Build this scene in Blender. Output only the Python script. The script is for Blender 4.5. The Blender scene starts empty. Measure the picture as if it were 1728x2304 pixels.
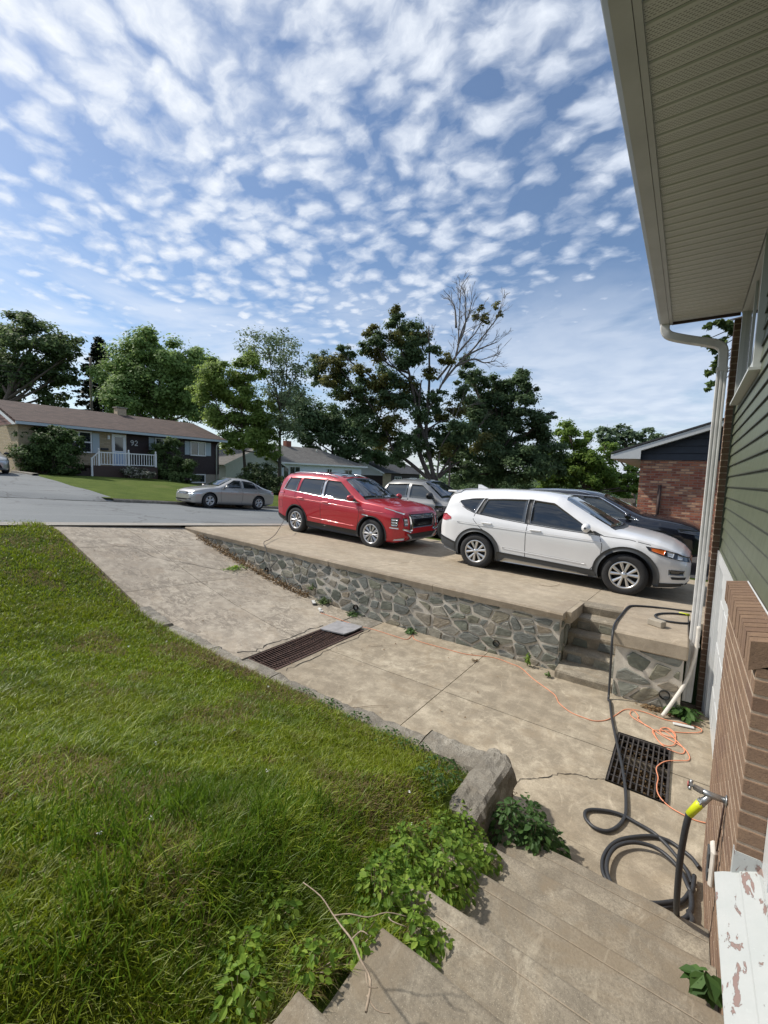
import bpy, math, random
import numpy as np
from mathutils import Vector, Matrix
from mathutils.bvhtree import BVHTree
random.seed(7); RNG=np.random.RandomState(11)
S=bpy.context.scene; COL=S.collection; PI=math.pi; R=math.radians

# ------------------------------------------------------------------ camera, sky, sun, exposure
def cam_axes(yaw,pitch,roll):
    cy,sy=math.cos(yaw),math.sin(yaw)
    f=Vector((sy*math.cos(pitch),cy*math.cos(pitch),math.sin(pitch)))
    r=Vector((cy,-sy,0)); u=r.cross(f)
    return r*math.cos(roll)-u*math.sin(roll), u*math.cos(roll)+r*math.sin(roll), f
cr,cu,cf=cam_axes(R(-35.16),R(-5.025),R(-1.893))
cd=bpy.data.cameras.new('camera'); cam=bpy.data.objects.new('camera',cd); COL.objects.link(cam)
cd.sensor_fit='VERTICAL'; cd.sensor_height=24; cd.lens=965/2304*24; cd.clip_start=.05; cd.clip_end=6000
cam.matrix_world=Matrix(((cr.x,cu.x,-cf.x,0),(cr.y,cu.y,-cf.y,0),(cr.z,cu.z,-cf.z,0),(0,0,0,1)))
S.camera=cam
S.render.resolution_x=768; S.render.resolution_y=1024
S.view_settings.view_transform='Standard'; S.view_settings.look='None'; S.view_settings.gamma=1
S.view_settings.use_curve_mapping=False; S.view_settings.exposure=0.78
SUN=Vector((-.66,-.20,.72)).normalized()      # towards the sun
SUN_EL=math.asin(SUN.z); SUN_AZ=math.atan2(SUN.x,SUN.y)
sl=bpy.data.lights.new('sun','SUN'); sl.energy=2.65; sl.angle=R(2.0); sl.color=(1,.94,.85)
so=bpy.data.objects.new('sun',sl); COL.objects.link(so); so.rotation_euler=(-SUN).to_track_quat('-Z','Y').to_euler()

class NT:
    def __init__(s,nt): s.nt=nt; s.L=nt.links
    def n(s,t,**k):
        o=s.nt.nodes.new(t)
        for a,b in k.items():
            if a.startswith('i_'): s.set(o,a[2:],b)
            elif a=='ins':
                for q,v in b.items(): s.set(o,q,v)
            else: setattr(o,a,b)
        return o
    def set(s,o,q,v):
        i=o.inputs[q]
        if isinstance(v,bpy.types.NodeSocket): s.L.new(v,i)
        else: i.default_value=v
    def math(s,op,a,b=0,c=0,clamp=False):
        o=s.n('ShaderNodeMath',operation=op,use_clamp=clamp); s.set(o,0,a); s.set(o,1,b); s.set(o,2,c); return o.outputs[0]
    def ramp(s,f,stops,interp='LINEAR'):
        o=s.n('ShaderNodeValToRGB'); s.set(o,0,f); e=o.color_ramp; e.interpolation=interp
        while len(e.elements)<len(stops): e.elements.new(.5)
        for el,(p,c) in zip(e.elements,stops):
            el.position=p; el.color=(c,c,c,1) if isinstance(c,(int,float)) else (*c,1)
        return o.outputs[0]
    def noise(s,v,sc,det=4,ro=.55,dist=0,out='Fac'):
        o=s.n('ShaderNodeTexNoise'); s.set(o,'Scale',sc); s.set(o,'Detail',det); s.set(o,'Roughness',ro); s.set(o,'Distortion',dist)
        if v is not None: s.L.new(v,o.inputs['Vector'])
        return o.outputs[out]
    def vor(s,v,sc,feature='F1',out='Distance',rnd=1,**k):
        o=s.n('ShaderNodeTexVoronoi',feature=feature); s.set(o,'Scale',sc); s.set(o,'Randomness',rnd)
        for q,x in k.items(): s.set(o,q,x)
        if v is not None: s.L.new(v,o.inputs['Vector'])
        return o.outputs[out]
    def mix(s,f,a,b,blend='MIX'):
        o=s.n('ShaderNodeMix',data_type='RGBA',blend_type=blend,clamp_factor=True)
        s.set(o,0,f)
        for i,x in ((6,a),(7,b)):
            if isinstance(x,(tuple,list)): x=(*x[:3],1)
            s.set(o,i,x)
        return o.outputs[2]
    def vmath(s,op,a,b=(0,0,0)):
        o=s.n('ShaderNodeVectorMath',operation=op); s.set(o,0,a); s.set(o,1,b); return o.outputs[0]
    def map(s,v,sc=(1,1,1),rot=(0,0,0),loc=(0,0,0)):
        o=s.n('ShaderNodeMapping'); s.L.new(v,o.inputs[0]); o.inputs['Scale'].default_value=sc; o.inputs['Rotation'].default_value=rot; o.inputs['Location'].default_value=loc
        return o.outputs[0]

w=bpy.data.worlds.new('World'); S.world=w; w.use_nodes=True; w.node_tree.nodes.clear(); t=NT(w.node_tree)
def build_sky(t):
    sk=t.n('ShaderNodeTexSky',sky_type='NISHITA',sun_disc=False); sk.sun_elevation=SUN_EL; sk.sun_rotation=SUN_AZ
    sk.air_density=1.0; sk.dust_density=.6; sk.ozone_density=2.2
    hs=t.n('ShaderNodeHueSaturation'); t.set(hs,'Saturation',1.06); t.set(hs,'Value',.66); t.L.new(sk.outputs[0],hs.inputs['Color'])
    tc=t.n('ShaderNodeTexCoord').outputs['Generated']
    d=t.n('ShaderNodeVectorMath',operation='NORMALIZE'); t.L.new(tc,d.inputs[0]); d=d.outputs[0]
    sp=t.n('ShaderNodeSeparateXYZ'); t.L.new(d,sp.inputs[0]); x,y,z=sp.outputs
    zz=t.math('ADD',t.math('MAXIMUM',z,.0),.09)
    cx=t.math('DIVIDE',x,zz); cy=t.math('DIVIDE',y,zz)
    cb=t.n('ShaderNodeCombineXYZ'); t.L.new(cx,cb.inputs[0]); t.L.new(cy,cb.inputs[1]); p=cb.outputs[0]
    wv=t.noise(p,2.2,3,.5,0,'Color'); wv=t.vmath('SUBTRACT',wv,(.5,.5,.5)); sc=t.n('ShaderNodeVectorMath',operation='SCALE'); t.L.new(wv,sc.inputs[0]); sc.inputs['Scale'].default_value=.16
    pw=t.vmath('ADD',p,sc.outputs[0])
    wv2=t.noise(p,9,3,.6,0,'Color'); wv2=t.vmath('SUBTRACT',wv2,(.5,.5,.5)); sc2=t.n('ShaderNodeVectorMath',operation='SCALE'); t.L.new(wv2,sc2.inputs[0]); sc2.inputs['Scale'].default_value=.07
    pw=t.vmath('ADD',pw,sc2.outputs[0])
    pm=t.map(pw,(1,1.0,1),(0,0,R(35)))
    v=t.vor(pm,11.0,'SMOOTH_F1','Distance',.95,Smoothness=.24)
    v2=t.vor(t.map(pw,(1,1.25,1),(0,0,R(-20)),(4,9,0)),17,'SMOOTH_F1','Distance',.95,Smoothness=.3)
    cell=t.math('SUBTRACT',1.0,t.math('ADD',t.math('MULTIPLY',v,1.25),t.math('MULTIPLY',v2,.45)))
    big=t.noise(t.map(p,(1,1,1),(0,0,0),(3.1,1.7,0)),.85,3,.55)
    mid=t.noise(t.map(pw,(1,1.5,1),(0,0,R(30)),(7,2,0)),8,5,.62)
    # thicker cloud towards the zenith and towards the sun side, thinner in between
    cover=t.math('ADD',t.math('MULTIPLY',t.math('SUBTRACT',big,.5),1.15),t.math('MULTIPLY',t.math('SUBTRACT',mid,.5),1.3))
    up=t.ramp(z,[(0,.14),(.2,.12),(.34,.14),(.46,.27),(.64,.48),(.9,.54)])
    sunny=t.math('MULTIPLY',t.math('MULTIPLY',x,-1.0),.12)
    dens=t.math('ADD',t.math('ADD',t.math('MULTIPLY',cell,.85),cover),t.math('ADD',up,sunny))
    fac=t.ramp(dens,[(.18,.03),(.46,.30),(.74,.70),(1.0,.88)],'LINEAR')
    fine=t.noise(pw,26,4,.6)
    fac=t.math('MULTIPLY',fac,t.math('ADD',.60,t.math('MULTIPLY',fine,.80)),clamp=True)
    fac=t.math('MULTIPLY',fac,t.ramp(z,[(.10,.0),(.30,1)]))
    # thin veil low in the sky
    ve=t.noise(t.map(d,(1.3,1.3,5.5),(0,0,0),(2,0,.3)),1.9,5,.6,.4)
    veil=t.math('MULTIPLY',t.ramp(ve,[(.35,0),(.56,.92)]),t.ramp(z,[(0,.9),(.16,.9),(.30,.6),(.42,.0)]))
    veil=t.math('MULTIPLY',veil,t.ramp(x,[(0,1.0),(1,.6)]))
    fac=t.math('MAXIMUM',fac,t.math('MULTIPLY',veil,.95))
    fac=t.math('MAXIMUM',fac,t.ramp(z,[(0,.72),(.05,.45),(.16,.12),(.25,0)]))
    shade=t.noise(pw,4,3,.5)
    sdot=t.n('ShaderNodeVectorMath',operation='DOT_PRODUCT'); t.L.new(d,sdot.inputs[0]); sdot.inputs[1].default_value=SUN
    glow=t.ramp(sdot.outputs['Value'],[(.1,0),(1,1)])
    cc=t.mix(t.ramp(shade,[(.35,0),(.65,1)]),(3.2,3.65,4.45),(4.0,4.35,4.95))
    cc=t.mix(glow,cc,(4.9,5.1,5.35))
    col=t.mix(fac,hs.outputs[0],cc)
    bg=t.n('ShaderNodeBackground'); bg.inputs['Strength'].default_value=.118; t.L.new(col,bg.inputs[0])
    out=t.n('ShaderNodeOutputWorld'); t.L.new(bg.outputs[0],out.inputs[0])
build_sky(t)
w.cycles.sampling_method='MANUAL'; w.cycles.sample_map_resolution=512

# ------------------------------------------------------------------ materials
MATS={}
def new(name):
    m=bpy.data.materials.new(name); m.use_nodes=True; m.node_tree.nodes.clear(); t=NT(m.node_tree)
    b=t.n('ShaderNodeBsdfPrincipled'); o=t.n('ShaderNodeOutputMaterial'); t.L.new(b.outputs[0],o.inputs[0]); MATS[name]=m
    return m,t,b
def obj_co(t): return t.n('ShaderNodeTexCoord').outputs['Object']
def pos(t): return t.n('ShaderNodeNewGeometry').outputs['Position']
def bump(t,b,h,st=.4,dist=.01):
    o=t.n('ShaderNodeBump'); t.set(o,'Strength',st); t.set(o,'Distance',dist); t.L.new(h,o.inputs['Height']); t.L.new(o.outputs[0],b.inputs['Normal'])
def flat(name,c,rough=.6,metal=0,var=.0,sc=8,spec=.5,coat=0,bmp=0):
    m,t,b=new(name); b.inputs['Roughness'].default_value=rough; b.inputs['Metallic'].default_value=metal
    b.inputs['Specular IOR Level'].default_value=spec; b.inputs['Coat Weight'].default_value=coat; b.inputs['Coat Roughness'].default_value=.03
    if var:
        n=t.noise(pos(t),sc,5,.6); c0=tuple(x*(1-var) for x in c); c1=tuple(min(1,x*(1+var)) for x in c)
        t.L.new(t.mix(t.ramp(n,[(.3,0),(.7,1)]),c0,c1),b.inputs['Base Color'])
        if bmp: bump(t,b,n,bmp,.01)
    else: b.inputs['Base Color'].default_value=(*c,1)
    return m
def rnd(t): return t.n('ShaderNodeObjectInfo').outputs['Random']
def isl(t): return t.n('ShaderNodeNewGeometry').outputs['Random Per Island']

def mk_concrete(name,light,dark,stain=.5,bsc=1.0,grain=.35,crackw=0):
    m,t,b=new(name); P=pos(t)
    big=t.noise(P,.9,5,.6,.3); mid=t.noise(P,6,6,.65); fi=t.noise(P,90,4,.7); sp=t.noise(P,300,2,.5)
    c=t.mix(t.ramp(big,[(.33,0),(.68,1)]),dark,light)
    c=t.mix(t.math('MULTIPLY',t.ramp(mid,[(.42,1),(.62,0)]),stain),c,tuple(x*.62 for x in dark))
    c=t.mix(t.ramp(fi,[(.3,grain),(.6,0)]),c,tuple(x*.45 for x in dark))
    c=t.mix(t.ramp(sp,[(.62,0),(.75,grain)]),c,tuple(min(1,x*1.45) for x in light))
    if crackw:
        ms=t.noise(P,2.2,3,.6)
        # weathered scaling patches
        sc_=t.math('MULTIPLY',t.ramp(t.noise(t.map(P,(1.2,2.0,2.0)),5,8,.75,1.4),[(.47,0),(.53,1)]),t.ramp(ms,[(.40,0),(.55,1)]))
        c=t.mix(t.math('MULTIPLY',sc_,crackw),c,tuple(x*.5 for x in dark))
    bl=t.noise(t.map(P,(1,1,1),(0,0,0),(5,3,1)),2.3,6,.68,1.0); c=t.mix(t.ramp(bl,[(.47,0),(.62,.75)] if name=='step_concrete' else [(.50,0),(.66,.40)]),c,(dark[0]*.80,dark[1]*.74,dark[2]*.66))
    pa=t.noise(t.map(P,(2.2,1,1),(0,0,.6),(1,8,2)),3.1,7,.7,1.5); c=t.mix(t.ramp(pa,[(.56,0),(.70,.40)]),c,tuple(min(1,x*1.25) for x in light))
    dr=t.noise(P,14,5,.75); c=t.mix(t.ramp(dr,[(.30,.5),(.42,0)]),c,tuple(x*.5 for x in dark))
    c=t.mix(t.math('MULTIPLY',rnd(t),.22),c,tuple(x*.55 for x in dark))
    t.L.new(c,b.inputs['Base Color']); b.inputs['Roughness'].default_value=.9; b.inputs['Specular IOR Level'].default_value=.25
    h=t.math('ADD',t.math('MULTIPLY',mid,.7),t.math('MULTIPLY',fi,.35)); bump(t,b,h,min(1,.35*bsc),.012 if bsc<2.5 else .04)
    return m
mk_concrete('drive_low',(0.570,0.497,0.378),(0.368,0.309,0.227),.7,1.2,.4,.25)
mk_concrete('drive_worn',(0.595,0.526,0.419),(0.429,0.370,0.296),.6,2.0,.4,.8)
mk_concrete('drive_up',(0.534,0.450,0.339),(0.397,0.334,0.246),.4,.9,.3,.15)
mk_concrete('step_concrete',(0.507,0.453,0.351),(0.316,0.273,0.210),.75,1.8,.7)
mk_concrete('curb_concrete',(0.566,0.525,0.443),(0.316,0.287,0.238),.8,3.4,.7)
mk_concrete('mortar',(0.740,0.692,0.606),(0.548,0.498,0.418),.4,1.6,.3)
mk_concrete('cap_concrete',(0.480,0.404,0.309),(0.348,0.288,0.214),.4,1.2,.3)
mk_concrete('gutter_concrete',(0.432,0.408,0.360),(0.336,0.312,0.276),.3,.6,.2)

def mk_asphalt():
    m,t,b=new('asphalt'); P=pos(t); a=t.noise(P,.5,4,.6,.5); f=t.noise(P,70,3,.7); st=t.noise(t.map(P,(1.6,.12,1)),1.2,4,.6)
    c=t.mix(t.ramp(a,[(.3,0),(.7,1)]),(.15,.163,.168),(.195,.208,.21)); c=t.mix(t.ramp(f,[(.35,.45),(.6,0)]),c,(.06,.065,.07))
    c=t.mix(t.ramp(st,[(.55,0),(.7,.3)]),c,(.25,.26,.255)); ck=t.vor(t.vmath('ADD',P,t.noise(P,1.2,3,.6,0,'Color')),.32,'DISTANCE_TO_EDGE'); c=t.mix(t.ramp(ck,[(0,.55),(.006,.5),(.012,0)]),c,(.06,.06,.06))
    t.L.new(c,b.inputs['Base Color']); b.inputs['Roughness'].default_value=.85; bump(t,b,f,.4,.01)
mk_asphalt()
flat('asphalt_dark',(.055,.055,.056),.85,var=.25,sc=20,bmp=.3)

def mk_stone():
    m,t,b=new('stone'); P=pos(t); r=rnd(t)
    base=t.ramp(r,[(0,(0.138,0.145,0.132)),(.2,(0.217,0.228,0.205)),(.4,(0.174,0.186,0.145)),(.6,(0.290,0.290,0.257)),(.75,(0.304,0.248,0.178)),(.88,(0.225,0.228,0.165)),(1,(0.377,0.345,0.284))])
    n=t.noise(t.map(P,(1,1,1.7)),9,6,.65,.6); f=t.noise(P,60,4,.7)
    c=t.mix(t.ramp(n,[(.35,.5),(.65,0)]),base,(.06,.066,.06)); c=t.mix(t.ramp(n,[(.55,0),(.8,.5)]),c,(.26,.26,.235))
    c=t.mix(t.ramp(f,[(.6,0),(.8,.35)]),c,(.32,.32,.29))
    t.L.new(c,b.inputs['Base Color']); b.inputs['Roughness'].default_value=.82
    bump(t,b,t.math('ADD',n,t.math('MULTIPLY',f,.25)),.75,.02)
mk_stone()
def mk_brick(name,c0,c1,c2,mot=(.2,.1,.06)):
    m,t,b=new(name); P=pos(t); r=rnd(t); c=t.ramp(r,[(0,c0),(.5,c1),(1,c2)])
    n=t.noise(P,35,5,.7); sp=t.noise(P,160,3,.6)
    c=t.mix(t.ramp(n,[(.4,.35),(.6,0)]),c,mot); c=t.mix(t.ramp(sp,[(.30,.7),(.38,0)]),c,(.05,.025,.018)); c=t.mix(t.ramp(sp,[(.68,0),(.76,.4)]),c,(.5,.4,.33))
    t.L.new(c,b.inputs['Base Color']); b.inputs['Roughness'].default_value=.88; bump(t,b,t.math('ADD',n,sp),.4,.004)
mk_brick('brick',(.20,.125,.078),(.245,.158,.10),(.165,.098,.064),(.11,.068,.048))
flat('brick_mortar',(.41,.32,.24),.95,var=.2,sc=40,bmp=.4)
def wall_brick(name,cols,mort,bw,bh,ax='xz',ms=.012):
    m,t,b=new(name); P=pos(t); sp=t.n('ShaderNodeSeparateXYZ'); t.L.new(P,sp.inputs[0]); cb=t.n('ShaderNodeCombineXYZ')
    t.L.new(sp.outputs[0 if ax=='xz' else 1],cb.inputs[0]); t.L.new(sp.outputs[2],cb.inputs[1])
    k=t.n('ShaderNodeTexBrick'); t.L.new(cb.outputs[0],k.inputs['Vector']); k.inputs['Scale'].default_value=1
    k.inputs['Brick Width'].default_value=bw; k.inputs['Row Height'].default_value=bh; k.inputs['Mortar Size'].default_value=ms; k.inputs['Mortar Smooth'].default_value=.3
    k.inputs['Color1'].default_value=(0,0,0,1); k.inputs['Color2'].default_value=(1,1,1,1); k.inputs['Mortar'].default_value=(.5,.5,.5,1)
    n=t.noise(cb.outputs[0],9,4,.8); v=t.math('ADD',t.math('MULTIPLY',k.outputs['Color'],.8),t.math('MULTIPLY',n,.35))
    cc=t.ramp(v,[(.1+.8*i/(len(cols)-1),c) for i,c in enumerate(cols)])
    c=t.mix(k.outputs['Fac'],cc,mort); t.L.new(c,b.inputs['Base Color']); b.inputs['Roughness'].default_value=.9
    inv=t.math('SUBTRACT',1,k.outputs['Fac']); h=t.math('ADD',t.math('MULTIPLY',inv,1),t.math('MULTIPLY',v,.8)); bump(t,b,h,.9,.02)
wall_brick('brick_red',[(.15,.045,.03),(.40,.12,.07),(.48,.20,.11),(.22,.07,.045),(.65,.38,.23)],(.34,.21,.16),.215,.075)
wall_brick('brick_buff',[(.40,.30,.17),(.46,.36,.21),(.50,.40,.26)],(.30,.25,.18),.26,.085,'xz',.01)
wall_brick('brick_buff_front',[(.40,.31,.19),(.46,.36,.23),(.50,.40,.27)],(.33,.27,.19),.26,.085,'yz',.01)

def mk_paint_white():
    m,t,b=new('peeling_paint'); P=pos(t); n=t.noise(t.map(P,(3.0,.9,1)),9,5,.62,.7); s=t.noise(P,60,4,.7); g=t.noise(P,7,4,.6)
    mask=t.ramp(n,[(.590,0),(.598,1)]); edge=t.ramp(n,[(.57,0),(.59,1),(.60,1)])
    wood=t.mix(g,(.22,.13,.125),(.28,.215,.18))
    c=t.mix(t.ramp(g,[(.4,.0),(.7,.35)]),(.44,.455,.445),(.34,.375,.365)); c=t.mix(t.ramp(s,[(.25,.5),(.4,0)]),c,(.5,.52,.5))
    c=t.mix(mask,c,wood); t.L.new(c,b.inputs['Base Color']); b.inputs['Roughness'].default_value=.55
    bump(t,b,t.math('SUBTRACT',t.math('MULTIPLY',s,.15),mask),.8,.004)
mk_paint_white()
def mk_siding():
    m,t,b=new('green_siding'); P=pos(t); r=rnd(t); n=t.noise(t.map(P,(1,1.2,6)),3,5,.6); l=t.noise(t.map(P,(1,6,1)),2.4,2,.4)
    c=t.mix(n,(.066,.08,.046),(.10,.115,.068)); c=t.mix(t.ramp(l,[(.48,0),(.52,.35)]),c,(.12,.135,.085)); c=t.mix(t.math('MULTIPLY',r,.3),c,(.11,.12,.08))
    sz=t.n('ShaderNodeSeparateXYZ'); t.L.new(P,sz.inputs[0]); fz=t.math('FRACT',t.math('DIVIDE',t.math('ADD',sz.outputs[2],4.997),.1083)); c=t.mix(t.ramp(fz,[(0,.8),(.06,.75),(.10,0)]),c,(.02,.022,.016)); gr=t.noise(t.map(P,(1,5,1.2)),2.2,5,.7); c=t.mix(t.ramp(gr,[(.55,0),(.75,.3)]),c,(.06,.065,.045))  # dark line at each board's lower edge: lap shadow painted into the colour
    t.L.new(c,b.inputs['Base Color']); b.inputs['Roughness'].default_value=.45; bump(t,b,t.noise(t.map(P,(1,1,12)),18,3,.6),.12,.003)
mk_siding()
def mk_soffit():
    m,t,b=new('soffit_vinyl'); P=pos(t); n=t.noise(P,3,5,.6); c=t.mix(n,(.49,.505,.475),(.59,.60,.575))
    sp=t.n('ShaderNodeSeparateXYZ'); t.L.new(P,sp.inputs[0]); cb=t.n('ShaderNodeCombineXYZ'); t.L.new(sp.outputs[0],cb.inputs[0]); t.L.new(sp.outputs[1],cb.inputs[1])
    k=t.n('ShaderNodeTexBrick'); t.L.new(cb.outputs[0],k.inputs['Vector']); k.inputs['Scale'].default_value=1; k.inputs['Brick Width'].default_value=.017; k.inputs['Row Height'].default_value=.0098; k.inputs['Mortar Size'].default_value=.0034; k.inputs['Mortar Smooth'].default_value=.1
    k.inputs['Color1'].default_value=(1,1,1,1); k.inputs['Color2'].default_value=(1,1,1,1); k.inputs['Mortar'].default_value=(0,0,0,1)
    hole=k.outputs['Color']; yy=t.math('FRACT',t.math('DIVIDE',t.math('ADD',sp.outputs[1],1.6),.0925)); band=t.math('MULTIPLY',t.math('GREATER_THAN',yy,.22),t.math('LESS_THAN',yy,.86))
    hh=t.math('MULTIPLY',hole,band)
    t.L.new(t.mix(t.math('MULTIPLY',hh,.75),c,(.06,.058,.045)),b.inputs['Base Color']); b.inputs['Roughness'].default_value=.5
    bump(t,b,t.math('SUBTRACT',1,hh),.5,.002)
mk_soffit()
flat('vinyl_white',(.66,.66,.62),.45,var=.05,sc=5); flat('trim_white',(.55,.56,.555),.4,var=.04,sc=6); flat('downspout_white',(.56,.555,.54),.45,var=.12,sc=7)
flat('frame_grey',(.48,.50,.48),.4); flat('fascia_paint',(.42,.435,.44),.45,var=.08,sc=4)
def mk_glass(name,c,rough=.02,tr=0):
    m,t,b=new(name); b.inputs['Base Color'].default_value=(*c,1); b.inputs['Roughness'].default_value=rough; b.inputs['Specular IOR Level'].default_value=.8
    b.inputs['Coat Weight'].default_value=.6; b.inputs['Coat Roughness'].default_value=.01
mk_glass('car_glass',(.012,.015,.018)); mk_glass('car_glass_light',(.03,.038,.042)); mk_glass('window_glass',(.02,.025,.03),.05); mk_glass('curtain_glass',(.14,.17,.16),.12)
def shingle(name,c0,c1):
    m,t,b=new(name); P=pos(t); sp=t.n('ShaderNodeSeparateXYZ'); t.L.new(P,sp.inputs[0]); cb=t.n('ShaderNodeCombineXYZ'); t.L.new(sp.outputs[1],cb.inputs[0]); t.L.new(sp.outputs[2],cb.inputs[1])
    k=t.n('ShaderNodeTexBrick'); t.L.new(cb.outputs[0],k.inputs['Vector']); k.inputs['Scale'].default_value=1; k.inputs['Brick Width'].default_value=.33; k.inputs['Row Height'].default_value=.055; k.inputs['Mortar Size'].default_value=.006
    k.inputs['Color1'].default_value=(0,0,0,1); k.inputs['Color2'].default_value=(1,1,1,1); k.inputs['Mortar'].default_value=(.1,.1,.1,1)
    n=t.noise(P,1.2,4,.65); v=t.math('ADD',t.math('MULTIPLY',k.outputs['Color'],.45),t.math('MULTIPLY',n,.6)); c=t.mix(t.ramp(v,[(.2,0),(.85,1)]),c0,c1)
    c=t.mix(t.math('MULTIPLY',k.outputs['Fac'],.6),c,tuple(x*.5 for x in c0)); t.L.new(c,b.inputs['Base Color']); b.inputs['Roughness'].default_value=.95
    bump(t,b,t.math('SUBTRACT',v,k.outputs['Fac']),.5,.02)
shingle('shingle_brown',(.062,.042,.035),(.125,.084,.068)); shingle('shingle_grey',(.10,.095,.088),(.19,.18,.165)); shingle('shingle_dark',(.04,.042,.045),(.08,.08,.085))
flat('board_brown',(.028,.014,.012),.6,var=.3,sc=6); flat('board_rust',(.22,.10,.075),.6,var=.2,sc=6); flat('board_navy',(.022,.027,.04),.5,var=.2,sc=5)
flat('siding_white',(.78,.82,.90),.5,var=.05); flat('siding_cream',(.50,.52,.47),.5,var=.08); flat('shutter_blue',(.42,.49,.53),.5); flat('door_blue',(.40,.50,.66),.4); flat('white_paint',(.78,.79,.79),.45)
flat('brown_paint',(.06,.035,.03),.6); flat('concrete_block',(.34,.30,.24),.9,var=.15,sc=10)
flat('stone_chimney',(.45,.36,.25),.9,var=.2,sc=10); flat('brick_chimney',(.25,.09,.06),.9,var=.2,sc=10)
flat('tyre',(.022,.022,.023),.8,var=.2,sc=30,bmp=.1); flat('black_plastic',(.03,.031,.033),.55,var=.1,sc=20,spec=.4); flat('grey_plastic',(.055,.06,.065),.5); flat('gloss_black',(.006,.006,.007),.12,coat=.5)
flat('silver_rim',(.62,.62,.62),.28,.85); flat('chrome',(.75,.76,.77),.12,1); flat('brake_dark',(.02,.02,.02),.6); flat('silver_trim',(.55,.56,.57),.3,.7); flat('seam',(.015,.015,.016),.8)
flat('red_lens',(.42,.015,.02),.12,coat=1); flat('amber_lens',(.62,.13,.02),.15,coat=1); flat('clear_lens',(.52,.55,.58),.10,coat=1,metal=.3); flat('dark_lens',(.03,.032,.036),.1,coat=1)
def carpaint(name,c,metal=0,rough=.3,coat=1,fl=0):
    m,t,b=new(name); P=pos(t); d=t.noise(P,3,4,.6); cd_=tuple(x*.9 for x in c)
    t.L.new(t.mix(d,cd_,c),b.inputs['Base Color']); b.inputs['Metallic'].default_value=metal; b.inputs['Roughness'].default_value=rough; b.inputs['Coat Weight'].default_value=coat; b.inputs['Coat Roughness'].default_value=.035
carpaint('paint_white',(.80,.80,.80),0,.35); carpaint('paint_red',(.44,.005,.018),.2,.30); carpaint('paint_black',(.008,.010,.018),.2,.3); carpaint('paint_silver',(.46,.44,.41),.6,.33); carpaint('paint_grey',(.25,.25,.245),.6,.33); carpaint('paint_beige',(.42,.42,.40),.5,.3); carpaint('paint_darkgrey',(.035,.037,.04),.3,.35)
flat('hose_rubber',(.030,.032,.036),.5,var=.15,sc=60); flat('cord_orange',(.74,.29,.16),.5); flat('hose_yellow',(.60,.66,.02),.4); flat('cable_black',(.03,.028,.028),.6); flat('pale_plastic',(.62,.62,.6),.4)
flat('galvanised',(.36,.37,.37),.35,.8,var=.15,sc=60); flat('valve_red',(.42,.10,.09),.5); flat('pipe_white',(.60,.56,.50),.6,var=.15,sc=12)
def mk_rust():
    m,t,b=new('rusty_iron'); n=t.noise(pos(t),25,5,.7); t.L.new(t.ramp(n,[(.35,(.045,.03,.027)),(.6,(.12,.07,.055)),(.8,(.17,.11,.09))]),b.inputs['Base Color']); b.inputs['Roughness'].default_value=.8; b.inputs['Metallic'].default_value=.3
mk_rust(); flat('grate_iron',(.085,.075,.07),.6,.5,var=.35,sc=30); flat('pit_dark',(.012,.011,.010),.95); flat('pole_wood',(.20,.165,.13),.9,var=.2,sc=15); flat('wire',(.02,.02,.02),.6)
flat('slate_grey',(.27,.265,.27),.8,var=.2,sc=9,bmp=.5); flat('dirt',(.16,.125,.085),.95,var=.5,sc=30,bmp=.8)

def mk_leaf(name,cols,tr=.35,rough=.5,spec=.3,use_obj=False):
    m,t,b=new(name); r=isl(t); c=t.ramp(r,[(i/(len(cols)-1),x) for i,x in enumerate(cols)])
    n=t.noise(pos(t),.55,3,.6); c=t.mix(t.ramp(n,[(.35,.45),(.6,0)]),c,tuple(x*.55 for x in cols[0]))
    t.L.new(c,b.inputs['Base Color']); b.inputs['Roughness'].default_value=rough+.1; b.inputs['Specular IOR Level'].default_value=spec*.6
    tl=t.n('ShaderNodeBsdfTranslucent'); t.L.new(t.mix(.5,c,(.25,.32,.03),'MULTIPLY') if False else t.mix(.35,c,tuple(min(1,x*1.9) for x in cols[-1])),tl.inputs[0])
    mx=t.n('ShaderNodeMixShader'); mx.inputs[0].default_value=tr; t.L.new(b.outputs[0],mx.inputs[1]); t.L.new(tl.outputs[0],mx.inputs[2])
    o=[x for x in t.nt.nodes if x.type=='OUTPUT_MATERIAL'][0]; t.L.new(mx.outputs[0],o.inputs[0])
mk_leaf('leaf_oak',[(0.070,0.109,0.047),(0.114,0.166,0.066),(0.166,0.225,0.090)],.42)
mk_leaf('leaf_big',[(0.142,0.225,0.074),(0.225,0.330,0.105),(0.307,0.424,0.142)],.4)
mk_leaf('leaf_light',[(0.136,0.209,0.051),(0.217,0.299,0.073),(0.290,0.380,0.100)],.45)
mk_leaf('leaf_sparse',[(0.128,0.173,0.090),(0.181,0.236,0.128),(0.236,0.307,0.164)],.35)
mk_leaf('leaf_dark',[(0.062,0.104,0.047),(0.099,0.156,0.066),(0.146,0.208,0.090)],.42)
mk_leaf('leaf_olive',[(0.091,0.114,0.036),(0.150,0.163,0.049),(0.202,0.182,0.058)],.42)
mk_leaf('leaf_green',[(0.090,0.154,0.033),(0.154,0.236,0.045),(0.236,0.344,0.064)],.4)
mk_leaf('leaf_far',[(0.109,0.164,0.090),(0.154,0.217,0.117),(0.200,0.271,0.145)],.3)
mk_leaf('leaf_maple',[(0.054,0.090,0.036),(0.090,0.145,0.054),(0.164,0.217,0.054)],.35)
mk_leaf('leaf_hedge',[(0.043,0.072,0.023),(0.072,0.116,0.036),(0.131,0.203,0.058)],.25)
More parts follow.
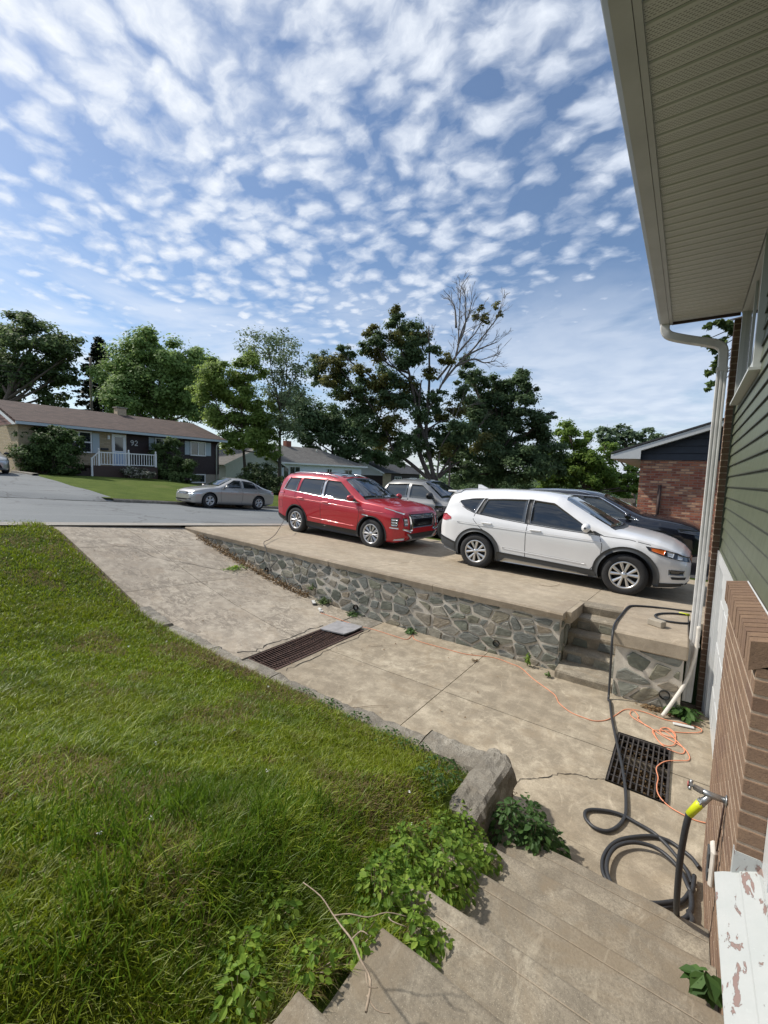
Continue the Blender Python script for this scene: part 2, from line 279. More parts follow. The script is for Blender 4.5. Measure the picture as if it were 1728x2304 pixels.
mk_leaf('leaf_shrub',[(0.064,0.100,0.033),(0.109,0.164,0.054),(0.181,0.254,0.090)],.3)
mk_leaf('leaf_hydr',[(0.055,0.083,0.033),(0.110,0.143,0.077),(0.330,0.308,0.264),(0.462,0.440,0.396)],.2)
mk_leaf('leaf_ever',[(0.036,0.057,0.025),(0.073,0.109,0.036),(0.109,0.154,0.054)],.15)
mk_leaf('needles',[(0.017,0.032,0.020),(0.029,0.049,0.029)],.1)
mk_leaf('leaf_vine',[(.07,.14,.022),(.14,.25,.035),(.22,.34,.05),(.34,.46,.08)],.4,.4)
mk_leaf('leaf_vinedark',[(0.041,0.087,0.026),(0.065,0.131,0.036),(0.102,0.189,0.051)],.3,.4)
mk_leaf('leaf_dead',[(0.165,0.099,0.055),(0.242,0.165,0.088),(0.330,0.242,0.143)],.2)
def mk_grass():
    m,t,b=new('grass_blade'); r=isl(t); P=pos(t); c=t.ramp(r,[(0,(.09,.165,.009)),(.35,(.165,.25,.011)),(.7,(.25,.32,.015)),(1,(.35,.41,.038))])
    n=t.noise(P,1.5,3,.6,.5); n2=t.noise(P,.7,2,.5)
    c=t.mix(t.ramp(n,[(.36,.60),(.52,0)]),c,(.060,.115,.012)); c=t.mix(t.ramp(n2,[(.5,0),(.66,.45)]),c,(.21,.235,.02)); c=t.mix(t.ramp(t.noise(P,3.7,3,.6),[(.60,0),(.72,.6)]),c,(.17,.135,.05))
    t.L.new(c,b.inputs['Base Color']); b.inputs['Roughness'].default_value=.45; b.inputs['Specular IOR Level'].default_value=.35
    tl=t.n('ShaderNodeBsdfTranslucent'); t.L.new(t.mix(.4,c,(.30,.36,.01)),tl.inputs[0]); mx=t.n('ShaderNodeMixShader'); mx.inputs[0].default_value=.38; t.L.new(b.outputs[0],mx.inputs[1]); t.L.new(tl.outputs[0],mx.inputs[2])
    o=[x for x in t.nt.nodes if x.type=='OUTPUT_MATERIAL'][0]; t.L.new(mx.outputs[0],o.inputs[0])
mk_grass()
mk_leaf('grass_dry',[(0.176,0.132,0.055),(0.264,0.198,0.088),(0.330,0.275,0.143)],.3,.6)
mk_leaf('grass_tall',[(.06,.125,.010),(.09,.17,.014),(.14,.22,.02)],.4,.4)
flat('bark',(.11,.085,.065),.95,var=.4,sc=12,bmp=.8); flat('bark_pale',(.16,.14,.12),.9,var=.3,sc=10,bmp=.5); flat('bark_mid',(.085,.07,.058),.9,var=.3,sc=10,bmp=.5); flat('twig_wood',(.33,.26,.19),.85,var=.3,sc=40)
def mk_lawn(name,a,bc,cc):
    m,t,b=new(name); P=pos(t); n=t.noise(P,1.1,5,.6); f=t.noise(P,30,4,.7)
    c=t.mix(t.ramp(n,[(.35,0),(.65,1)]),a,bc); c=t.mix(t.ramp(f,[(.35,.6),(.6,0)]),c,tuple(x*.5 for x in a)); c=t.mix(t.ramp(t.noise(P,.6,3,.6),[(.58,0),(.75,.6)]),c,cc)
    t.L.new(c,b.inputs['Base Color']); b.inputs['Roughness'].default_value=.95; b.inputs['Specular IOR Level'].default_value=.1; bump(t,b,f,.8,.05)
mk_lawn('lawn_soil',(.06,.09,.015),(.09,.13,.02),(.12,.09,.045)); mk_lawn('lawn_far',(.085,.125,.025),(.125,.165,.035),(.16,.16,.06)); mk_lawn('ground_far',(.05,.075,.02),(.07,.10,.03),(.08,.09,.04))

# ------------------------------------------------------------------ mesh helpers
class MB:
    def __init__(s): s.v=[]; s.f=[]; s.sm=[]; s.mi=[]; s.cur=0
    def add(s,vs,fs,smooth=False):
        o=len(s.v); s.v+= [tuple(x) for x in vs]; s.f+=[tuple(i+o for i in f) for f in fs]; s.sm+=[smooth]*len(fs); s.mi+=[s.cur]*len(fs); return s
    def box(s,a,b,M=None):
        x0,y0,z0=a; x1,y1,z1=b
        vs=[(x0,y0,z0),(x1,y0,z0),(x1,y1,z0),(x0,y1,z0),(x0,y0,z1),(x1,y0,z1),(x1,y1,z1),(x0,y1,z1)]
        if M is not None: vs=[tuple(M@Vector(v)) for v in vs]
        return s.add(vs,[(0,3,2,1),(4,5,6,7),(0,1,5,4),(1,2,6,5),(2,3,7,6),(3,0,4,7)])
    def bbox(s,a,b,c=.004,M=None):
        # box with chamfered edges
        x0,y0,z0=a; x1,y1,z1=b; c=min(c,(x1-x0)*.4,(y1-y0)*.4,(z1-z0)*.4); vs=[]
        for X,sx in ((x0,1),(x1,-1)):
            for Y,sy in ((y0,1),(y1,-1)):
                for Z,sz in ((z0,1),(z1,-1)):
                    vs+=[(X,Y+sy*c,Z+sz*c),(X+sx*c,Y,Z+sz*c),(X+sx*c,Y+sy*c,Z)]
        if M is not None: vs=[tuple(M@Vector(v)) for v in vs]
        def q(i,j,k,ax): return 3*(i*4+j*2+k)+ax
        fs=[]
        for i in (0,1): fs.append(tuple(q(i,*p,0) for p in ((0,0),(1,0),(1,1),(0,1)))[::1 if i else -1])
        for j in (0,1): fs.append(tuple(q(p[0],j,p[1],1) for p in ((0,0),(1,0),(1,1),(0,1)))[::-1 if j else 1])
        for k in (0,1): fs.append(tuple(q(p[0],p[1],k,2) for p in ((0,0),(1,0),(1,1),(0,1)))[::1 if k else -1])
        for j in (0,1):
            for k in (0,1): f=(q(0,j,k,1),q(1,j,k,1),q(1,j,k,2),q(0,j,k,2)); fs.append(f if (j+k)%2 else f[::-1])
        for i in (0,1):
            for k in (0,1): f=(q(i,0,k,0),q(i,1,k,0),q(i,1,k,2),q(i,0,k,2)); fs.append(f[::-1] if (i+k)%2 else f)
        for i in (0,1):
            for j in (0,1): f=(q(i,j,0,0),q(i,j,1,0),q(i,j,1,1),q(i,j,0,1)); fs.append(f if (i+j)%2 else f[::-1])
        for i in (0,1):
            for j in (0,1):
                for k in (0,1): f=(q(i,j,k,0),q(i,j,k,1),q(i,j,k,2)); fs.append(f if (i+j+k)%2 else f[::-1])
        return s.add(vs,fs)
    def prism(s,poly,d,smooth=False):
        # poly: list of 3D points (planar), extruded by vector d
        n=len(poly); d=Vector(d); vs=[tuple(p) for p in poly]+[tuple(Vector(p)+d) for p in poly]
        return s.add(vs,[tuple(range(n))[::-1],tuple(range(n,2*n))]+[(i,(i+1)%n,n+(i+1)%n,n+i) for i in range(n)],smooth)
    def tube(s,pts,r,n=8,caps=True,smooth=True):
        P=[Vector(p) for p in pts]; m=len(P); rs=r if isinstance(r,(list,tuple)) else [r]*m; vs=[]
        up=None
        for i in range(m):
            d=(P[min(i+1,m-1)]-P[max(i-1,0)])
            d=d.normalized() if d.length>1e-9 else Vector((0,0,1))
            if up is None: up=Vector((0,0,1)) if abs(d.z)<.9 else Vector((1,0,0))
            a=(up-d*up.dot(d)); a=a.normalized() if a.length>1e-6 else d.orthogonal().normalized(); up=a; b=d.cross(a)
            for k in range(n):
                q=2*PI*k/n; vs.append(tuple(P[i]+(a*math.cos(q)+b*math.sin(q))*rs[i]))
        fs=[(i*n+k,i*n+(k+1)%n,(i+1)*n+(k+1)%n,(i+1)*n+k) for i in range(m-1) for k in range(n)]
        o=len(s.v); s.add(vs,fs,smooth)
        if caps: s.f+=[tuple(o+k for k in range(n))[::-1],tuple(o+(m-1)*n+k for k in range(n))]; s.sm+=[False]*2; s.mi+=[s.cur]*2
        return s
    def lathe(s,prof,n=32,M=None,smooth=True):
        # prof: (r, h) pairs, axis = local Y
        vs=[]
        for r,h in prof:
            for k in range(n): q=2*PI*k/n; vs.append((r*math.cos(q),h,r*math.sin(q)))
        if M is not None: vs=[tuple(M@Vector(v)) for v in vs]
        return s.add(vs,[(i*n+k,(i+1)*n+k,(i+1)*n+(k+1)%n,i*n+(k+1)%n) for i in range(len(prof)-1) for k in range(n)],smooth)
    def grid(s,X,Y,fn,skip=None,smooth=True):
        nx,ny=len(X),len(Y); vs=[(x,y,fn(x,y)) for x in X for y in Y]
        fs=[(i*ny+j,(i+1)*ny+j,(i+1)*ny+j+1,i*ny+j+1) for i in range(nx-1) for j in range(ny-1) if not(skip and skip((X[i]+X[i+1])/2,(Y[j]+Y[j+1])/2))]
        return s.add(vs,fs,smooth)
    def sheet(s,rows,smooth=True):
        n=len(rows[0]); return s.add([p for r in rows for p in r],[(i*n+j,i*n+j+1,(i+1)*n+j+1,(i+1)*n+j) for i in range(len(rows)-1) for j in range(n-1)],smooth)
    def mesh(s,name):
        me=bpy.data.meshes.new(name); me.from_pydata(s.v,[],s.f); me.polygons.foreach_set('use_smooth',s.sm)
        if any(s.mi): me.polygons.foreach_set('material_index',s.mi)
        me.update(); return me
def link(name,me,mat=None,parent=None,loc=None):
    o=bpy.data.objects.new(name,me); COL.objects.link(o)
    if mat:
        for m in (mat if isinstance(mat,(list,tuple)) else [mat]): me.materials.append(MATS[m])
    if parent is not None:
        o.parent=parent
        if loc is None: loc=tuple(-x for x in parent['_o']) if '_o' in parent else (0,0,0)
    if loc is not None: o.location=loc
    return o
THINGS=[]
def thing(name,label,cat,loc=(0,0,0),group=None,local=False):
    o=bpy.data.objects.new(name,None); COL.objects.link(o); o.location=loc; o['label']=label; o['category']=cat
    if group: o['group']=group
    if not local: o['_o']=list(loc); THINGS.append(o)
    o.empty_display_size=.2
    return o
def tag(o,label=None,cat=None,group=None,kind=None):
    for k,v in (('label',label),('category',cat),('group',group),('kind',kind)):
        if v: o[k]=v
    return o
# parts under a parent: meshes given in WORLD coordinates; nested parts share the offset of the top thing
def part(name,mb,mat,parent,label=None):
    if parent.type=='EMPTY': o=link(name,mb.mesh(name),mat,parent)
    else: o=link(name,mb.mesh(name),mat,parent,(0,0,0))
    if label: o['label']=label
    return o
def struct(name,mb,mat,label=None):
    o=link(name,mb.mesh(name),mat); o['kind']='structure'
    if label: o['label']=label
    return o
def solo(name,mb,mat,label,cat,group=None,kind=None):
    return tag(link(name,mb.mesh(name),mat),label,cat,group,kind)
def lin(a,b,n): return [a+(b-a)*i/(n-1) for i in range(n)]
def interp(x,T):
    if x<=T[0][0]: return T[0][1]
    for (a,u),(b,v) in zip(T,T[1:]):
        if x<=b: return u+(v-u)*(x-a)/(b-a)
    return T[-1][1]
def sstep(a,b,x): t=min(1,max(0,(x-a)/(b-a))); return t*t*(3-2*t)
def h2(x,y):
    from mathutils import noise
    return noise.noise(Vector((x,y,.37)))
def spline(P,k=6,closed=False):
    P=[Vector(p) for p in P]; out=[]
    for i in range(len(P)-1):
        a=P[max(i-1,0)];b=P[i];c=P[i+1];d=P[min(i+2,len(P)-1)]
        for j in range(k):
            u=j/k; out.append(.5*((2*b)+(c-a)*u+(2*a-5*b+4*c-d)*u*u+(3*b-a-3*c+d)*u**3))
    out.append(P[-1]); return out

# ------------------------------------------------------------------ heights of the place (metres, eye level = 0)
GZ=-2.46
ZD0=[(-10.25,-1.175),(-9.5,-1.27),(-8.5,-1.53),(-7,-1.95),(-6,-2.21),(-5,-2.38),(-4.3,-2.44),(-3,-2.455),(.5,-2.465)]
ZD1=[(-10.25,-1.43),(-9.5,-1.56),(-8.7,-1.735),(-7,-2.12),(-6,-2.28),(-5,-2.41),(-4.3,-2.45),(-3,-2.46),(.5,-2.47)]
def zdrive(x,y):
    f=min(1,max(0,(y-3.05)/2.65)); return interp(x,ZD0)*(1-f)+interp(x,ZD1)*f
def zup(x,y):
    b=interp(x,[(-10.25,-1.42),(-9,-1.475),(-7,-1.53),(-4,-1.62),(-1.2,-1.69),(.6,-1.71)])
    yy=min(max(y,5.5),8.6); b-=.077*(yy-5.7)
    return b
def zstreet(x,y):
    p=interp(y,[(-80,3.0),(-20,.35),(0,-.92),(25,-2.92),(60,-4.6),(150,-6.5)])
    return p+.014*(-10.25-x)
def zlawn(x,y):
    e=zdrive(x,3.05)+.03+.16*sstep(-7,-4,x)
    s=interp(x,[(-10,.03),(-8,.10),(-6,.2),(-4,.27),(-1,.42)])
    d=max(0,3.05-y); z=e+s*d
    top=interp(x,[(-10,-1.0),(-4,-1.22),(-1,-1.20)])
    z=min(z,top) if z<top-.2 else top-.2+ .2*(1-math.exp(-(z-top+.2)/.2))
    z-=.17*sstep(-1.35,-.85,x)*sstep(2.75,2.2,y)+.05*sstep(-1.5,-1.1,x)
    return z+.025*h2(x*1.3,y*1.3)+.012*h2(x*4,y*4)
def zfar(x,y):
    # ground on the far side of the street
    st=zstreet(-18,y)+.12; base=interp(y,[(-40,1.8),(0,-.35),(7.6,-.63),(14,-.80),(18,-1.25),(22,-1.75),(32,-3.0),(60,-4.3),(120,-5)])
    t=min(1,max(0,(-18.3-x)/9.5)); f=t**.75*(1-.0)+0
    drive=sstep(8.5,6.8,y)*sstep(0,3.0,y)
    f=f*(1-drive)+t*drive
    return st+(max(base,st-.6)-st)*min(1,f)+(.05*h2(x*.4,y*.4)*min(1,t*4))

# ------------------------------------------------------------------ ground sheets
def nonuni(a,b,fine0,fine1,step,far):
    L=[];x=fine0
    while x<fine1: L.append(x); x+=step
    L.append(fine1); d=step*2; x=fine0
    left=[]
    while x>a: x-=d; d*=1.35; left.append(max(x,a))
    d=step*2; x=fine1; right=[]
    while x<b: x+=d; d*=1.35; right.append(min(x,b))
    return left[::-1]+L+right
def zground(x,y):
    if x<-18.0: return zfar(x,y)-.16
    if x<-10: return zstreet(x,y)-.3
    base=interp(y,[(-80,2.2),(-20,-.2),(0,-1.3),(3,-2.2),(12,-2.5),(60,-4.4),(150,-6.3)])-.02*(min(x,40)+10)
    inside=(-10.3<x<4 and -4<y<16)
    return base-.8 if inside else base-.1
g=MB(); g.grid(nonuni(-900,900,-40,8,1.5,0),nonuni(-900,1200,-20,60,2,0),zground); struct('ground',g,'ground_far')
YS=nonuni(-80,150,-6,34,1,0)
g=MB(); g.grid(lin(-18.0,-10.25,9),YS,lambda x,y:zstreet(x,y)+.012*h2(x,y)); struct('street',g,'asphalt')
g=MB()
for a,b in zip(YS,YS[1:]):
    g.sheet([[(-10.25,a,zstreet(-10.25,a)+.004),(-10.25,b,zstreet(-10.25,b)+.004)],[(-9.95,a,zstreet(-9.95,a)-.02),(-9.95,b,zstreet(-9.95,b)-.02)]],False)
struct('gutter_strip',g,'gutter_concrete')
# far kerb, interrupted by the drive of the house opposite
g=MB()
YK=[y for y in YS if y>7.6]; YK=[7.45]+YK
for a,b in zip(YK,YK[1:]):
    za,zb=zstreet(-18,a),zstreet(-18,b)
    g.sheet([[(-17.98,a,za-.02),(-17.98,b,zb-.02)],[(-17.99,a,za+.10),(-17.99,b,zb+.10)],[(-18.02,a,za+.13),(-18.02,b,zb+.13)],[(-18.2,a,za+.13),(-18.2,b,zb+.13)],[(-18.21,a,za),(-18.21,b,zb)]],False)
struct('far_kerb',g,'curb_concrete')
g=MB(); g.grid([-18.15-.5*i for i in range(34)],[7.2+.5*i for i in range(90)],lambda x,y:zfar(x,y)+.02); struct('far_lawn',g,'lawn_far')
g=MB(); g.grid([-18.0-.5*i for i in range(34)],[2.6,3,4,5,6,7,7.55],lambda x,y:zfar(x,y)+.035 if x<-18.3 else zstreet(x,y)+.01); struct('far_driveway',g,'asphalt')
g=MB(); g.sheet([[(-26.6,7.35,zfar(-26.6,7.3)-.1),(-30,7.35,zfar(-30,7.3)-.1)],[(-26.6,7.35,zfar(-26.6,7.3)+.14),(-30,7.35,zfar(-30,7.3)+.16)],[(-26.6,7.6,zfar(-26.6,7.3)+.14),(-30,7.6,zfar(-30,7.3)+.16)],[(-26.6,7.6,zfar(-26.6,7.3)-.1),(-30,7.6,zfar(-30,7.3)-.1)]],False)
struct('path_edging',g,'gutter_concrete')
# ground across from the house beyond our drive: grass strip and the neighbour's drive
g=MB(); g.grid(lin(-10,4,15),[10.62,10.8,11.1,11.5,11.75],lambda x,y: zup(x,10)+.02+(-.02-(min(y,11.6)-10.62)*.16)+.02*h2(x*3,y*3)); struct('grass_strip',g,'lawn_soil')
g=MB(); g.grid(lin(-10,6,9),[11.6,12.5,14,16,19],lambda x,y: interp(x,[(-10,-1.93),(-8,-2.05),(0,-2.06)])); struct('neighbour_driveway',g,'asphalt_dark')

# lower driveway: concrete slabs with open joints, cut out round both drains
DR=thing('lower_driveway','sunken worn concrete driveway sloping from the street down to the garage','driveway',(-4,4.4,GZ)); DR['kind']='structure'; del DR['category']
PIT1=(-4.50,-3.96,3.42,5.17); PIT2=(-.372,.062,3.83,4.66)
JX=[-10.2,-8.72,-6.99,-4.50,-3.96,-2.13,.41]; JY=[3.02,4.30,5.72]
def slab(x0,x1,y0,y1,mat,gap=.0045):
    X=[x0+gap]+[v for v in lin(x0,x1,max(3,int((x1-x0)/.22)))[1:-1]]+[x1-gap]; Y=[y0+gap]+lin(y0,y1,7)[1:-1]+[y1-gap]
    def isin(P,v,i0,i1): return [q for q in (P[i0],P[i1]) if v[0]<q<v[-1]]
    for P in (PIT1,PIT2):
        if P[0]<x1 and P[1]>x0 and P[2]<y1 and P[3]>y0:
            X=sorted([v for v in X if min(abs(v-P[0]),abs(v-P[1]))>.03]+[P[0],P[1]]); Y=sorted([v for v in Y if min(abs(v-P[2]),abs(v-P[3]))>.03]+[P[2],P[3]])
            X=[v for v in X if x0+gap<=v<=x1-gap] ; Y=[v for v in Y if y0+gap<=v<=y1-gap]
            if X[0]>x0+gap+.001: X=[x0+gap]+X
            if X[-1]<x1-gap-.001: X.append(x1-gap)
            if Y[0]>y0+gap+.001: Y=[y0+gap]+Y
            if Y[-1]<y1-gap-.001: Y.append(y1-gap)
    sk=lambda x,y: any(P[0]<x<P[1] and P[2]<y<P[3] for P in (PIT1,PIT2))
    m=MB(); m.grid(X,Y,lambda x,y: zdrive(x,y)+.004*h2(x*2,y*2)*(1 if mat=='drive_worn' else .4),sk)
    # skirts into the joint and the drains
    for a,b in zip(X,X[1:]):
        for y in (Y[0],Y[-1]): m.add([(a,y,zdrive(a,y)),(b,y,zdrive(b,y)),(b,y,zdrive(b,y)-.12),(a,y,zdrive(a,y)-.12)],[(0,1,2,3)])
    for a,b in zip(Y,Y[1:]):
        for x in (X[0],X[-1]): m.add([(x,a,zdrive(x,a)),(x,b,zdrive(x,b)),(x,b,zdrive(x,b)-.12),(x,a,zdrive(x,a)-.12)],[(0,1,2,3)])
    part('slab',m,mat,DR)
for i in range(len(JX)-1):
    for j in range(2):
        if i==3:   # band round the channel drain
            m=MB(); x0,x1,y0,y1=JX[3]+.0,JX[4],JY[0],JY[2]
            if j==0: m.box((x0,y0,-2.62),(x1,PIT1[2],-2.443))
            else: m.box((x0,PIT1[3],-2.62),(x1,y1,-2.447))
            part('slab',m,'curb_concrete',DR)
        else: slab(JX[i],JX[i+1],JY[j],JY[j+1],'drive_worn' if i<3 else 'drive_low')
m=MB(); m.grid(lin(-10.25,.5,30),lin(2.9,5.95,4),lambda x,y:zdrive(x,y)-.05,lambda x,y:any(P[0]-.15<x<P[1]+.15 and P[2]-.4<y<P[3]+.4 for P in (PIT1,PIT2)))
part('joint_bed',m,'dirt',DR)
m=MB(); m.grid(lin(-1.05,.41,8),lin(2.3,3.0235,5),lambda x,y:zdrive(x,y)); part('slab',m,'drive_low',DR)
# fine wandering crack running from the kerb corner to the drain
cp=[(-1.02,3.25),(-.93,3.40),(-.86,3.47),(-.78,3.55),(-.70,3.67),(-.63,3.72),(-.56,3.76),(-.46,3.79),(-.375,3.84)]
def crack(pts,w,z=None,name='crack',jit=.012):
    m=MB(); pts=[Vector((x,y,0)) for x,y in pts]; Q=spline(pts,5); rr=random.Random(3); L=[];Rr=[]
    for i,p in enumerate(Q):
        d=(Q[min(i+1,len(Q)-1)]-Q[max(i-1,0)]).normalized(); n=Vector((-d.y,d.x,0)); o=n*rr.uniform(-jit,jit); ww=w*rr.uniform(.4,1.2)
        a=p+o+n*ww;b=p+o-n*ww; L.append((a.x,a.y,zdrive(a.x,a.y)+.004)); Rr.append((b.x,b.y,zdrive(b.x,b.y)+.004))
    m.sheet([L,Rr],False); return m
part('crack',crack(cp,.0035),'pit_dark',DR)
part('crack',crack([(-4.55,4.9),(-4.6,4.5),(-4.57,4.2),(-4.62,3.9),(-4.58,3.6),(-4.7,3.4)],.008,jit=.03),'pit_dark',DR)
part('crack',crack([(-9.0,3.4),(-8.6,3.9),(-8.1,4.1),(-7.7,4.6),(-7.2,5.1)],.005,jit=.04),'pit_dark',DR)
part('crack',crack([(-3.9,5.3),(-3.88,4.9),(-3.9,4.4),(-3.86,3.9),(-3.88,3.5)],.006,jit=.03),'pit_dark',DR)

# drains
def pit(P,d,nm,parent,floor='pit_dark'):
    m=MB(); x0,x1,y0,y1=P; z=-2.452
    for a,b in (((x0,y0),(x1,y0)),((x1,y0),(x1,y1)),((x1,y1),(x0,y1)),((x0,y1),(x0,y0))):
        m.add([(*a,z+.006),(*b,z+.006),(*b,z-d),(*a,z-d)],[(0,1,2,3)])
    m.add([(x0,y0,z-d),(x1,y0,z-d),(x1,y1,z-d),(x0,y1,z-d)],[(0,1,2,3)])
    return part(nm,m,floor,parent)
T1=thing('channel_drain','long rusty channel drain grate set across the sunken concrete driveway','drain grate',(-4.2,4.3,-2.45))
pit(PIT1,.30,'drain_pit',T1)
m=MB(); x0,x1,y0,y1=PIT1
for x in (x0+.01,x1-.01): m.box((x-.013,y0,-2.475),(x+.013,y1,-2.437))
for y in (y0+.006,y1-.006): m.box((x0+.024,y-.006,-2.47),(x1-.024,y+.006,-2.438))
part('grate_frame',m,'rusty_iron',T1)
n=40
def sag(x): u=(x-x0)/(x1-x0); return -.016*math.sin(PI*u)
for k in range(n):
    y=y0+.03+(y1-y0-.06)*k/(n-1); pr=[(x,y,-2.446+sag(x)) for x in lin(x0+.02,x1-.02,7)]
    m=MB()
    for a,b in zip(pr,pr[1:]):
        m.box((a[0],y-.0055,min(a[2],b[2])-.004),(b[0],y+.0055,max(a[2],b[2])))
    part('grate_bar',m,'rusty_iron',T1)
for u in (.36,.68):
    x=x0+(x1-x0)*u; m=MB(); m.box((x-.006,y0+.02,-2.452+sag(x)),(x+.006,y1-.02,-2.447+sag(x))); part('cross_bar',m,'rusty_iron',T1)
T2=thing('square_drain','square iron grate drain full of dead leaves beside the garage wall','drain grate',(-.15,4.25,-2.46))
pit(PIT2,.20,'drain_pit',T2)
x0,x1,y0,y1=PIT2
m=MB()
for x in (x0+.008,x1-.008): m.box((x-.010,y0,-2.49),(x+.010,y1,-2.455))
for y in (y0+.008,y1-.008): m.box((x0+.018,y-.008,-2.488),(x1-.018,y+.008,-2.456))
part('grate_frame',m,'grate_iron',T2)
for k in range(9):
    x=x0+.05+(x1-x0-.10)*k/8; m=MB(); m.box((x-.0055,y0+.016,-2.484),(x+.0055,y1-.016,-2.458)); part('grate_bar',m,'grate_iron',T2)
for k in range(6):
    y=y0+.12+(y1-y0-.22)*k/5; m=MB(); m.box((x0+.018,y-.004,-2.476),(x1-.018,y+.004,-2.463)); part('cross_bar',m,'grate_iron',T2)

def scatter_leaf(mb,p,nrm,s,shape='quad',up=None):
    nrm=nrm.normalized(); a=nrm.orthogonal().normalized() if up is None else (up-nrm*up.dot(nrm)).normalized(); b=nrm.cross(a)
    sh={'quad':[(-.5,0),(0,-.32),(.5,0),(0,.32)],'ovate':[(-.5,0),(-.25,-.26),(.1,-.30),(.5,0),(.1,.30),(-.25,.26)],
        'maple':[(-.5,0),(-.32,-.28),(-.38,-.5),(-.05,-.36),(.12,-.52),(.16,-.2),(.55,0),(.16,.2),(.12,.52),(-.05,.36),(-.38,.5),(-.32,.28)]}[shape]
    vs=[tuple(p+a*u*s+b*v*s+nrm*(abs(v)*.35*s if shape!='quad' else 0)) for u,v in sh]
    if shape=='ovate': mb.add(vs,[(0,1,2,3),(0,3,4,5)])
    elif shape=='maple':
        mb.add(vs,[tuple(range(12))])
    else: mb.add(vs,[(0,1,2,3)])
def rv(r=random): 
    while True:
        v=Vector((r.uniform(-1,1),r.uniform(-1,1),r.uniform(-1,1)))
        if .05<v.length<1: return v.normalized()
m=MB()
for i in range(1100): scatter_leaf(m,Vector((random.uniform(PIT2[0]+.02,PIT2[1]-.02),min(PIT2[3]-.02,PIT2[2]+abs(random.gauss(0,.36))),-2.57+random.uniform(0,.06))),Vector((random.gauss(0,.5),random.gauss(0,.5),1)),random.uniform(.03,.06),'ovate')
tag(link('leaf_litter',m.mesh('leaf_litter'),'leaf_dead'),'brown dead leaves lying in the pit under the square grate','leaf litter',kind='stuff')
# broken slate lying on the far end of the channel drain
m=MB(); pl=[(-4.56,4.80),(-4.50,4.78),(-4.04,4.80),(-4.01,5.0),(-4.03,5.24),(-4.35,5.25),(-4.62,5.22),(-4.64,5.0)]
def zs(x,y): return -2.425+.05*(-(x)-4.3)*.2+.02*math.sin((x+4.3)*4)
top=[(x,y,zs(x,y)+.006) for x,y in pl]; bot=[(x,y,zs(x,y)-.012) for x,y in pl]
c=(-4.32,5.0,zs(-4.32,5)+.0); m.add(top+bot+[c],[(i,(i+1)%8,16) for i in range(8)]+[(i+8,(i+1)%8+8,(i+1)%8,i) for i in range(8)]+[tuple(range(15,7,-1))])
solo('slate_slab',m,'slate_grey','bent grey sheet lying over the far end of the long rusty grate','slab')

# upper driveway
UD=thing('upper_driveway','raised tan concrete driveway with a red and a white car parked on it','driveway',(-4,8,-1.8)); UD['kind']='structure'; del UD['category']
def upslab(x0,x1,y0,y1,mat='drive_up'):
    m=MB(); X=[x0+.004]+lin(x0,x1,max(3,int((x1-x0)/.5)))[1:-1]+[x1-.004]; Y=[y0+.002]+[v for v in (5.9,6.4,7,7.6,8.2,8.6,9.3,10) if y0+.05<v<y1-.05]+[y1-.002]
    m.grid(X,Y,lambda x,y:zup(x,y))
    for a,b in zip(X,X[1:]):
        for y in (Y[0],Y[-1]): m.add([(a,y,zup(a,y)),(b,y,zup(b,y)),(b,y,zup(b,y)-.15),(a,y,zup(a,y)-.15)],[(0,1,2,3)])
    for a,b in zip(Y,Y[1:]):
        for x in (X[0],X[-1]): m.add([(x,a,zup(x,a)),(x,b,zup(x,b)),(x,b,zup(x,b)-.15),(x,a,zup(x,a)-.15)],[(0,1,2,3)])
    part('slab',m,mat,UD)
for a,b in ((-9.95,-7.6),(-7.6,-4.4),(-4.4,-1.10)): upslab(a,b,5.86,10.65)
upslab(-1.10,1.2,6.80,10.65)

# ------------------------------------------------------------------ rubble stone walls
def clip(poly,a,b,c):   # keep a*x+b*y<=c
    out=[]; n=len(poly)
    for i in range(n):
        p,q=poly[i],poly[(i+1)%n]; dp=a*p[0]+b*p[1]-c; dq=a*q[0]+b*q[1]-c
        if dp<=0: out.append(p)
        if dp*dq<0: u=dp/(dp-dq); out.append((p[0]+(q[0]-p[0])*u,p[1]+(q[1]-p[1])*u))
    return out
def inset(poly,d):
    out=[(p[0],p[1]) for p in poly]; n=len(poly)
    A=sum(poly[i][0]*poly[(i+1)%n][1]-poly[(i+1)%n][0]*poly[i][1] for i in range(n))
    if A<0: poly=poly[::-1]
    res=poly[:]
    for i in range(n):
        p,q=poly[i],poly[(i+1)%n]; ex,ey=q[0]-p[0],q[1]-p[1]; L=math.hypot(ex,ey)
        if L<1e-5: continue
        nx,ny=ey/L,-ex/L; res=clip(res,nx,ny,nx*p[0]+ny*p[1]-d)
        if len(res)<3: return []
    return res
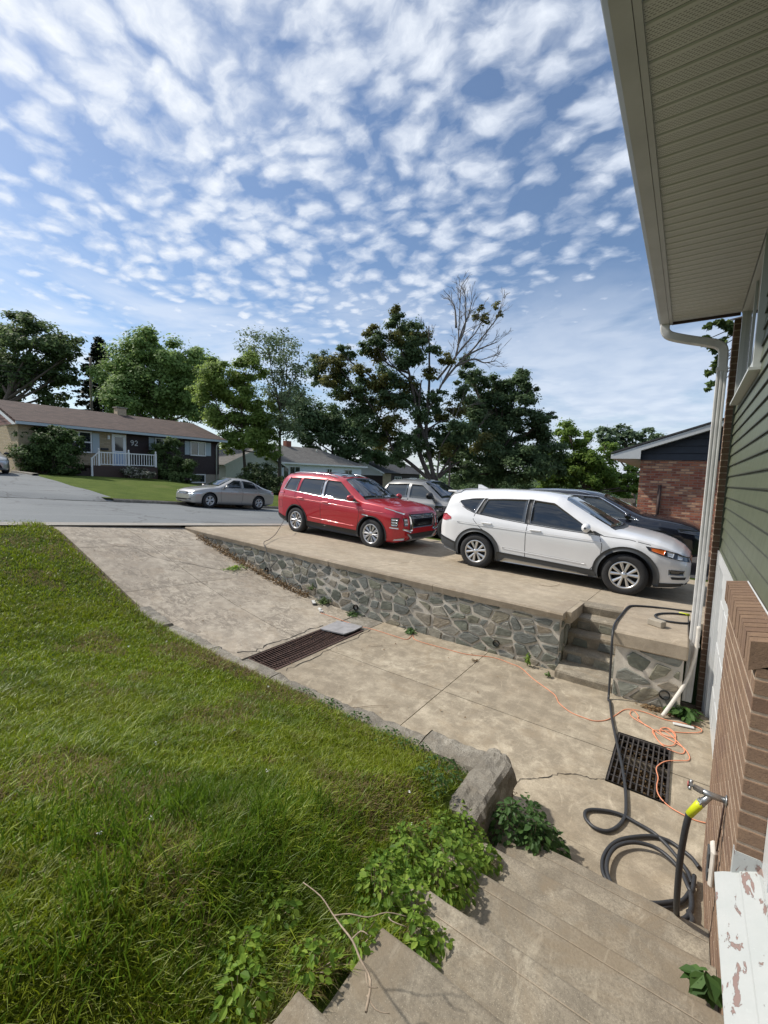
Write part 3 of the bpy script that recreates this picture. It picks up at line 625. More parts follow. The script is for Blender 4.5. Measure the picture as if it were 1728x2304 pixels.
def stones(parent,u0,u1,lo,hi,to3,sw=.27,sh=.155,seed=1,holes=(),gap=.0165,proud=.013):
    r=random.Random(seed); S_=[]; v=min(lo(u0),lo(u1),lo((u0+u1)/2))-.1; vt=max(hi(u0),hi(u1))+.1; row=0
    while v<vt:
        u=u0-sw+(row%2)*sw*.5; 
        while u<u1+sw:
            if r.random()>.16: S_.append((u+r.uniform(-.40,.40)*sw,v+r.uniform(-.42,.42)*sh))
            u+=sw*r.uniform(.50,1.25)
        v+=sh*r.uniform(.9,1.1); row+=1
    k=sw/sh; out=0
    for i,(a,b) in enumerate(S_):
        if not(u0-.05<a<u1+.05): continue
        poly=[(a-.5,b-.35),(a+.5,b-.35),(a+.5,b+.35),(a-.5,b+.35)]
        for j,(c,d) in enumerate(S_):
            if i==j or abs(c-a)>1 or abs(d-b)>.7: continue
            A=2*(c-a); B=2*(d-b)*k*k; C=(c*c-a*a)+(d*d-b*b)*k*k
            poly=clip(poly,A,B,C)
            if len(poly)<3: break
        if len(poly)<3: continue
        poly=clip(poly,-1,0,-u0); poly=clip(poly,1,0,u1) if poly else poly
        if len(poly)<3: continue
        m=a; s0=(lo(m+.05)-lo(m-.05))/.1; s1=(hi(m+.05)-hi(m-.05))/.1
        poly=clip(poly,s0,-1,-(lo(m)-s0*m)); 
        if len(poly)>2: poly=clip(poly,-s1,1,hi(m)-s1*m)
        if len(poly)<3: continue
        poly=inset(poly,gap*r.uniform(.7,1.3))
        if len(poly)<3: continue
        if r.random()<.10: poly=inset(poly,.02); 
        if len(poly)<3: continue
        n=len(poly); ar=abs(sum(poly[q][0]*poly[(q+1)%n][1]-poly[(q+1)%n][0]*poly[q][1] for q in range(n)))/2
        if ar<.0012: continue
        # round the corners
        pp=[]
        for q in range(n):
            p0,p1,p2=poly[q-1],poly[q],poly[(q+1)%n]
            for o_ in (p0,p2):
                L=math.hypot(o_[0]-p1[0],o_[1]-p1[1]); f=min(.30,.009/max(L,1e-4)); pp.append((p1[0]+(o_[0]-p1[0])*f,p1[1]+(o_[1]-p1[1])*f))
        poly=pp; n=len(poly)
        cx=sum(p[0] for p in poly)/n; cy=sum(p[1] for p in poly)/n
        if any((cx-h[0])**2+(cy-h[1])**2<(h[2]*.9)**2 for h in holes): continue
        pr=proud*r.uniform(.5,1.35); tx,ty=r.uniform(-.10,.10),r.uniform(-.12,.12)
        vs=[]; fs=[]
        for sc,dp in ((1,-.03),(1,pr*.45),(.90,pr)):
            for p in poly:
                x=cx+(p[0]-cx)*sc; y=cy+(p[1]-cy)*sc; e=0 if dp<0 else (tx*(x-cx)+ty*(y-cy))+(r.uniform(-.003,.003))
                vs.append(to3(x,y,dp+e))
        vs.append(to3(cx,cy,pr*r.uniform(.95,1.25)))
        for L in (0,1): fs+=[(L*n+q,L*n+(q+1)%n,(L+1)*n+(q+1)%n,(L+1)*n+q) for q in range(n)]
        fs+=[(2*n+q,2*n+(q+1)%n,3*n) for q in range(n)]
        mb=MB(); mb.add(vs,fs); part('stone',mb,'stone',parent); out+=1
    return out
def ring_pipe(parent,u,v,to3,r=.045,name='weep_pipe'):
    m=MB(); N=16; o=[to3(u+(r+.006)*math.cos(2*PI*k/N),v+(r+.006)*math.sin(2*PI*k/N),.035) for k in range(N)]; i=[to3(u+r*math.cos(2*PI*k/N),v+r*math.sin(2*PI*k/N),.035) for k in range(N)]
    ob=[to3(u+(r+.006)*math.cos(2*PI*k/N),v+(r+.006)*math.sin(2*PI*k/N),-.01) for k in range(N)]; ib=[to3(u+r*math.cos(2*PI*k/N),v+r*math.sin(2*PI*k/N),-.015) for k in range(N)]
    m.add(o+i+ob+ib,[f for k in range(N) for f in ((k,(k+1)%N,N+(k+1)%N,N+k),(2*N+k,2*N+(k+1)%N,(k+1)%N,k),(N+k,N+(k+1)%N,3*N+(k+1)%N,3*N+k))]+[tuple(range(3*N,4*N))])
    part(name,m,'pit_dark',parent)

RW=thing('retaining_wall','long grey rubble stone retaining wall with a concrete coping beside the sunken driveway','stone wall',(-5,5.75,GZ))
WX0,WX1=-9.35,-1.2
fw=lambda x: zup(x,5.7)
base=lambda x: zdrive(x,5.7)
m=MB(); X=lin(WX0-.5,WX1,30)
m.sheet([[(x,5.715,base(x)-.1) for x in X],[(x,5.715,fw(x)-.05) for x in X],[(x,5.87,fw(x)-.05) for x in X]],False)
m.add([(WX1,5.715,-2.6),(WX1,6.75,-2.6),(WX1,6.75,-1.78),(WX1,5.715,-1.78)],[(0,1,2,3)])
part('mortar_core',m,'mortar',RW)
HO=[(-4.55,-2.32,.075),(-2.02,-2.30,.075),(-6.9,-2.02,.07)]
stones(RW,-9.1,WX1+.012,lambda x:base(x)-.02,lambda x:fw(x)-.105,lambda u,v,d:(u,5.713-d,v),.235,.14,5,HO)
for h in HO: ring_pipe(RW,h[0],h[1],lambda u,v,d:(u,5.713-d,v),.042)
stones(RW,5.70,6.7,lambda y:-2.5+ (y-5.7)*.7,lambda y:-1.82,lambda u,v,d:(WX1+d,u,v),.30,.17,9)
# coping in cast lengths
cuts=[-9.9,-7.62,-5.2,-3.05,-1.165]
for a,b in zip(cuts,cuts[1:]):
    m=MB(); X=lin(a+.003,b-.003,12); rr=random.Random(int(a*10)); 
    jag=[rr.uniform(-.025,.012) for _ in X]
    rows=[[(x,5.685,fw(x)-.095+j) for x,j in zip(X,jag)],[(x,5.672+.004*j*20,fw(x)-.02) for x,j in zip(X,jag)],[(x,5.690,fw(x)+.002) for x in X],[(x,5.856,zup(x,5.86)+.002) for x in X]]
    m.sheet(rows,False)
    for x,s_ in ((X[0],0),(X[-1],-1)):
        m.add([rows[0][s_],rows[1][s_],rows[2][s_],rows[3][s_],(x,5.856,fw(x)-.1)],[(0,1,2,3,4)])
    part('coping',m,'cap_concrete',RW)
m=MB(); Yc=[5.858,6.1,6.4,6.7]; m.sheet([[(-1.16,y,-1.80-.03*(y-5.8)) for y in Yc],[(-1.155,y,zup(-1.2,y)-.01) for y in Yc],[(-1.17,y,zup(-1.2,y)+.003) for y in Yc],[(-1.34,y,zup(-1.3,y)+.003) for y in Yc]],False); part('coping',m,'cap_concrete',RW)

# steps between the two levels
ST=thing('garden_steps','five worn concrete steps cut between the stone wall and the stone pier','steps',(-.88,6,GZ))
N5=[(5.50,-2.365),(5.90,-2.235),(6.14,-2.065),(6.38,-1.90),(6.62,-1.775)]
for i,(y,z) in enumerate(N5):
    y1=N5[i+1][0]+.03 if i<4 else 6.86; z0=N5[i-1][1]-.02 if i else -2.56
    m=MB(); X=lin(-1.185,-.548,7); rr=random.Random(i)
    f=[(x,y+.02,z0-.02) for x in X]; a=[(x,y+rr.uniform(-.006,.006)+.004,z-.022) for x in X]; b=[(x,y+.016+rr.uniform(-.004,.004),z) for x in X]; c=[(x,y1,z+.004) for x in X]
    m.sheet([f,a,b,c],False); part('step',m,'step_concrete',ST)
    if i in (1,2,3):
        for (a0,a1) in ((-1.13,-.95),(-.83,-.60)):
            m=MB(); jj=rr.uniform(-.03,.03); zz=(z0+z)/2-.012
            m.add([(a0+jj,y-.004,zz-.045),(a1+jj,y-.006,zz-.05),(a1+jj-.01,y-.008,zz+.042),(a0+jj+.02,y-.006,zz+.05),(a0+jj-.01,y+.03,zz-.055),(a1+jj+.01,y+.03,zz-.055),(a1+jj,y+.03,zz+.05),(a0+jj,y+.03,zz+.055)],[(0,1,2,3),(4,5,1,0),(1,5,6,2),(2,6,7,3),(3,7,4,0)])
            part('riser_stone',m,'stone',ST)
m=MB(); m.box((-1.10,6.70,-1.79),(-.55,6.82,zup(-.8,6.8)+.002)); part('top_edge',m,'cap_concrete',ST)

PR=thing('stone_pier','square stone pier with a thick concrete cap left of the white downspout','stone pier',(-.2,6,GZ))
m=MB(); m.box((-.54,5.50,-2.6),(.11,6.85,-1.84)); part('mortar_core',m,'mortar',PR)
stones(PR,-.55,.115,lambda x:-2.47,lambda x:-1.86,lambda u,v,d:(u,5.497-d,v),.28,.165,31,[(-.035,-2.30,.07)],.017,.013)
ring_pipe(PR,-.035,-2.30,lambda u,v,d:(u,5.497-d,v),.045)
stones(PR,5.52,6.6,lambda y:-2.45+(y-5.5)*.62,lambda y:-1.86,lambda u,v,d:(-.543-d,u,v),.34,.19,4,(),.012,.012)
m=MB(); m.bbox((-.585,5.445,-1.865),(.14,6.86,-1.695),.015); part('cap',m,'cap_concrete',PR)
m=MB(); M=Matrix.Translation((-.18,5.98,-1.695))@Matrix.Rotation(R(-28),4,'Z'); m.bbox((-.085,-.05,0),(.085,.05,.075),.008,M)
solo('loose_block',m,'concrete_block','small loose concrete block lying on top of the stone pier','block')

# front stairs: six broad concrete steps beside the house wall
FS=thing('front_stairs','broad weathered concrete stairs descending beside the brick wall in the foreground','stairs',(-.2,1.5,GZ))
NS=[(2.66,-2.28,-.80),(2.27,-2.10,-.85),(1.90,-1.92,-.86),(1.51,-1.74,-.88),(1.14,-1.56,-.745),(.745,-1.38,-.745),(.36,-1.20,-.76)]
for i,(y,z,xl) in enumerate(NS):
    yb=(NS[i+1][0]-.05) if i<6 else -1.6
    m=MB(); X=lin(xl,.262,12); rr=random.Random(40+i)
    j=[rr.uniform(-.004,.004) for _ in X]
    rows=[[(x,y-.012,z-.20) for x in X],[(x,y+q,z-.018) for x,q in zip(X,j)],[(x,y-.008+q,z-.004) for x,q in zip(X,j)],[(x,y-.022+q,z) for x,q in zip(X,j)],[(x,(y+yb)/2,z+.003*h2(x*5,i)) for x in X],[(x,yb,z+.004) for x in X]]
    m.sheet(rows)
    L=[r_[0] for r_ in rows]; m.add(L+[(xl,yb,z-.3),(xl,y-.02,z-.3)],[(7,6,5,4,3,2,1,0)])
    part('step',m,'step_concrete',FS)
    if i in(0,2,3,5): m=MB(); m.sheet([[(x,y-.085,z+.0022) for x in (xl+.04,.255)],[(x,y-.090,z+.0026) for x in (xl+.04,.255)]],False); part('tooled_line',m,'cap_concrete',FS)
# rough concrete kerb holding the lawn
def kerb_piece(x0,x1,seed):
    m=MB(); X=lin(x0,x1,max(4,int((x1-x0)/.045))); rr=random.Random(seed); rows=[[],[],[],[],[],[]]
    for x in X:
        zt=zlawn(x,3.0)+.02+(.03 if x>-2.4 else 0); zt=zt if x<-1.6 else max(zt,-2.13); e=rr.uniform(-.011,.011)+.02*h2(x*6,1); f=rr.uniform(-.006,.006)+.02*h2(x*5,7)
        zt=max(zt,zdrive(x,3.05)+.03)
        for k,(y,z) in enumerate(((3.09+e,zdrive(x,3.1)-.08),(3.088+e,zt-.014+f),(3.065+e,zt+f*.6),(2.96+f,zt+.004+e*.4),(2.90+f-(.05 if x>-2.4 else 0),zt-.012),(2.86-(.05 if x>-2.4 else 0),zt-.15))): rows[k].append((x,y,z))
    m.sheet(rows,False)
    for s_ in (0,-1): L=[r_[s_] for r_ in rows]; m.add(L,[tuple(range(6))])
    return m
KB=thing('lawn_kerb','rough weathered concrete kerb between the lawn and the sunken driveway','kerb',(-4,3,-2.4))
for k,(a,b) in enumerate(((-6.35,-5.7),(-5.6,-4.62),(-4.6,-3.5),(-3.49,-2.4),(-2.39,-1.6),(-1.59,-.95))): part('kerb_length',kerb_piece(a,b,k),'curb_concrete',KB)
# blocky end of the kerb, returning towards the stairs
m=MB(); rr=random.Random(12)
from mathutils import noise as MN
YR=lin(2.33,3.13,34); prof_=[(-.880,-2.50),(-.885,-2.44),(-.883,-2.38),(-.890,-2.32),(-.886,-2.26),(-.892,-2.20),(-.893,-2.15),(-.905,-2.115),(-.935,-2.098),(-.965,-2.100),(-.995,-2.094),(-1.025,-2.100),(-1.055,-2.097),(-1.085,-2.103),(-1.115,-2.112),(-1.135,-2.15),(-1.14,-2.25)]
rows=[]
for x,z in prof_:
    row=[]
    for y in YR:
        e=MN.noise(Vector((x*9,y*7,z*9)))*.026+MN.noise(Vector((x*24,y*20,z*30)))*.014+MN.noise(Vector((x*60,y*55,z*60)))*.006
        yy=y; xx=x
        if y>3.05: xx=x if x<-1.02 else x-.045*((y-3.05)/.08)
        row.append((xx+e*(1 if z<-2.12 else .5),yy+e*.4,z+(0 if z<-2.2 else .05*(2.9-y)*.6)+e*(.6 if z>-2.2 else .2)))
    rows.append(row)
m.sheet(rows,False)
for s_ in (0,-1): L=[r_[s_] for r_ in rows]; m.add(L,[tuple(range(len(L)))])
part('corner_block',m,'curb_concrete',KB)
# ------------------------------------------------------------------ our house on the right
HX=.264; SX=.34
HS=thing('brick_and_siding_house','house edge at right with green clapboards, brick piers and perforated soffit','house',(.4,3,GZ))
# core (dark body behind the siding)
m=MB(); m.box((.42,-2.5,-2.7),(6,6.02,1.76)); m.box((.352,-2.5,-.70),(.42,5.885,1.745)); part('wall',m,'board_brown',HS)
m=MB(); m.add([(-.33,-2.5,1.84),(-.33,6.0,1.84),(4.2,6.0,3.2),(4.2,-2.5,3.2),(-.33,-2.5,1.80),(-.33,6.0,1.80)],[(0,1,2,3),(0,4,5,1)]); part('roof',m,'shingle_dark',HS)
# clapboards: window opening y 3.85..5.62, z .82..1.72
WY0,WY1,WZ0,WZ1=3.95,5.50,.86,1.70
ch=.1083; z=-.665; k=0
while z<1.74:
    zt=min(z+ch,1.745)
    segs=[(-2.5,5.878)]
    if zt>WZ0 and z<WZ1: segs=[(-2.5,WY0),(WY1,5.878)]
    for a,b in segs:
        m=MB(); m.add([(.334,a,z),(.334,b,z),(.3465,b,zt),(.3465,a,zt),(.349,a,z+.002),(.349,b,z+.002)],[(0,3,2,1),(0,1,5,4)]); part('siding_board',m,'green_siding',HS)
    z+=ch; k+=1
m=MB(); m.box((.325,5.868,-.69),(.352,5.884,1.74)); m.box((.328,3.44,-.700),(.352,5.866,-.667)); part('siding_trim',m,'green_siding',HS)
# upstairs window
m=MB()
fr=.30
m.box((fr,WY0-.01,WZ0-.045),(.36,WY1+.01,WZ0+.012)); m.box((fr,WY0,WZ1-.03),(.36,WY1,WZ1+.03)); m.box((fr,WY0,WZ0+.012),(.36,WY0+.05,WZ1-.03)); m.box((fr,WY1-.05,WZ0+.012),(.36,WY1,WZ1-.03)); m.box((.275,WY0-.05,WZ0-.065),(.34,WY1+.03,WZ0-.045))
WN=part('window_frame',m,'frame_grey',HS)
m=MB(); m.box((.335,WY0+.05,WZ0+.012),(.35,WY1-.05,WZ1-.03)); part('pane',m,'window_glass',WN)
m=MB(); m.box((.325,(WY0+WY1)/2-.02,WZ0+.012),(.345,(WY0+WY1)/2+.02,WZ1-.03)); part('mullion',m,'frame_grey',WN)
# brick corner pilaster facing us at y=5.88
BC=.0675
def brick(x0,x1,y0,y1,z0,z1,parent,c=.004):
    m=MB(); m.bbox((x0,y0,z0),(x1,y1,z1),c); part('brick',m,'brick',parent)
m=MB(); m.box((HX+.002,5.884,-2.6),(.42,6.018,1.74)); part('pilaster_mortar',m,'brick_mortar',HS)
z=-2.56; k=0
while z<1.72:
    rr=random.Random(k); d=rr.uniform(-.0015,.0015)
    brick(HX+d,.362,5.88+d,6.02,z,min(z+BC-.0105,1.735),HS); z+=BC; k+=1
# garage opening: frame, door, far jamb
GD=part('garage_door',MB().box((.372,3.35,-2.6),(.40,5.86,-.69)),'trim_white',HS)
for i in range(4):
    z0=-2.46+.445*i
    for j in range(4):
        y0=3.52+j*.56; m=MB(); m.bbox((.366,y0,z0+.06),(.374,y0+.48,z0+.38),.004); part('door_panel',m,'trim_white',GD)
m=MB(); m.box((.315,5.79,-2.50),(.368,5.872,-.70)); m.box((.335,5.60,-2.50),(.3715,5.788,-.70)); m.box((.326,5.66,-2.5),(.334,5.70,-.70)); part('garage_jamb',m,'trim_white',HS)
m=MB(); m.box((.300,3.40,-2.49),(.371,3.47,-.70)); m.box((.320,3.472,-2.49),(.371,3.60,-.705)); part('garage_jamb',m,'trim_white',HS)
m=MB(); m.box((.318,3.605,-.80),(.371,5.59,-.705)); part('garage_head',m,'trim_white',HS)
# near brick wall: outer face x=HX, window jamb at y=2.13 facing us, from y 2.13 to 3.38; below the sill it runs on towards us
NB=thing('near_brick_wall','brown brick wall segment at lower right with a rowlock ledge and tap','brick wall',(.3,2.7,GZ))
YJ,YE=2.13,3.385; ZT=-.66
m=MB(); m.box((HX+.0016,YJ+.003,-2.7),(.40,YE-.003,ZT)); m.box((HX+.0016,-2.4,-2.7),(.40,YJ+.003,-1.63)); part('brick_bed',m,'brick_mortar',NB)
z=ZT-.0105; k=0; BL=.2125; cnt=0
while z>-2.56:
    zb=z-BC+.0105
    off=(k%2)*BL/2
    lo_=YJ if zb>-1.60 else .6
    y=YE
    first=True
    while y>lo_+.03:
        L=BL-.0105
        if first and k%2: L=.0957
        a=max(lo_,y-L); 
        if y-a>.02:
            d=random.uniform(-.0012,.0012); brick(HX+d,HX+.095,a,y,zb,z,NB,.003); cnt+=1
        y=a-.0105; first=False
    # jamb face headers/stretchers facing the camera (second wythe)
    if zb>-1.60: brick(HX+.1055,.43,YJ+random.uniform(-.001,.001),YJ+.1,zb,z,NB,.003)
    z-=BC; k+=1
# rowlock course forming the ledge
n=18
for i in range(n):
    y1=YE+.01-i*(YE+.02-YJ)/n; y0=y1-(YE+.02-YJ)/n+.009
    if y0<YJ-.02: y0=YJ-.012
    m=MB(); e=random.uniform(-.002,.002); x0,x1=HX-.022+e,.337; zb=ZT+.0; zt=-.592
    m.add([(x0,y0,zb-.048),(x1,y0,zb-.0),(x1,y0,zt+.016),(x0,y0,zt),(x0,y1,zb-.048),(x1,y1,zb-.0),(x1,y1,zt+.016),(x0,y1,zt)],[(0,1,2,3),(7,6,5,4),(0,4,5,1),(3,2,6,7),(0,3,7,4),(1,5,6,2)])
    if i==n-1:
        pass
    b=part('ledge_brick',m,'brick',NB)
m=MB(); m.box((HX-.012,YJ,ZT-.03),(.336,YE,ZT+.045)); part('ledge_mortar',m,'brick_mortar',NB)
m=MB(); 
for k in range(14): q=2*PI*k/14
m.add([(.305+.010*math.cos(2*PI*k/14),YJ-.0135,-.640+.026*math.sin(2*PI*k/14)) for k in range(14)],[tuple(range(14))]); part('core_hole',m,'pit_dark',NB)
m=MB(); m.box((.300,YJ-.018,-.642),(.309,YJ-.014,-.626)); part('mortar_dab',m,'mortar',NB)
m=MB(); m.add([(.333,YJ-.4,-.585),(.333,YE+.015,-.585),(.346,YE+.015,-.572),(.346,YJ-.4,-.572),(.346,YE+.015,-.60),(.346,YJ-.4,-.60)],[(0,1,2,3),(0,3,5),(1,4,2)]); m.box((.322,YJ-.4,-.592),(.3335,YE+.015,-.580)); part('ledge_flashing',m,'trim_white',NB)
# white window frame right of the jamb and its peeling sill
WF=thing('basement_window','white window frame with peeling painted sill set into the near brick wall','window',(.4,1.9,-1.5))
SZ=-1.475
m=MB(); m.box((.348,YJ-.12,SZ+.0),(.40,YJ-.002,-.60)); m.box((.372,.2,SZ),(.42,YJ-.12,-.60)); part('frame',m,'trim_white',WF)
m=MB(); m.box((.362,.2,SZ+.0),(.3715,YJ-.12,SZ+.05)); part('stop',m,'trim_white',WF)
m=MB(); Y=lin(.2,YJ+.0,24)
prof=[(HX-.02,-.13),(HX-.052,-.128),(HX-.055,-.098),(HX-.03,-.080),(HX+.018,-.055),(HX+.021,-.047),(HX+.075,-.016),(HX+.080,0.0),(.372,.004)]
m.sheet([[(x,y,SZ+z) for y in Y] for x,z in prof],False); m.add([(x,YJ+.0,SZ+z) for x,z in prof]+[(.37,YJ,SZ-.14)],[tuple(range(10))]); part('sill',m,'peeling_paint',WF)
m=MB(); m.box((HX-.003,YJ-.0035,SZ-.10),(.355,YJ+.03,SZ+.03)); part('mortar_patch',m,'peeling_paint',NB)
# eave: soffit panels, fascia, gutter, downspout
y=-1.6; k=0
while y<5.70:
    m=MB(); a,b=y+.001,min(y+.0915,5.72); x0,x1=-.283,.352
    m.add([(x0,a,1.748),(x1,a,1.748),(x1,a+.006,1.742),(x0,a+.006,1.742),(x0,b-.016,1.742),(x1,b-.016,1.742),(x1,b-.011,1.748),(x0,b-.011,1.748),(x0,b,1.748),(x1,b,1.748)],[(0,3,2,1)[::-1],(3,4,5,2)[::-1],(4,7,6,5)[::-1],(7,8,9,6)[::-1]])
    part('soffit_panel',m,'soffit_vinyl',HS); y+=.0925; k+=1
m=MB(); m.box((-.30,-1.6,1.725),(-.272,5.735,1.758)); part('soffit_channel',m,'fascia_paint',HS)
m=MB(); m.box((.30,-1.6,1.70),(.336,5.60,1.7415)); part('frieze',m,'fascia_paint',HS)
m=MB(); m.box((-.28,5.722,1.725),(.30,5.745,1.80)); part('end_fascia',m,'brown_paint',HS)
GU=MB(); Yg=lin(-1.6,5.76,20); pr=[(-.302,1.80),(-.302,1.722),(-.372,1.722),(-.395,1.745),(-.400,1.79),(-.412,1.805),(-.412,1.825),(-.402,1.825)]
GU.sheet([[(x,y,z) for y in Yg] for x,z in pr],False); GU.add([(x,5.76,z) for x,z in pr]+[(-.31,5.76,1.825)],[tuple(range(9))]); part('gutter',GU,'fascia_paint',HS)
# downspout (square section swept) with elbows
def sq_sweep(P,w,d,mat,name,parent,ribs=False):
    m=MB(); rings=[]
    P=[Vector(p) for p in P]
    for i,p in enumerate(P):
        t=(P[min(i+1,len(P)-1)]-P[max(i-1,0)]).normalized(); ax=Vector((0,1,0)); b=t.cross(ax).normalized()
        c=.010; rings.append([tuple(p+ax*u+b*v) for u,v in ((-w+c,-d),(w-c,-d),(w,-d+c),(w,d-c),(w-c,d),(-w+c,d),(-w,d-c),(-w,-d+c))])
    for r_ in rings: r_.append(r_[0])
    m.sheet(rings,False); return part(name,m,mat,parent)
sq_sweep(spline([(-.34,5.70,1.73),(-.335,5.70,1.66),(-.28,5.71,1.60),(-.10,5.76,1.545),(.08,5.80,1.50),(.155,5.815,1.465),(.192,5.82,1.40),(.196,5.82,1.20)],5),.036,.043,'downspout_white','downspout_elbow',HS)
m=MB(); 
DSx,DSy=.196,5.82
for dx in (-.042,.042): pass
ribs=[(-.045,-.03),(-.04,-.036),(-.026,-.036),(-.022,-.032),(-.012,-.032),(-.008,-.036),(.008,-.036),(.012,-.032),(.022,-.032),(.026,-.036),(.04,-.036),(.045,-.03),(.045,.034),(-.045,.034),(-.045,-.03)]
rows=[]
for z,ox,oy in ((1.22,0,0),(-.5,-.004,0),(-1.75,-.01,-.01),(-1.77,-.01,-.01),(-2.25,-.022,-.05),(-2.40,-.028,-.085)): rows.append([(DSx+x+ox,DSy+y+oy,z) for x,y in ribs])
m.sheet(rows,False); DS=part('downspout',m,'downspout_white',HS)
m=MB(); m.box((DSx-.05,DSy-.041,1.20),(DSx+.05,DSy+.04,1.235)); m.box((DSx-.056,DSy-.05,-1.79),(DSx+.044,DSy+.03,-1.765)); part('strap',m,'downspout_white',DS)
m=MB(); m.tube(spline([(.215,5.76,-1.55),(.212,5.745,-1.75),(.19,5.68,-1.95),(.14,5.54,-2.12),(.06,5.41,-2.28),(-.035,5.27,-2.445)],5),.019,8)
solo('drain_hose',m,'pipe_white','thin dirty white pipe slanting to the ground beside the downspout','pipe')

# ------------------------------------------------------------------ our lawn
def leaf_arrays(): return [],[]
m=MB(); X=[-10.9,-10.6,-10.3]+lin(-10,-.74,70); Y=lin(-3.5,2.93,50)
def zl2(x,y):
    z=zlawn(x,y)
    if y>2.85: z-= .04*(y-2.85)/.08
    if x>-.95 and y>2.22: z-=.6*min(1,(x+.95)/.06)
    if x<-10.05: z=max(zstreet(-10.2,y)-.03,z-.1)
    return z
m.grid(X,Y,zl2); LW=struct('lawn',m,'lawn_soil')
# grass: every blade a bent strip of real geometry
def blades(name,P,H,W,LEAN,mat,label,seg=2,kind='stuff',cat='grass'):
    n=len(P); P=np.asarray(P,dtype=np.float64); r=np.random.RandomState(len(name)+n%97)
    az=r.uniform(0,2*PI,n); ln=LEAN*r.uniform(.2,1.3,n); la=r.uniform(0,2*PI,n)
    wx=np.cos(az)*W/2; wy=np.sin(az)*W/2
    lx=np.cos(la)*ln*H; ly=np.sin(la)*ln*H
    V=np.zeros((n,2*seg+1,3)); 
    for k in range(seg):
        u=k/seg; f=1-.35*u
        for s_,j in ((-1,2*k),(1,2*k+1)):
            V[:,j,0]=P[:,0]+s_*wx*f+lx*u*u; V[:,j,1]=P[:,1]+s_*wy*f+ly*u*u; V[:,j,2]=P[:,2]+H*u*(1-.25*ln*u)
    V[:,2*seg,0]=P[:,0]+lx; V[:,2*seg,1]=P[:,1]+ly; V[:,2*seg,2]=P[:,2]+H*(1-.35*np.minimum(ln,1.5))
    nv=2*seg+1; F=[]
    base=np.arange(n)*nv
    loops=[];tot=[]
    quads=np.stack([np.stack([base+2*k,base+2*k+1,base+2*k+3,base+2*k+2],1) for k in range(seg-1)],1).reshape(n,-1) if seg>1 else np.zeros((n,0),int)
    tri=np.stack([base+2*seg-2,base+2*seg-1,base+2*seg],1)
    L=np.concatenate([quads,tri],1).reshape(-1).astype(np.int32)
    lt=np.tile(np.array([4]*(seg-1)+[3]),n).astype(np.int32); ls=np.concatenate([[0],np.cumsum(lt)[:-1]]).astype(np.int32)
    me=bpy.data.meshes.new(name); me.vertices.add(n*nv); me.vertices.foreach_set('co',V.reshape(-1).astype(np.float32))
    me.loops.add(len(L)); me.loops.foreach_set('vertex_index',L); me.polygons.add(len(lt)); me.polygons.foreach_set('loop_start',ls); me.polygons.foreach_set('loop_total',lt)
    me.update(calc_edges=True); o=link(name,me,mat); tag(o,label,cat,None,kind); return o
def in_view(x,y,z,mg=.12):
    v=Vector((x,y,z)); d=v.dot(cf)
    if d<.15: return False
    return abs(v.dot(cr)/d)<864/965+mg and abs(v.dot(cu)/d)<1152/965+mg
def lawn_pts(n_target,dens):
    out=[]; r=random.Random(5)
    while len(out)<n_target[0] and n_target[1]>0:
        n_target[1]-=1
        # sample by polar distance from the viewer so that near grass is densest
        d=math.exp(r.uniform(math.log(.75),math.log(11.5))); a=r.uniform(PI*.42,PI*1.05)
        x,y=d*math.cos(a),d*math.sin(a)
        if x>-.72 or x<-10.75 or y>(3.02 if x<-1.9 else 2.90) or y<-2.0: continue
        if x>-.80 and y<1.0: continue
        if x>-1.13 and y>2.3: continue
        z=zl2(x,y)
        if not in_view(x,y,z): continue
        out.append((x,y,z,d))
    return out
pts=lawn_pts([230000,1500000],None)
A={'g':[],'d':[],'t':[]}; HH={'g':[],'d':[],'t':[]}
for x,y,z,d in pts:
    n1=h2(x*1.7+3,y*1.7); n2=h2(x*.9-7,y*.9+2); n3=h2(x*5,y*5); r=random.random()
    kind='g'
    if n1+n3*.4>.30 and r<.6: kind='d'
    elif r<.09: kind='d'
    h=(.026+.032*(n2+.5)+.014*n3+random.uniform(-.010,.028))
    if y>2.9 and random.random()<(y-2.9)*5: continue
    h+=.03*max(0,h2(x*9+5,y*9))
    near=max(0,1-d/3.2); h+=.020*near
    tall=math.exp(-((x+1.55)**2+(y-.85)**2)/.25)+.7*math.exp(-((x+1.2)**2+(y-1.35)**2)/.12)+.6*math.exp(-((x+1.2)**2+(y-.3)**2)/.15)
    if random.random()<tall*.13*(.5+h2(x*6,y*6)): kind='t'; h+=.09*tall*random.uniform(.3,1.3)
    if kind=='g' and random.random()<.05: h*=1.5
    if y>2.6: 
        h+=.03*random.random()
        if random.random()<.22+.4*math.exp(-((x+3.9)**2)/1.2): kind='d'
    if kind=='d': h*=.8
    A[kind].append((x,y,z-.004)); HH[kind].append(h)
dist={k:np.sqrt((np.array(A[k])[:,:2]**2).sum(1)) for k in A}
blades('grass',A['g'],np.array(HH['g']),.0022+.0010*np.clip(dist['g'],0,10),1.0,'grass_blade','bright green lawn grass on the slope left of the sunken driveway',3)
blades('dry_grass',A['d'],np.array(HH['d']),.0024+.0010*np.clip(dist['d'],0,10),1.1,'grass_dry','straw coloured dead grass blades scattered through the green lawn',3)
blades('tall_grass',A['t'],np.array(HH['t']),.0045+.0008*np.clip(dist['t'],0,10),.55,'grass_tall','darker long grass tufts standing up in the nearest part of the lawn',3)
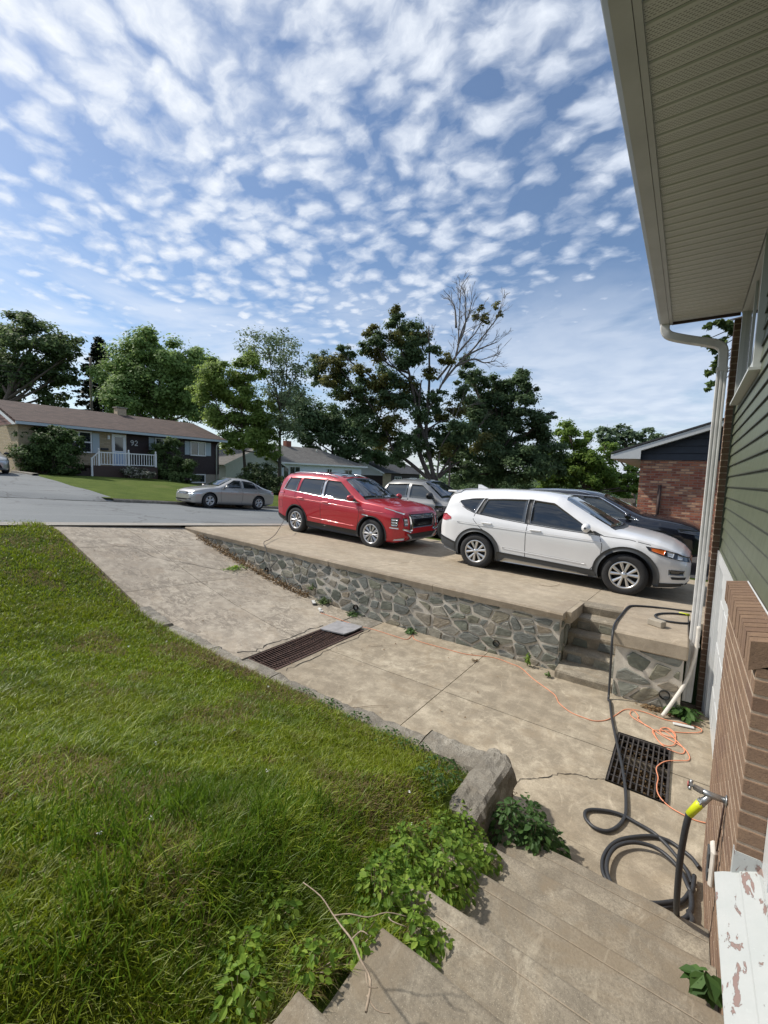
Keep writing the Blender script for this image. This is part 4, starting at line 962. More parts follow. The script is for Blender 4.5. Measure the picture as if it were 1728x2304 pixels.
# clover and weeds in the lawn
m=MB(); rr=random.Random(21)
for i in range(230):
    d=math.exp(rr.uniform(math.log(1.1),math.log(9))); a=rr.uniform(PI*.45,PI); x,y=d*math.cos(a),d*math.sin(a)
    if x>-.9 or x<-10 or y>2.85 or h2(x*1.1,y*1.1+9)<.05: continue
    for k in range(14):
        px,py=x+rr.gauss(0,.07),y+rr.gauss(0,.07)
        if py>2.9: continue
        scatter_leaf(m,Vector((px,py,zl2(px,py)+rr.uniform(.02,.055))),Vector((rr.gauss(0,.45),rr.gauss(0,.45),1)),rr.uniform(.014,.030),'ovate')
tag(link('clover',m.mesh('clover'),'leaf_vinedark'),'small round leaved clover patches growing in the lawn','clover',kind='stuff')
m=MB()
for i in range(26):
    d=math.exp(rr.uniform(math.log(1.5),math.log(8))); a=rr.uniform(PI*.5,PI); x,y=d*math.cos(a),d*math.sin(a)
    if x<-10 or y>2.8 or x>-1: continue
    c=Vector((x,y,zl2(x,y)+.055)); 
    for k in range(9): scatter_leaf(m,c+rv(rr)*.007,rv(rr),.012,'quad')
tag(link('clover_flowers',m.mesh('clover_flowers'),'white_paint'),'tiny white clover flower heads dotted over the lawn','flowers',kind='stuff')

# ------------------------------------------------------------------ leafy plants by the kerb and stairs
def vine(name,label,cat,spots,mat,n,size,seed,spread,droop=.6,stem=True,group=None):
    r=random.Random(seed); c0=Vector(spots[0][:3]); t=thing(name,label,cat,tuple(c0),group)
    m=MB(); ms=MB()
    for (x,y,z,rad,hh) in spots:
        for i in range(int(n*rad*rad*100)):
            a=r.uniform(0,2*PI); q=math.sqrt(r.random())*rad; px,py=x+math.cos(a)*q,y+math.sin(a)*q
            hz=z+hh*(1-(q/rad)**2)*r.uniform(.45,1.05)
            nn=Vector((math.cos(a)*q/rad*droop+r.gauss(0,.28),math.sin(a)*q/rad*droop+r.gauss(0,.28),.8))
            s=size*r.choice((.45,.7,.85,1,1.1,1.35))*r.uniform(.85,1.1)
            dirv=Vector((math.cos(a)+r.gauss(0,.4),math.sin(a)+r.gauss(0,.4),-.35-.5*q/rad))
            scatter_leaf(m,Vector((px,py,hz)),nn,s,'ovate',up=dirv)
            if stem and i%9==0: ms.tube([(x+(px-x)*.3,y+(py-y)*.3,z-.02),(px,py,hz)],.0016,3,False)
    part('leaves',m,mat,t)
    if ms.v: part('stems',ms,'twig_wood',t)['kind']='stuff'
    return t
zs_=lambda x,y: zl2(x,y)
vine('leafy_bush','dense dark green leafy plant growing from the foot of the kerb corner stone','plant',[(-.72,2.82,-2.42,.17,.30),(-.64,2.66,-2.36,.15,.24),(-.78,2.62,-2.30,.13,.24),(-.56,2.80,-2.44,.13,.20),(-.60,2.70,-2.34,.12,.16)],'leaf_vinedark',105,.042,3,.1)
vine('leafy_vine','light green vine spilling over the upper stair ends beside the lawn','vine',[(-.93,2.24,-2.14,.15,.14),(-.86,2.02,-2.06,.15,.14),(-.80,1.80,-1.93,.15,.14),(-.96,1.9,-1.98,.15,.15),(-1.0,2.40,-2.16,.12,.10),(-.78,1.64,-1.84,.12,.12),(-1.05,2.15,-2.08,.14,.10),(-.74,2.12,-2.08,.09,.09),(-.74,1.92,-1.98,.10,.10),(-.72,1.72,-1.9,.09,.09),(-1.02,1.72,-1.86,.13,.10),(-.92,1.60,-1.80,.12,.10)],'leaf_vine',125,.031,5,.1)
vine('leafy_vine','lowest light green vine drooping between the third and fourth stair edges','vine',[(-.80,1.40,-1.79,.13,.13),(-.72,1.30,-1.76,.11,.12),(-.90,1.32,-1.72,.13,.13),(-.66,1.24,-1.75,.09,.09),(-.86,1.5,-1.82,.12,.11),(-.64,1.34,-1.77,.08,.08),(-.98,1.45,-1.76,.12,.09)],'leaf_vine',130,.029,6,.1)
vine('leafy_vine','bright green vine patch in the grass at the bottom stair corner','vine',[(-.80,1.06,-1.58,.09,.07),(-.84,.88,-1.52,.08,.06),(-.90,.66,-1.46,.10,.07),(-1.0,.72,-1.46,.10,.06),(-1.05,.9,-1.5,.10,.05)],'leaf_vine',100,.025,8,.1)
vine('kerb_weeds','band of mixed green weeds creeping along the near lawn kerb','weeds',[(-1.30,2.62,zs_(-1.3,2.62),.18,.09),(-1.6,2.72,zs_(-1.6,2.72),.17,.08),(-1.9,2.80,zs_(-1.9,2.8),.16,.08),(-2.25,2.84,zs_(-2.25,2.84),.16,.09),(-2.6,2.86,zs_(-2.6,2.86),.16,.10),(-1.25,2.35,zs_(-1.25,2.35),.15,.10),(-2.95,2.88,zs_(-2.95,2.88),.14,.09),(-1.28,2.82,zs_(-1.28,2.8),.13,.07)],'leaf_vinedark',60,.026,9,.1)
def weed(name,label,x,y,z,n,h,spread,mat,size,seed,group=None,cat='weed'):
    r=random.Random(seed); m=MB()
    for i in range(n):
        a=r.uniform(0,2*PI); q=r.uniform(.1,1)*spread; hh=h*r.uniform(.4,1); p=Vector((x+math.cos(a)*q,y+math.sin(a)*q,z+hh*(1-.5*q/spread)))
        m.tube([(x,y,z),((x+p.x)/2,(y+p.y)/2,(z+p.z)/2+h*.15),tuple(p)],.0016,3,False)
        for k in range(3): scatter_leaf(m,Vector((x,y,z)).lerp(p,.5+.25*k)+Vector((r.gauss(0,.008),r.gauss(0,.008),0)),Vector((math.cos(a)*.5+r.gauss(0,.3),math.sin(a)*.5+r.gauss(0,.3),.9)),size*r.uniform(.6,1.2),'ovate',up=Vector((math.cos(a),math.sin(a),.1)))
    return solo(name,m,mat,label,cat,group)
G='weeds growing along the foot of the stone wall'
weed('weed','broad dandelion like weed at the foot of the white downspout',.16,5.42,-2.47,46,.13,.17,'leaf_vinedark',.085,1)
weed('weed','tall thin pale green weed against the right end of the stone wall',-1.55,5.60,-2.46,16,.24,.05,'leaf_green',.040,2,G)
weed('weed','small dark weed at the foot of the wall corner by the steps',-1.24,5.45,-2.46,12,.07,.06,'leaf_hedge',.035,3,G)
weed('weed','green weed tuft at the wall foot between the two weep pipes',-3.36,5.60,-2.46,34,.10,.13,'leaf_vinedark',.045,4,G)
weed('weed','green weed tuft just below the left weep pipe of the wall',-4.55,5.62,-2.45,34,.11,.16,'leaf_vinedark',.045,5,G)
weed('weed','pair of leafy weeds at the wall foot above the orange cord end',-5.25,5.62,-2.40,40,.18,.16,'leaf_shrub',.045,6,G)
weed('weed','green weed growing on the stone wall beside the power adapter',-5.55,5.64,-2.2,26,.16,.10,'leaf_shrub',.04,7,G)
weed('weed','flat yellow green weed lying on the worn concrete left of the wall',-7.35,5.25,-1.99,40,.03,.28,'leaf_vine',.05,8)
weed('weed','tiny sprout beside the long crack joint near the wall',-2.14,5.30,-2.46,8,.04,.06,'leaf_dead',.03,9)
weed('weed','two broad green leaves growing from the gap between stairs and brick wall',.205,2.06,-2.04,9,.10,.09,'leaf_vinedark',.085,10)
weed('weed','thin bare stems rising behind the kerb corner stone',-.90,3.04,-2.40,7,.16,.05,'leaf_dead',.022,12)
m=MB(); rr=random.Random(31)
for i in range(1300):
    x=rr.uniform(-9.2,-5.6); y=5.66-abs(rr.gauss(0,.07))-.02; z=zdrive(x,y)+abs(rr.gauss(0,.05)); scatter_leaf(m,Vector((x,y,z)),rv(rr),rr.uniform(.02,.06),'quad')
tag(link('dead_weeds',m.mesh('dead_weeds'),'leaf_dead'),'brown dried weeds lying along the foot of the stone wall near the street','dead weeds',kind='stuff')
m=MB()
for i in range(260):
    x=-.05+rr.gauss(0,.10); y=5.42+rr.gauss(0,.035); scatter_leaf(m,Vector((x,y,-2.462+rr.uniform(0,.012))),Vector((rr.gauss(0,.3),rr.gauss(0,.3),1)),rr.uniform(.012,.04),'ovate')
for i in range(150):
    x,y=rr.uniform(-9.5,-1.2),rr.uniform(3.15,5.5); scatter_leaf(m,Vector((x,y,zdrive(x,y)+.012)),Vector((rr.gauss(0,.3),rr.gauss(0,.3),1)),rr.uniform(.012,.03),'ovate')
tag(link('fallen_leaves',m.mesh('fallen_leaves'),'leaf_dead'),'small brown fallen leaves scattered over the concrete and under the weep pipe','fallen leaves',kind='stuff')

# ------------------------------------------------------------------ houses
def P3(mb,*a): return mb
# house 92 across the street: front wall x=-30, facing us
H=thing('bungalow',"long brown bungalow with white railing and number 92 across the street",'house',(-30,14,-.9))
FX=-30.0; Y0,Y1,YM=7.75,20.0,13.45; EZ=2.16; DEP=8.4
def fb(mb,y0,y1,z0,z1,d0=0,d1=.06,fx=None): fx=FX if fx is None else fx; return mb.box((fx+d0,y0,z0),(fx+d1,y1,z1))
m=MB(); m.box((FX-DEP,Y0+.01,-2.2),(FX-.02,Y1-.01,2.1)); part('wall',m,'board_brown',H)
m=MB(); m.box((FX-.02,Y0,-1.4),(FX,13.28,2.12)); part('brick_front',m,'brick_buff_front',H)
m=MB(); m.box((FX-DEP,Y0-.02,-1.2),(FX-.001,Y0+.01,2.12)); part('brick_gable',m,'brick_buff',H)
m=MB(); m.box((FX-.02,17.6,-2.3),(FX+.004,Y1,-.45)); part('foundation',m,'concrete_block',H)
# dark boards on the right part of the front
z=-.42
while z<2.1:
    m=MB(); m.add([(FX+.035,13.28,z),(FX+.035,Y1,z),(FX+.005,Y1,z+.20),(FX+.005,13.28,z+.20),(FX,13.28,z),(FX,Y1,z)],[(0,1,2,3),(4,5,1,0)]); part('board',m,'board_brown',H); z+=.205
# roof: eave front x=-29.45, ridge x=-34.2 z=3.95
RX,RZ=-34.2,3.72; EX=-29.42
m=MB(); a0,a1=Y0-.25,Y1+.35
m.add([(EX,a0,EZ+.06),(EX,a1,EZ+.06),(RX,a1,RZ),(RX,a0,RZ)],[(0,1,2,3)]); m.add([(2*RX-EX,a0,EZ),(2*RX-EX,a1,EZ),(RX,a1,RZ),(RX,a0,RZ)],[(3,2,1,0)])
m.add([(EX,a0,EZ+.0),(EX,a1,EZ+.0),(EX,a1,EZ+.06),(EX,a0,EZ+.06)],[(0,1,2,3)]); RF=part('roof',m,'shingle_brown',H)
m=MB(); m.box((EX-.02,a0,EZ-.12),(EX+.06,a1,EZ+.03)); part('gutter',m,'shutter_blue',H)
m=MB(); m.box((FX-.0,a0,EZ-.10),(EX-.02,a1,EZ-.06)); part('soffit',m,'brown_paint',H)
m=MB(); s=(RZ-EZ)/(RX-EX)
m.add([(EX,a0-.02,EZ-.10),(RX,a0-.02,RZ-.10),(RX,a0-.02,RZ-.32),(FX+.1,a0-.02,EZ-.14),(EX+.03,a0-.02,EZ-.14)],[(0,1,2,3,4)]); m.add([(FX+.05,a0-.02,EZ-.12),(FX+.05,Y0,EZ-.12),(FX-2,Y0,EZ-.1),(FX-2,a0-.02,EZ-.1)],[(0,1,2,3)]); part('barge_board',m,'trim_white',H)
for k in range(7):
    z=2.10+.19*k; xx=RX+(RZ-.2-z)/(RZ-EZ)*(EX-RX)
    if z<RZ-.3: m=MB(); m.box((2*RX-xx,Y0-.04,z),(xx-.0,Y0-.01,z+.17)); part('gable_board',m,'board_rust',H)
m=MB(); m.box((RX-.3,12.9+1.55,3.3),(RX+.25,13.5+1.55,RZ+.42)); CH=part('chimney',m,'stone_chimney',H); m=MB(); m.box((RX-.36,14.38,RZ+.42),(RX+.31,15.12,RZ+.50)); part('chimney_cap',m,'curb_concrete',CH)
m=MB(); m.tube([(EX-.1,19.75,EZ-.1),(EX-.3,19.75,EZ-.25),(FX+.08,19.75,EZ-.45),(FX+.08,19.75,-1.9)],.05,8); part('downspout',m,'vinyl_white',H)
def win(y0,y1,z0,z1,panes=1,frm='white_paint',glass='window_glass',fx=None,parent=None,cur=None,vert=True,horiz=False):
    fx=FX if fx is None else fx; parent=parent or H; t_=.075; m=MB()
    m.box((fx,y0,z0),(fx+.09,y0+t_,z1)); m.box((fx,y1-t_,z0),(fx+.09,y1,z1)); m.box((fx,y0+t_,z0),(fx+.092,y1-t_,z0+t_)); m.box((fx,y0+t_,z1-t_),(fx+.092,y1-t_,z1))
    W_=part('window',m,frm,parent)
    yy=lin(y0+t_,y1-t_,panes+1)
    for i,(a,b) in enumerate(zip(yy,yy[1:])):
        q=MB(); q.box((fx+.04,a+.02,z0+t_),(fx+.05,b-.02,z1-t_)); part('pane',q,(cur if cur and i==panes-1 else glass),W_)
        if i<panes-1: q=MB(); q.box((fx+.035,b-.03,z0+t_),(fx+.085,b+.03,z1-t_)); part('mullion',q,frm,W_)
    if horiz: zz=(z0+z1)/2; q=MB(); q.box((fx+.052,y0+t_,zz-.035),(fx+.088,y1-t_,zz+.035)); part('rail',q,frm,W_)
    return W_
def shutter(y0,y1,z0,z1,fx=None,parent=None):
    fx=FX if fx is None else fx; m=MB(); m.box((fx,y0,z0),(fx+.05,y1,z1)); o=part('shutter',m,'shutter_blue',parent or H)
    n=int((z1-z0)/.09)
    for k in range(n): pass
win(9.3,11.26,.70,1.98,3,horiz=True); shutter(11.30,11.68,.70,1.93); 
m=MB(); m.box((FX,12.38,-.02),(FX+.07,12.48,1.97)); m.box((FX,13.12,-.02),(FX+.07,13.22,1.97)); m.box((FX,12.48,1.87),(FX+.07,13.12,1.97)); DF=part('door_frame',m,'white_paint',H)
m=MB(); m.box((FX+.01,12.48,-.02),(FX+.05,13.12,.86)); D_=part('door',m,'door_blue',H); m=MB(); m.box((FX+.01,12.48,.86),(FX+.048,13.12,1.87)); part('door_surround',m,'white_paint',H); m=MB(); m.box((FX+.05,12.56,.93),(FX+.056,13.04,1.80)); part('door_glass',m,'window_glass',D_); m=MB(); m.box((FX+.05,12.51,.78),(FX+.09,12.59,.82)); part('handle',m,'chrome',D_)
win(15.08,16.7,1.35,1.98,3); shutter(14.68,15.04,1.15,1.98)
win(17.62,18.86,.90,1.95,2,cur='curtain_glass'); shutter(17.22,17.59,.95,1.94); shutter(18.89,19.30,.95,1.94)
win(17.6,18.82,-1.1,-.44,1); 
m=MB(); m.box((FX,11.75,.92),(FX+.14,12.15,1.06)); part('mailbox',m,'black_plastic',H)
m=MB(); m.box((FX,12.14,1.62),(FX+.10,12.26,1.86)); part('wall_lamp',m,'white_paint',H)
# number 92 as raised figures
def seg_digit(o,y,z,h,segs):
    w=h*.55; t_=.030; S_={'a':(0,h-t_,w,h),'g':(0,h/2-t_/2,w,h/2+t_/2),'d':(0,0,w,t_),'f':(0,h/2,t_,h),'b':(w-t_,h/2,w,h),'e':(0,0,t_,h/2),'c':(w-t_,0,w,h/2)}
    for q in segs: a=S_[q]; o.box((FX+.04,y+a[0],z+a[1]),(FX+.065,y+a[2],z+a[3]))
def curve_digit(name,pts,y,z,h):
    m=MB(); m.tube(spline([(FX+.055,y+u*h*.55,z+v*h) for u,v in pts],5),.021,6); part(name,m,'white_paint',H)
curve_digit('digit_nine',[(.95,.72),(.5,.48),(.05,.72),(.5,.98),(.95,.74),(.90,.35),(.35,.0)],13.50,1.34,.33)
curve_digit('digit_two',[(.05,.75),(.5,.98),(.92,.72),(.6,.40),(.05,.02),(.5,.02),(1.0,.03)],13.76,1.34,.33)
# porch with white railing
m=MB(); m.box((FX,10.75,-1.1),(FX+1.5,14.5,-.04)); part('porch_deck',m,'brown_paint',H)
for k in range(4): m=MB(); m.box((FX+.2,10.75-.30*(k+1),-1.2),(FX+1.4,10.75-.30*k-.005,-.04-.17*(k+1))); part('porch_step',m,'board_brown',H)
RXp=FX+1.45
for y in (11.08,12.74,14.40):
    m=MB(); m.box((RXp-.05,y-.05,-.04),(RXp+.05,y+.05,.84)); m.lathe([(0,0),(.06,.02),(.04,.05),(.055,.09),(.03,.14),(0,.15)],10,Matrix.Translation((RXp,y,.84))@Matrix.Rotation(R(90),4,'X')); part('newel_post',m,'white_paint',H)
m=MB(); m.box((RXp-.045,10.66,-.75),(RXp+.045,10.75,.42)); part('newel_post',m,'white_paint',H)
m=MB(); m.box((RXp-.03,11.13,.72),(RXp+.03,14.35,.78)); m.box((RXp-.03,11.13,.02),(RXp+.03,14.35,.07)); part('rail',m,'white_paint',H)
m=MB(); m.add([(RXp-.03,10.74,.36),(RXp+.03,10.74,.36),(RXp+.03,11.06,.70),(RXp-.03,11.06,.70),(RXp-.03,10.74,.43),(RXp+.03,10.74,.43),(RXp+.03,11.06,.78),(RXp-.03,11.06,.78)],[(0,3,2,1),(4,5,6,7),(0,1,5,4),(1,2,6,5),(2,3,7,6),(3,0,4,7)]); part('rail',m,'white_paint',H)
for k in range(21):
    y=11.22+k*.1535
    if abs(y-12.74)>.06: m=MB(); m.box((RXp-.017,y-.017,.07),(RXp+.017,y+.017,.72)); part('baluster',m,'white_paint',H)
for k in range(2): y=10.83+k*.12; m=MB(); m.box((RXp-.017,y-.017,-.3+k*.14),(RXp+.017,y+.017,.44+k*.12)); part('baluster',m,'white_paint',H)
# dark handrail on the left of the steps
m=MB(); m.box((FX+.2,9.55,-.9),(FX+.26,9.61,.1)); m.box((FX+.2,10.1,-.7),(FX+.26,10.16,.5)); m.add([(FX+.2,9.5,.0),(FX+.26,9.5,.0),(FX+.26,10.6,.62),(FX+.2,10.6,.62),(FX+.2,9.5,.06),(FX+.26,9.5,.06),(FX+.26,10.6,.68),(FX+.2,10.6,.68)],[(0,3,2,1),(4,5,6,7),(0,1,5,4),(1,2,6,5),(2,3,7,6),(3,0,4,7)]); part('handrail',m,'brown_paint',H)

# white house further down: main block + garage wing on the left
H2=thing('white_house','white clapboard house with grey roof behind the silver saloon','house',(-36,38,-1.5))
X2=-36.0
m=MB(); m.box((X2-9,31.4,-4.5),(X2-.02,45.5,.85)); part('wall',m,'siding_white',H2)
z=-2.6
while z<.8:
    m=MB(); m.add([(X2+.02,31.4,z),(X2+.02,45.5,z),(X2-.005,45.5,z+.2),(X2-.005,31.4,z+.2)],[(0,1,2,3)]); part('siding_board',m,'siding_white',H2); z+=.2
m=MB(); e=.93; m.add([(X2+.6,30.9,e),(X2+.6,46.1,e),(X2-4.6,41.8,e+2.15),(X2-4.6,30.9,e+2.15)],[(0,1,2,3)]); m.add([(X2+.6,46.1,e),(X2-9.8,46.1,e),(X2-4.6,41.8,e+2.15)],[(0,1,2)]); m.add([(X2-9.8,30.9,e),(X2-9.8,46.1,e),(X2-4.6,41.8,e+2.15),(X2-4.6,30.9,e+2.15)],[(3,2,1,0)]); part('roof',m,'shingle_grey',H2)
m=MB(); m.box((X2+.52,30.9,e-.16),(X2+.62,46.1,e+.02)); part('gutter',m,'white_paint',H2); m=MB(); m.box((X2-.02,30.9,e-.14),(X2+.52,46.1,e-.10)); part('soffit',m,'siding_cream',H2)
m=MB(); m.box((X2-4.9,36.1,e+1.6),(X2-4.3,36.9,e+2.75)); part('chimney',m,'brick_chimney',H2); m=MB(); m.tube([(X2-3.2,40.2,e+1.5),(X2-3.2,40.2,e+1.95)],.07,8); part('vent_pipe',m,'siding_cream',H2)
fw2=dict(fx=X2,parent=H2)
win(31.8,32.6,-.8,.55,1,**fw2); win(32.7,34.3,-.8,.55,2,**fw2); win(38.7,39.6,-.45,.45,2,**fw2); win(42.0,43.5,-.75,.45,2,**fw2); win(35.6,37.6,-1.6,-.75,1,**fw2)
# wing
m=MB(); m.box((X2-7,23.9,-4.4),(X2+1.2,30.6,.55)); part('wing_wall',m,'siding_cream',H2)
m=MB(); m.add([(X2+1.2,23.9,.55),(X2+1.2,30.6,.55),(X2+1.2,27.4,2.05)],[(0,1,2)]); part('wing_gable',m,'siding_cream',H2)
m=MB(); m.add([(X2+1.7,23.4,.38),(X2-7,23.4,.38),(X2-7,27.4,2.2),(X2+1.7,27.4,2.2)],[(3,2,1,0)]); m.add([(X2+1.7,31.1,.38),(X2-7,31.1,.38),(X2-7,27.4,2.2),(X2+1.7,27.4,2.2)],[(0,1,2,3)]); part('wing_roof',m,'shingle_grey',H2)
m=MB(); m.add([(X2+1.72,23.4,.22),(X2+1.72,27.4,2.04),(X2+1.72,31.1,.22),(X2+1.72,31.1,.40),(X2+1.72,27.4,2.22),(X2+1.72,23.4,.40)],[(0,1,4,5),(1,2,3,4)]); part('barge_board',m,'siding_cream',H2)

# third, small dark house
H3=thing('small_house','small dark roofed house with pale chimney beyond the white house','house',(-35,53,-3)); X3=-35.5
m=MB(); m.box((X3-8,49.8,-5),(X3,60,.2)); part('wall',m,'board_brown',H3)
m=MB(); m.box((X3-.0,49.8,-4),(X3+.06,51.8,.1)); part('brick_panel',m,'brick_buff_front',H3)
m=MB(); m.add([(X3+.7,49.2,.2),(X3+.7,61,.2),(X3-4,61,2.1),(X3-4,49.2,2.1)],[(0,1,2,3)]); m.add([(X3-8.7,49.2,.2),(X3-8.7,61,.2),(X3-4,61,2.1),(X3-4,49.2,2.1)],[(3,2,1,0)]); part('roof',m,'shingle_dark',H3)
m=MB(); m.add([(X3+.72,49.15,.0),(X3+.72,49.15,.22),(X3-4,49.15,2.1),(X3-4,49.15,1.75)],[(0,1,2,3)]); m.add([(X3,49.75,-.2),(X3,49.75,.05),(X3-4,49.75,1.7),(X3-8,49.75,.05),(X3-8,49.75,-.2)],[(0,1,2,3,4)]); part('gable',m,'white_paint',H3)
m=MB(); m.box((X3-4.4,52.2,1.6),(X3-3.7,53.2,2.9)); part('chimney',m,'stone_chimney',H3)
win(52.8,54.6,-1.9,-.3,3,fx=X3,parent=H3); win(57,59,-1.6,-.4,2,fx=X3,parent=H3)

# red brick house on the right, gable end towards us (y=15.5)
H4=thing('red_brick_house','red brick house with dark blue gable behind the black SUV','house',(2,16,-2)); Y4=15.5; C0=-1.26; BZ=.70
m=MB(); m.box((C0,Y4,-2.6),(9.5,Y4+11,BZ)); part('wall',m,'brick_red',H4)
pit_=.345; AX=4.1
m=MB(); m.add([(C0,Y4+.01,BZ),(9.5,Y4+.01,BZ),(AX,Y4+.01,BZ+(AX-C0)*pit_)],[(0,1,2)]); part('gable',m,'board_navy',H4)
k=0; z=BZ+.0
while z<2.4:
    xl=C0+max(0,(z-BZ)-.32)/pit_*1.0; m=MB(); xl=C0 if z<BZ+.28 else C0+(z-BZ-.28)/pit_; m.add([(xl-.02,Y4-.05,z),(9.4,Y4-.05,z),(9.4,Y4-.015,z+.205),(xl-.02+(.12 if z>BZ+.1 else 0),Y4-.015,z+.205),(xl-.02,Y4,z),(9.4,Y4,z)],[(0,1,2,3)[::1],(4,5,1,0)]); part('gable_board',m,'board_navy',H4); z+=.21
ex=C0-.78; ez=BZ+.04
m=MB(); sl_=pit_
def roofz(x): return ez+.18+(x-ex)*sl_
m.add([(ex,Y4-.42,roofz(ex)),(AX,Y4-.42,roofz(AX)),(AX,Y4+11.4,roofz(AX)),(ex,Y4+11.4,roofz(ex)),(ex,Y4-.42,roofz(ex)-.05),(AX,Y4-.42,roofz(AX)-.05)],[(0,1,2,3),(0,4,5,1)]); part('roof',m,'shingle_dark',H4)
m=MB(); m.add([(ex,Y4-.40,ez+.10),(AX,Y4-.40,roofz(AX)-.05),(AX,Y4-.40,roofz(AX)-.22),(C0+.02,Y4-.40,roofz(C0)-.22),(C0+.02,Y4-.40,ez-.02),(ex,Y4-.40,ez-.02)],[(5,4,3,0),(0,3,2,1)]); m.add([(ex,Y4-.40,ez-.02),(ex,Y4+11,ez-.02),(ex,Y4+11,ez+.12),(ex,Y4-.40,ez+.12)],[(0,1,2,3)]); part('barge_board',m,'trim_white',H4)
m=MB(); m.add([(ex,Y4-.40,ez-.02),(C0+.01,Y4-.40,ez-.02),(C0+.01,Y4+11,ez-.02),(ex,Y4+11,ez-.02)],[(0,1,2,3)]); m.add([(C0,Y4-.39,roofz(C0)-.22),(AX,Y4-.39,roofz(AX)-.22),(AX,Y4,roofz(AX)-.22),(C0,Y4,roofz(C0)-.22)],[(0,1,2,3)]); part('soffit',m,'vinyl_white',H4)
m=MB(); m.tube([(-.70,Y4-.06,-1.30),(-.70,Y4-.06,-.05)],.045,8); part('drain_pipe',m,'brown_paint',H4)
m=MB(); m.box((-3.6,15.05,-.62),(-1.28,15.12,-.50)); m.box((-3.6,15.06,-1.9),(-3.52,15.11,-.62)); m.box((-2.4,15.06,-1.9),(-2.32,15.11,-.62)); solo('timber_rail',m,'pole_wood','weathered timber rail running from the brick house corner behind the black SUV','fence')

# poles and overhead wires
def pole(name,label,x,y,z0,z1,r,mat='pole_wood'):
    m=MB(); m.tube([(x,y,z0),(x,y,z1)],[r,r*.75],10); return solo(name,m,mat,label,'pole')
pole('utility_pole','tall wooden utility pole behind the bungalow roof',-57.8,21.8,-2,12.4,.16)
pole('sign_pole','pale pole standing behind the pickup truck beside the half dead maple',-9.85,19.6,-2.6,.75,.06)
m=MB()
for dz in (0,.55,1.1):
    pts=[(-57.8+ (70)*u*.2-3*0, 21.8+45*u, 9.2+dz-2.2*4*u*(1-u)*.5-2.5*u) for u in lin(0,1,14)]; m.tube(pts,.03,4)
    pts=[(-57.8-2*u,21.8-40*u,9.2+dz-1.6*4*u*(1-u)*.5) for u in lin(0,1,12)]; m.tube(pts,.03,4)
solo('overhead_wires',m,'wire','thin overhead wires strung from the utility pole behind the houses','wires')

# ------------------------------------------------------------------ trees and shrubs
L_OAK=[(-60.93,16.15,14.63,2.25),(-57.99,16.92,13.01,2.61),(-62.63,15.82,11.38,3.14),(-59.24,19.54,13.89,1.92),(-59.89,17.38,10.38,3.12),(-58.07,19.05,9.93,1.89),(-56.27,19.39,12.02,1.23),(-62.55,15.69,8.07,2.52),(-60.1,19.11,8.04,1.94),(-67.12,14.96,13.21,2.82),(-66.47,14.37,9.43,2.79)]
L_BIGMAPLE=[(-49.09,24.32,13.06,2.25),(-46.08,25.39,11.94,2.42),(-51.72,23.54,11.41,2.72),(-54.43,22.73,10.3,2.35),(-45.6,27.68,11.41,2.29),(-49.11,25.31,9.86,3.56),(-50.13,21.8,7.31,2.61),(-46.47,27.07,8.72,2.73),(-51.45,25.82,6.99,2.84),(-48.43,27.29,6.8,2.59),(-45.82,28.48,7.24,2.35)]
L_LIGHT=[(-31.63,21.67,7.71,1.69),(-32.33,20.76,6.25,1.37),(-31.16,22.77,6.04,1.88),(-32.71,22.41,4.53,1.76),(-30.36,22.94,3.86,1.88),(-31.31,22.34,2.13,1.26),(-29.85,22.7,8.18,1.37),(-29.54,23.63,2.51,1.42),(-30.17,24.72,5.02,1.46),(-34.54,21.13,6.66,0.8),(-29.07,24.24,1.46,0.79)]
L_SPARSE=[(-32.34,24.59,10.79,1.48),(-29.6,24.38,10.81,1.41),(-29.37,26.23,10.63,1.3),(-30.2,25.93,9.07,1.65),(-28.57,26.19,8.31,1.46),(-27.79,26.31,9.03,0.96),(-28.82,24.77,6.51,1.74),(-28.6,26.7,6.17,1.48),(-28.45,24.89,4.17,1.43),(-27.63,25.42,3.41,1.11)]
L_BACK=[(-44.65,42.29,7.09,3.14),(-43.77,46.2,8.26,3.02),(-41.5,47.5,5.84,3.02),(-43.44,44.19,4.36,2.46),(-39.26,47.87,7.52,1.98),(-37.54,48.66,3.39,2.47),(-35.77,50.92,2.54,1.76),(-46.91,43.04,9.97,2.23),(-39.82,46.79,3.29,1.97)]
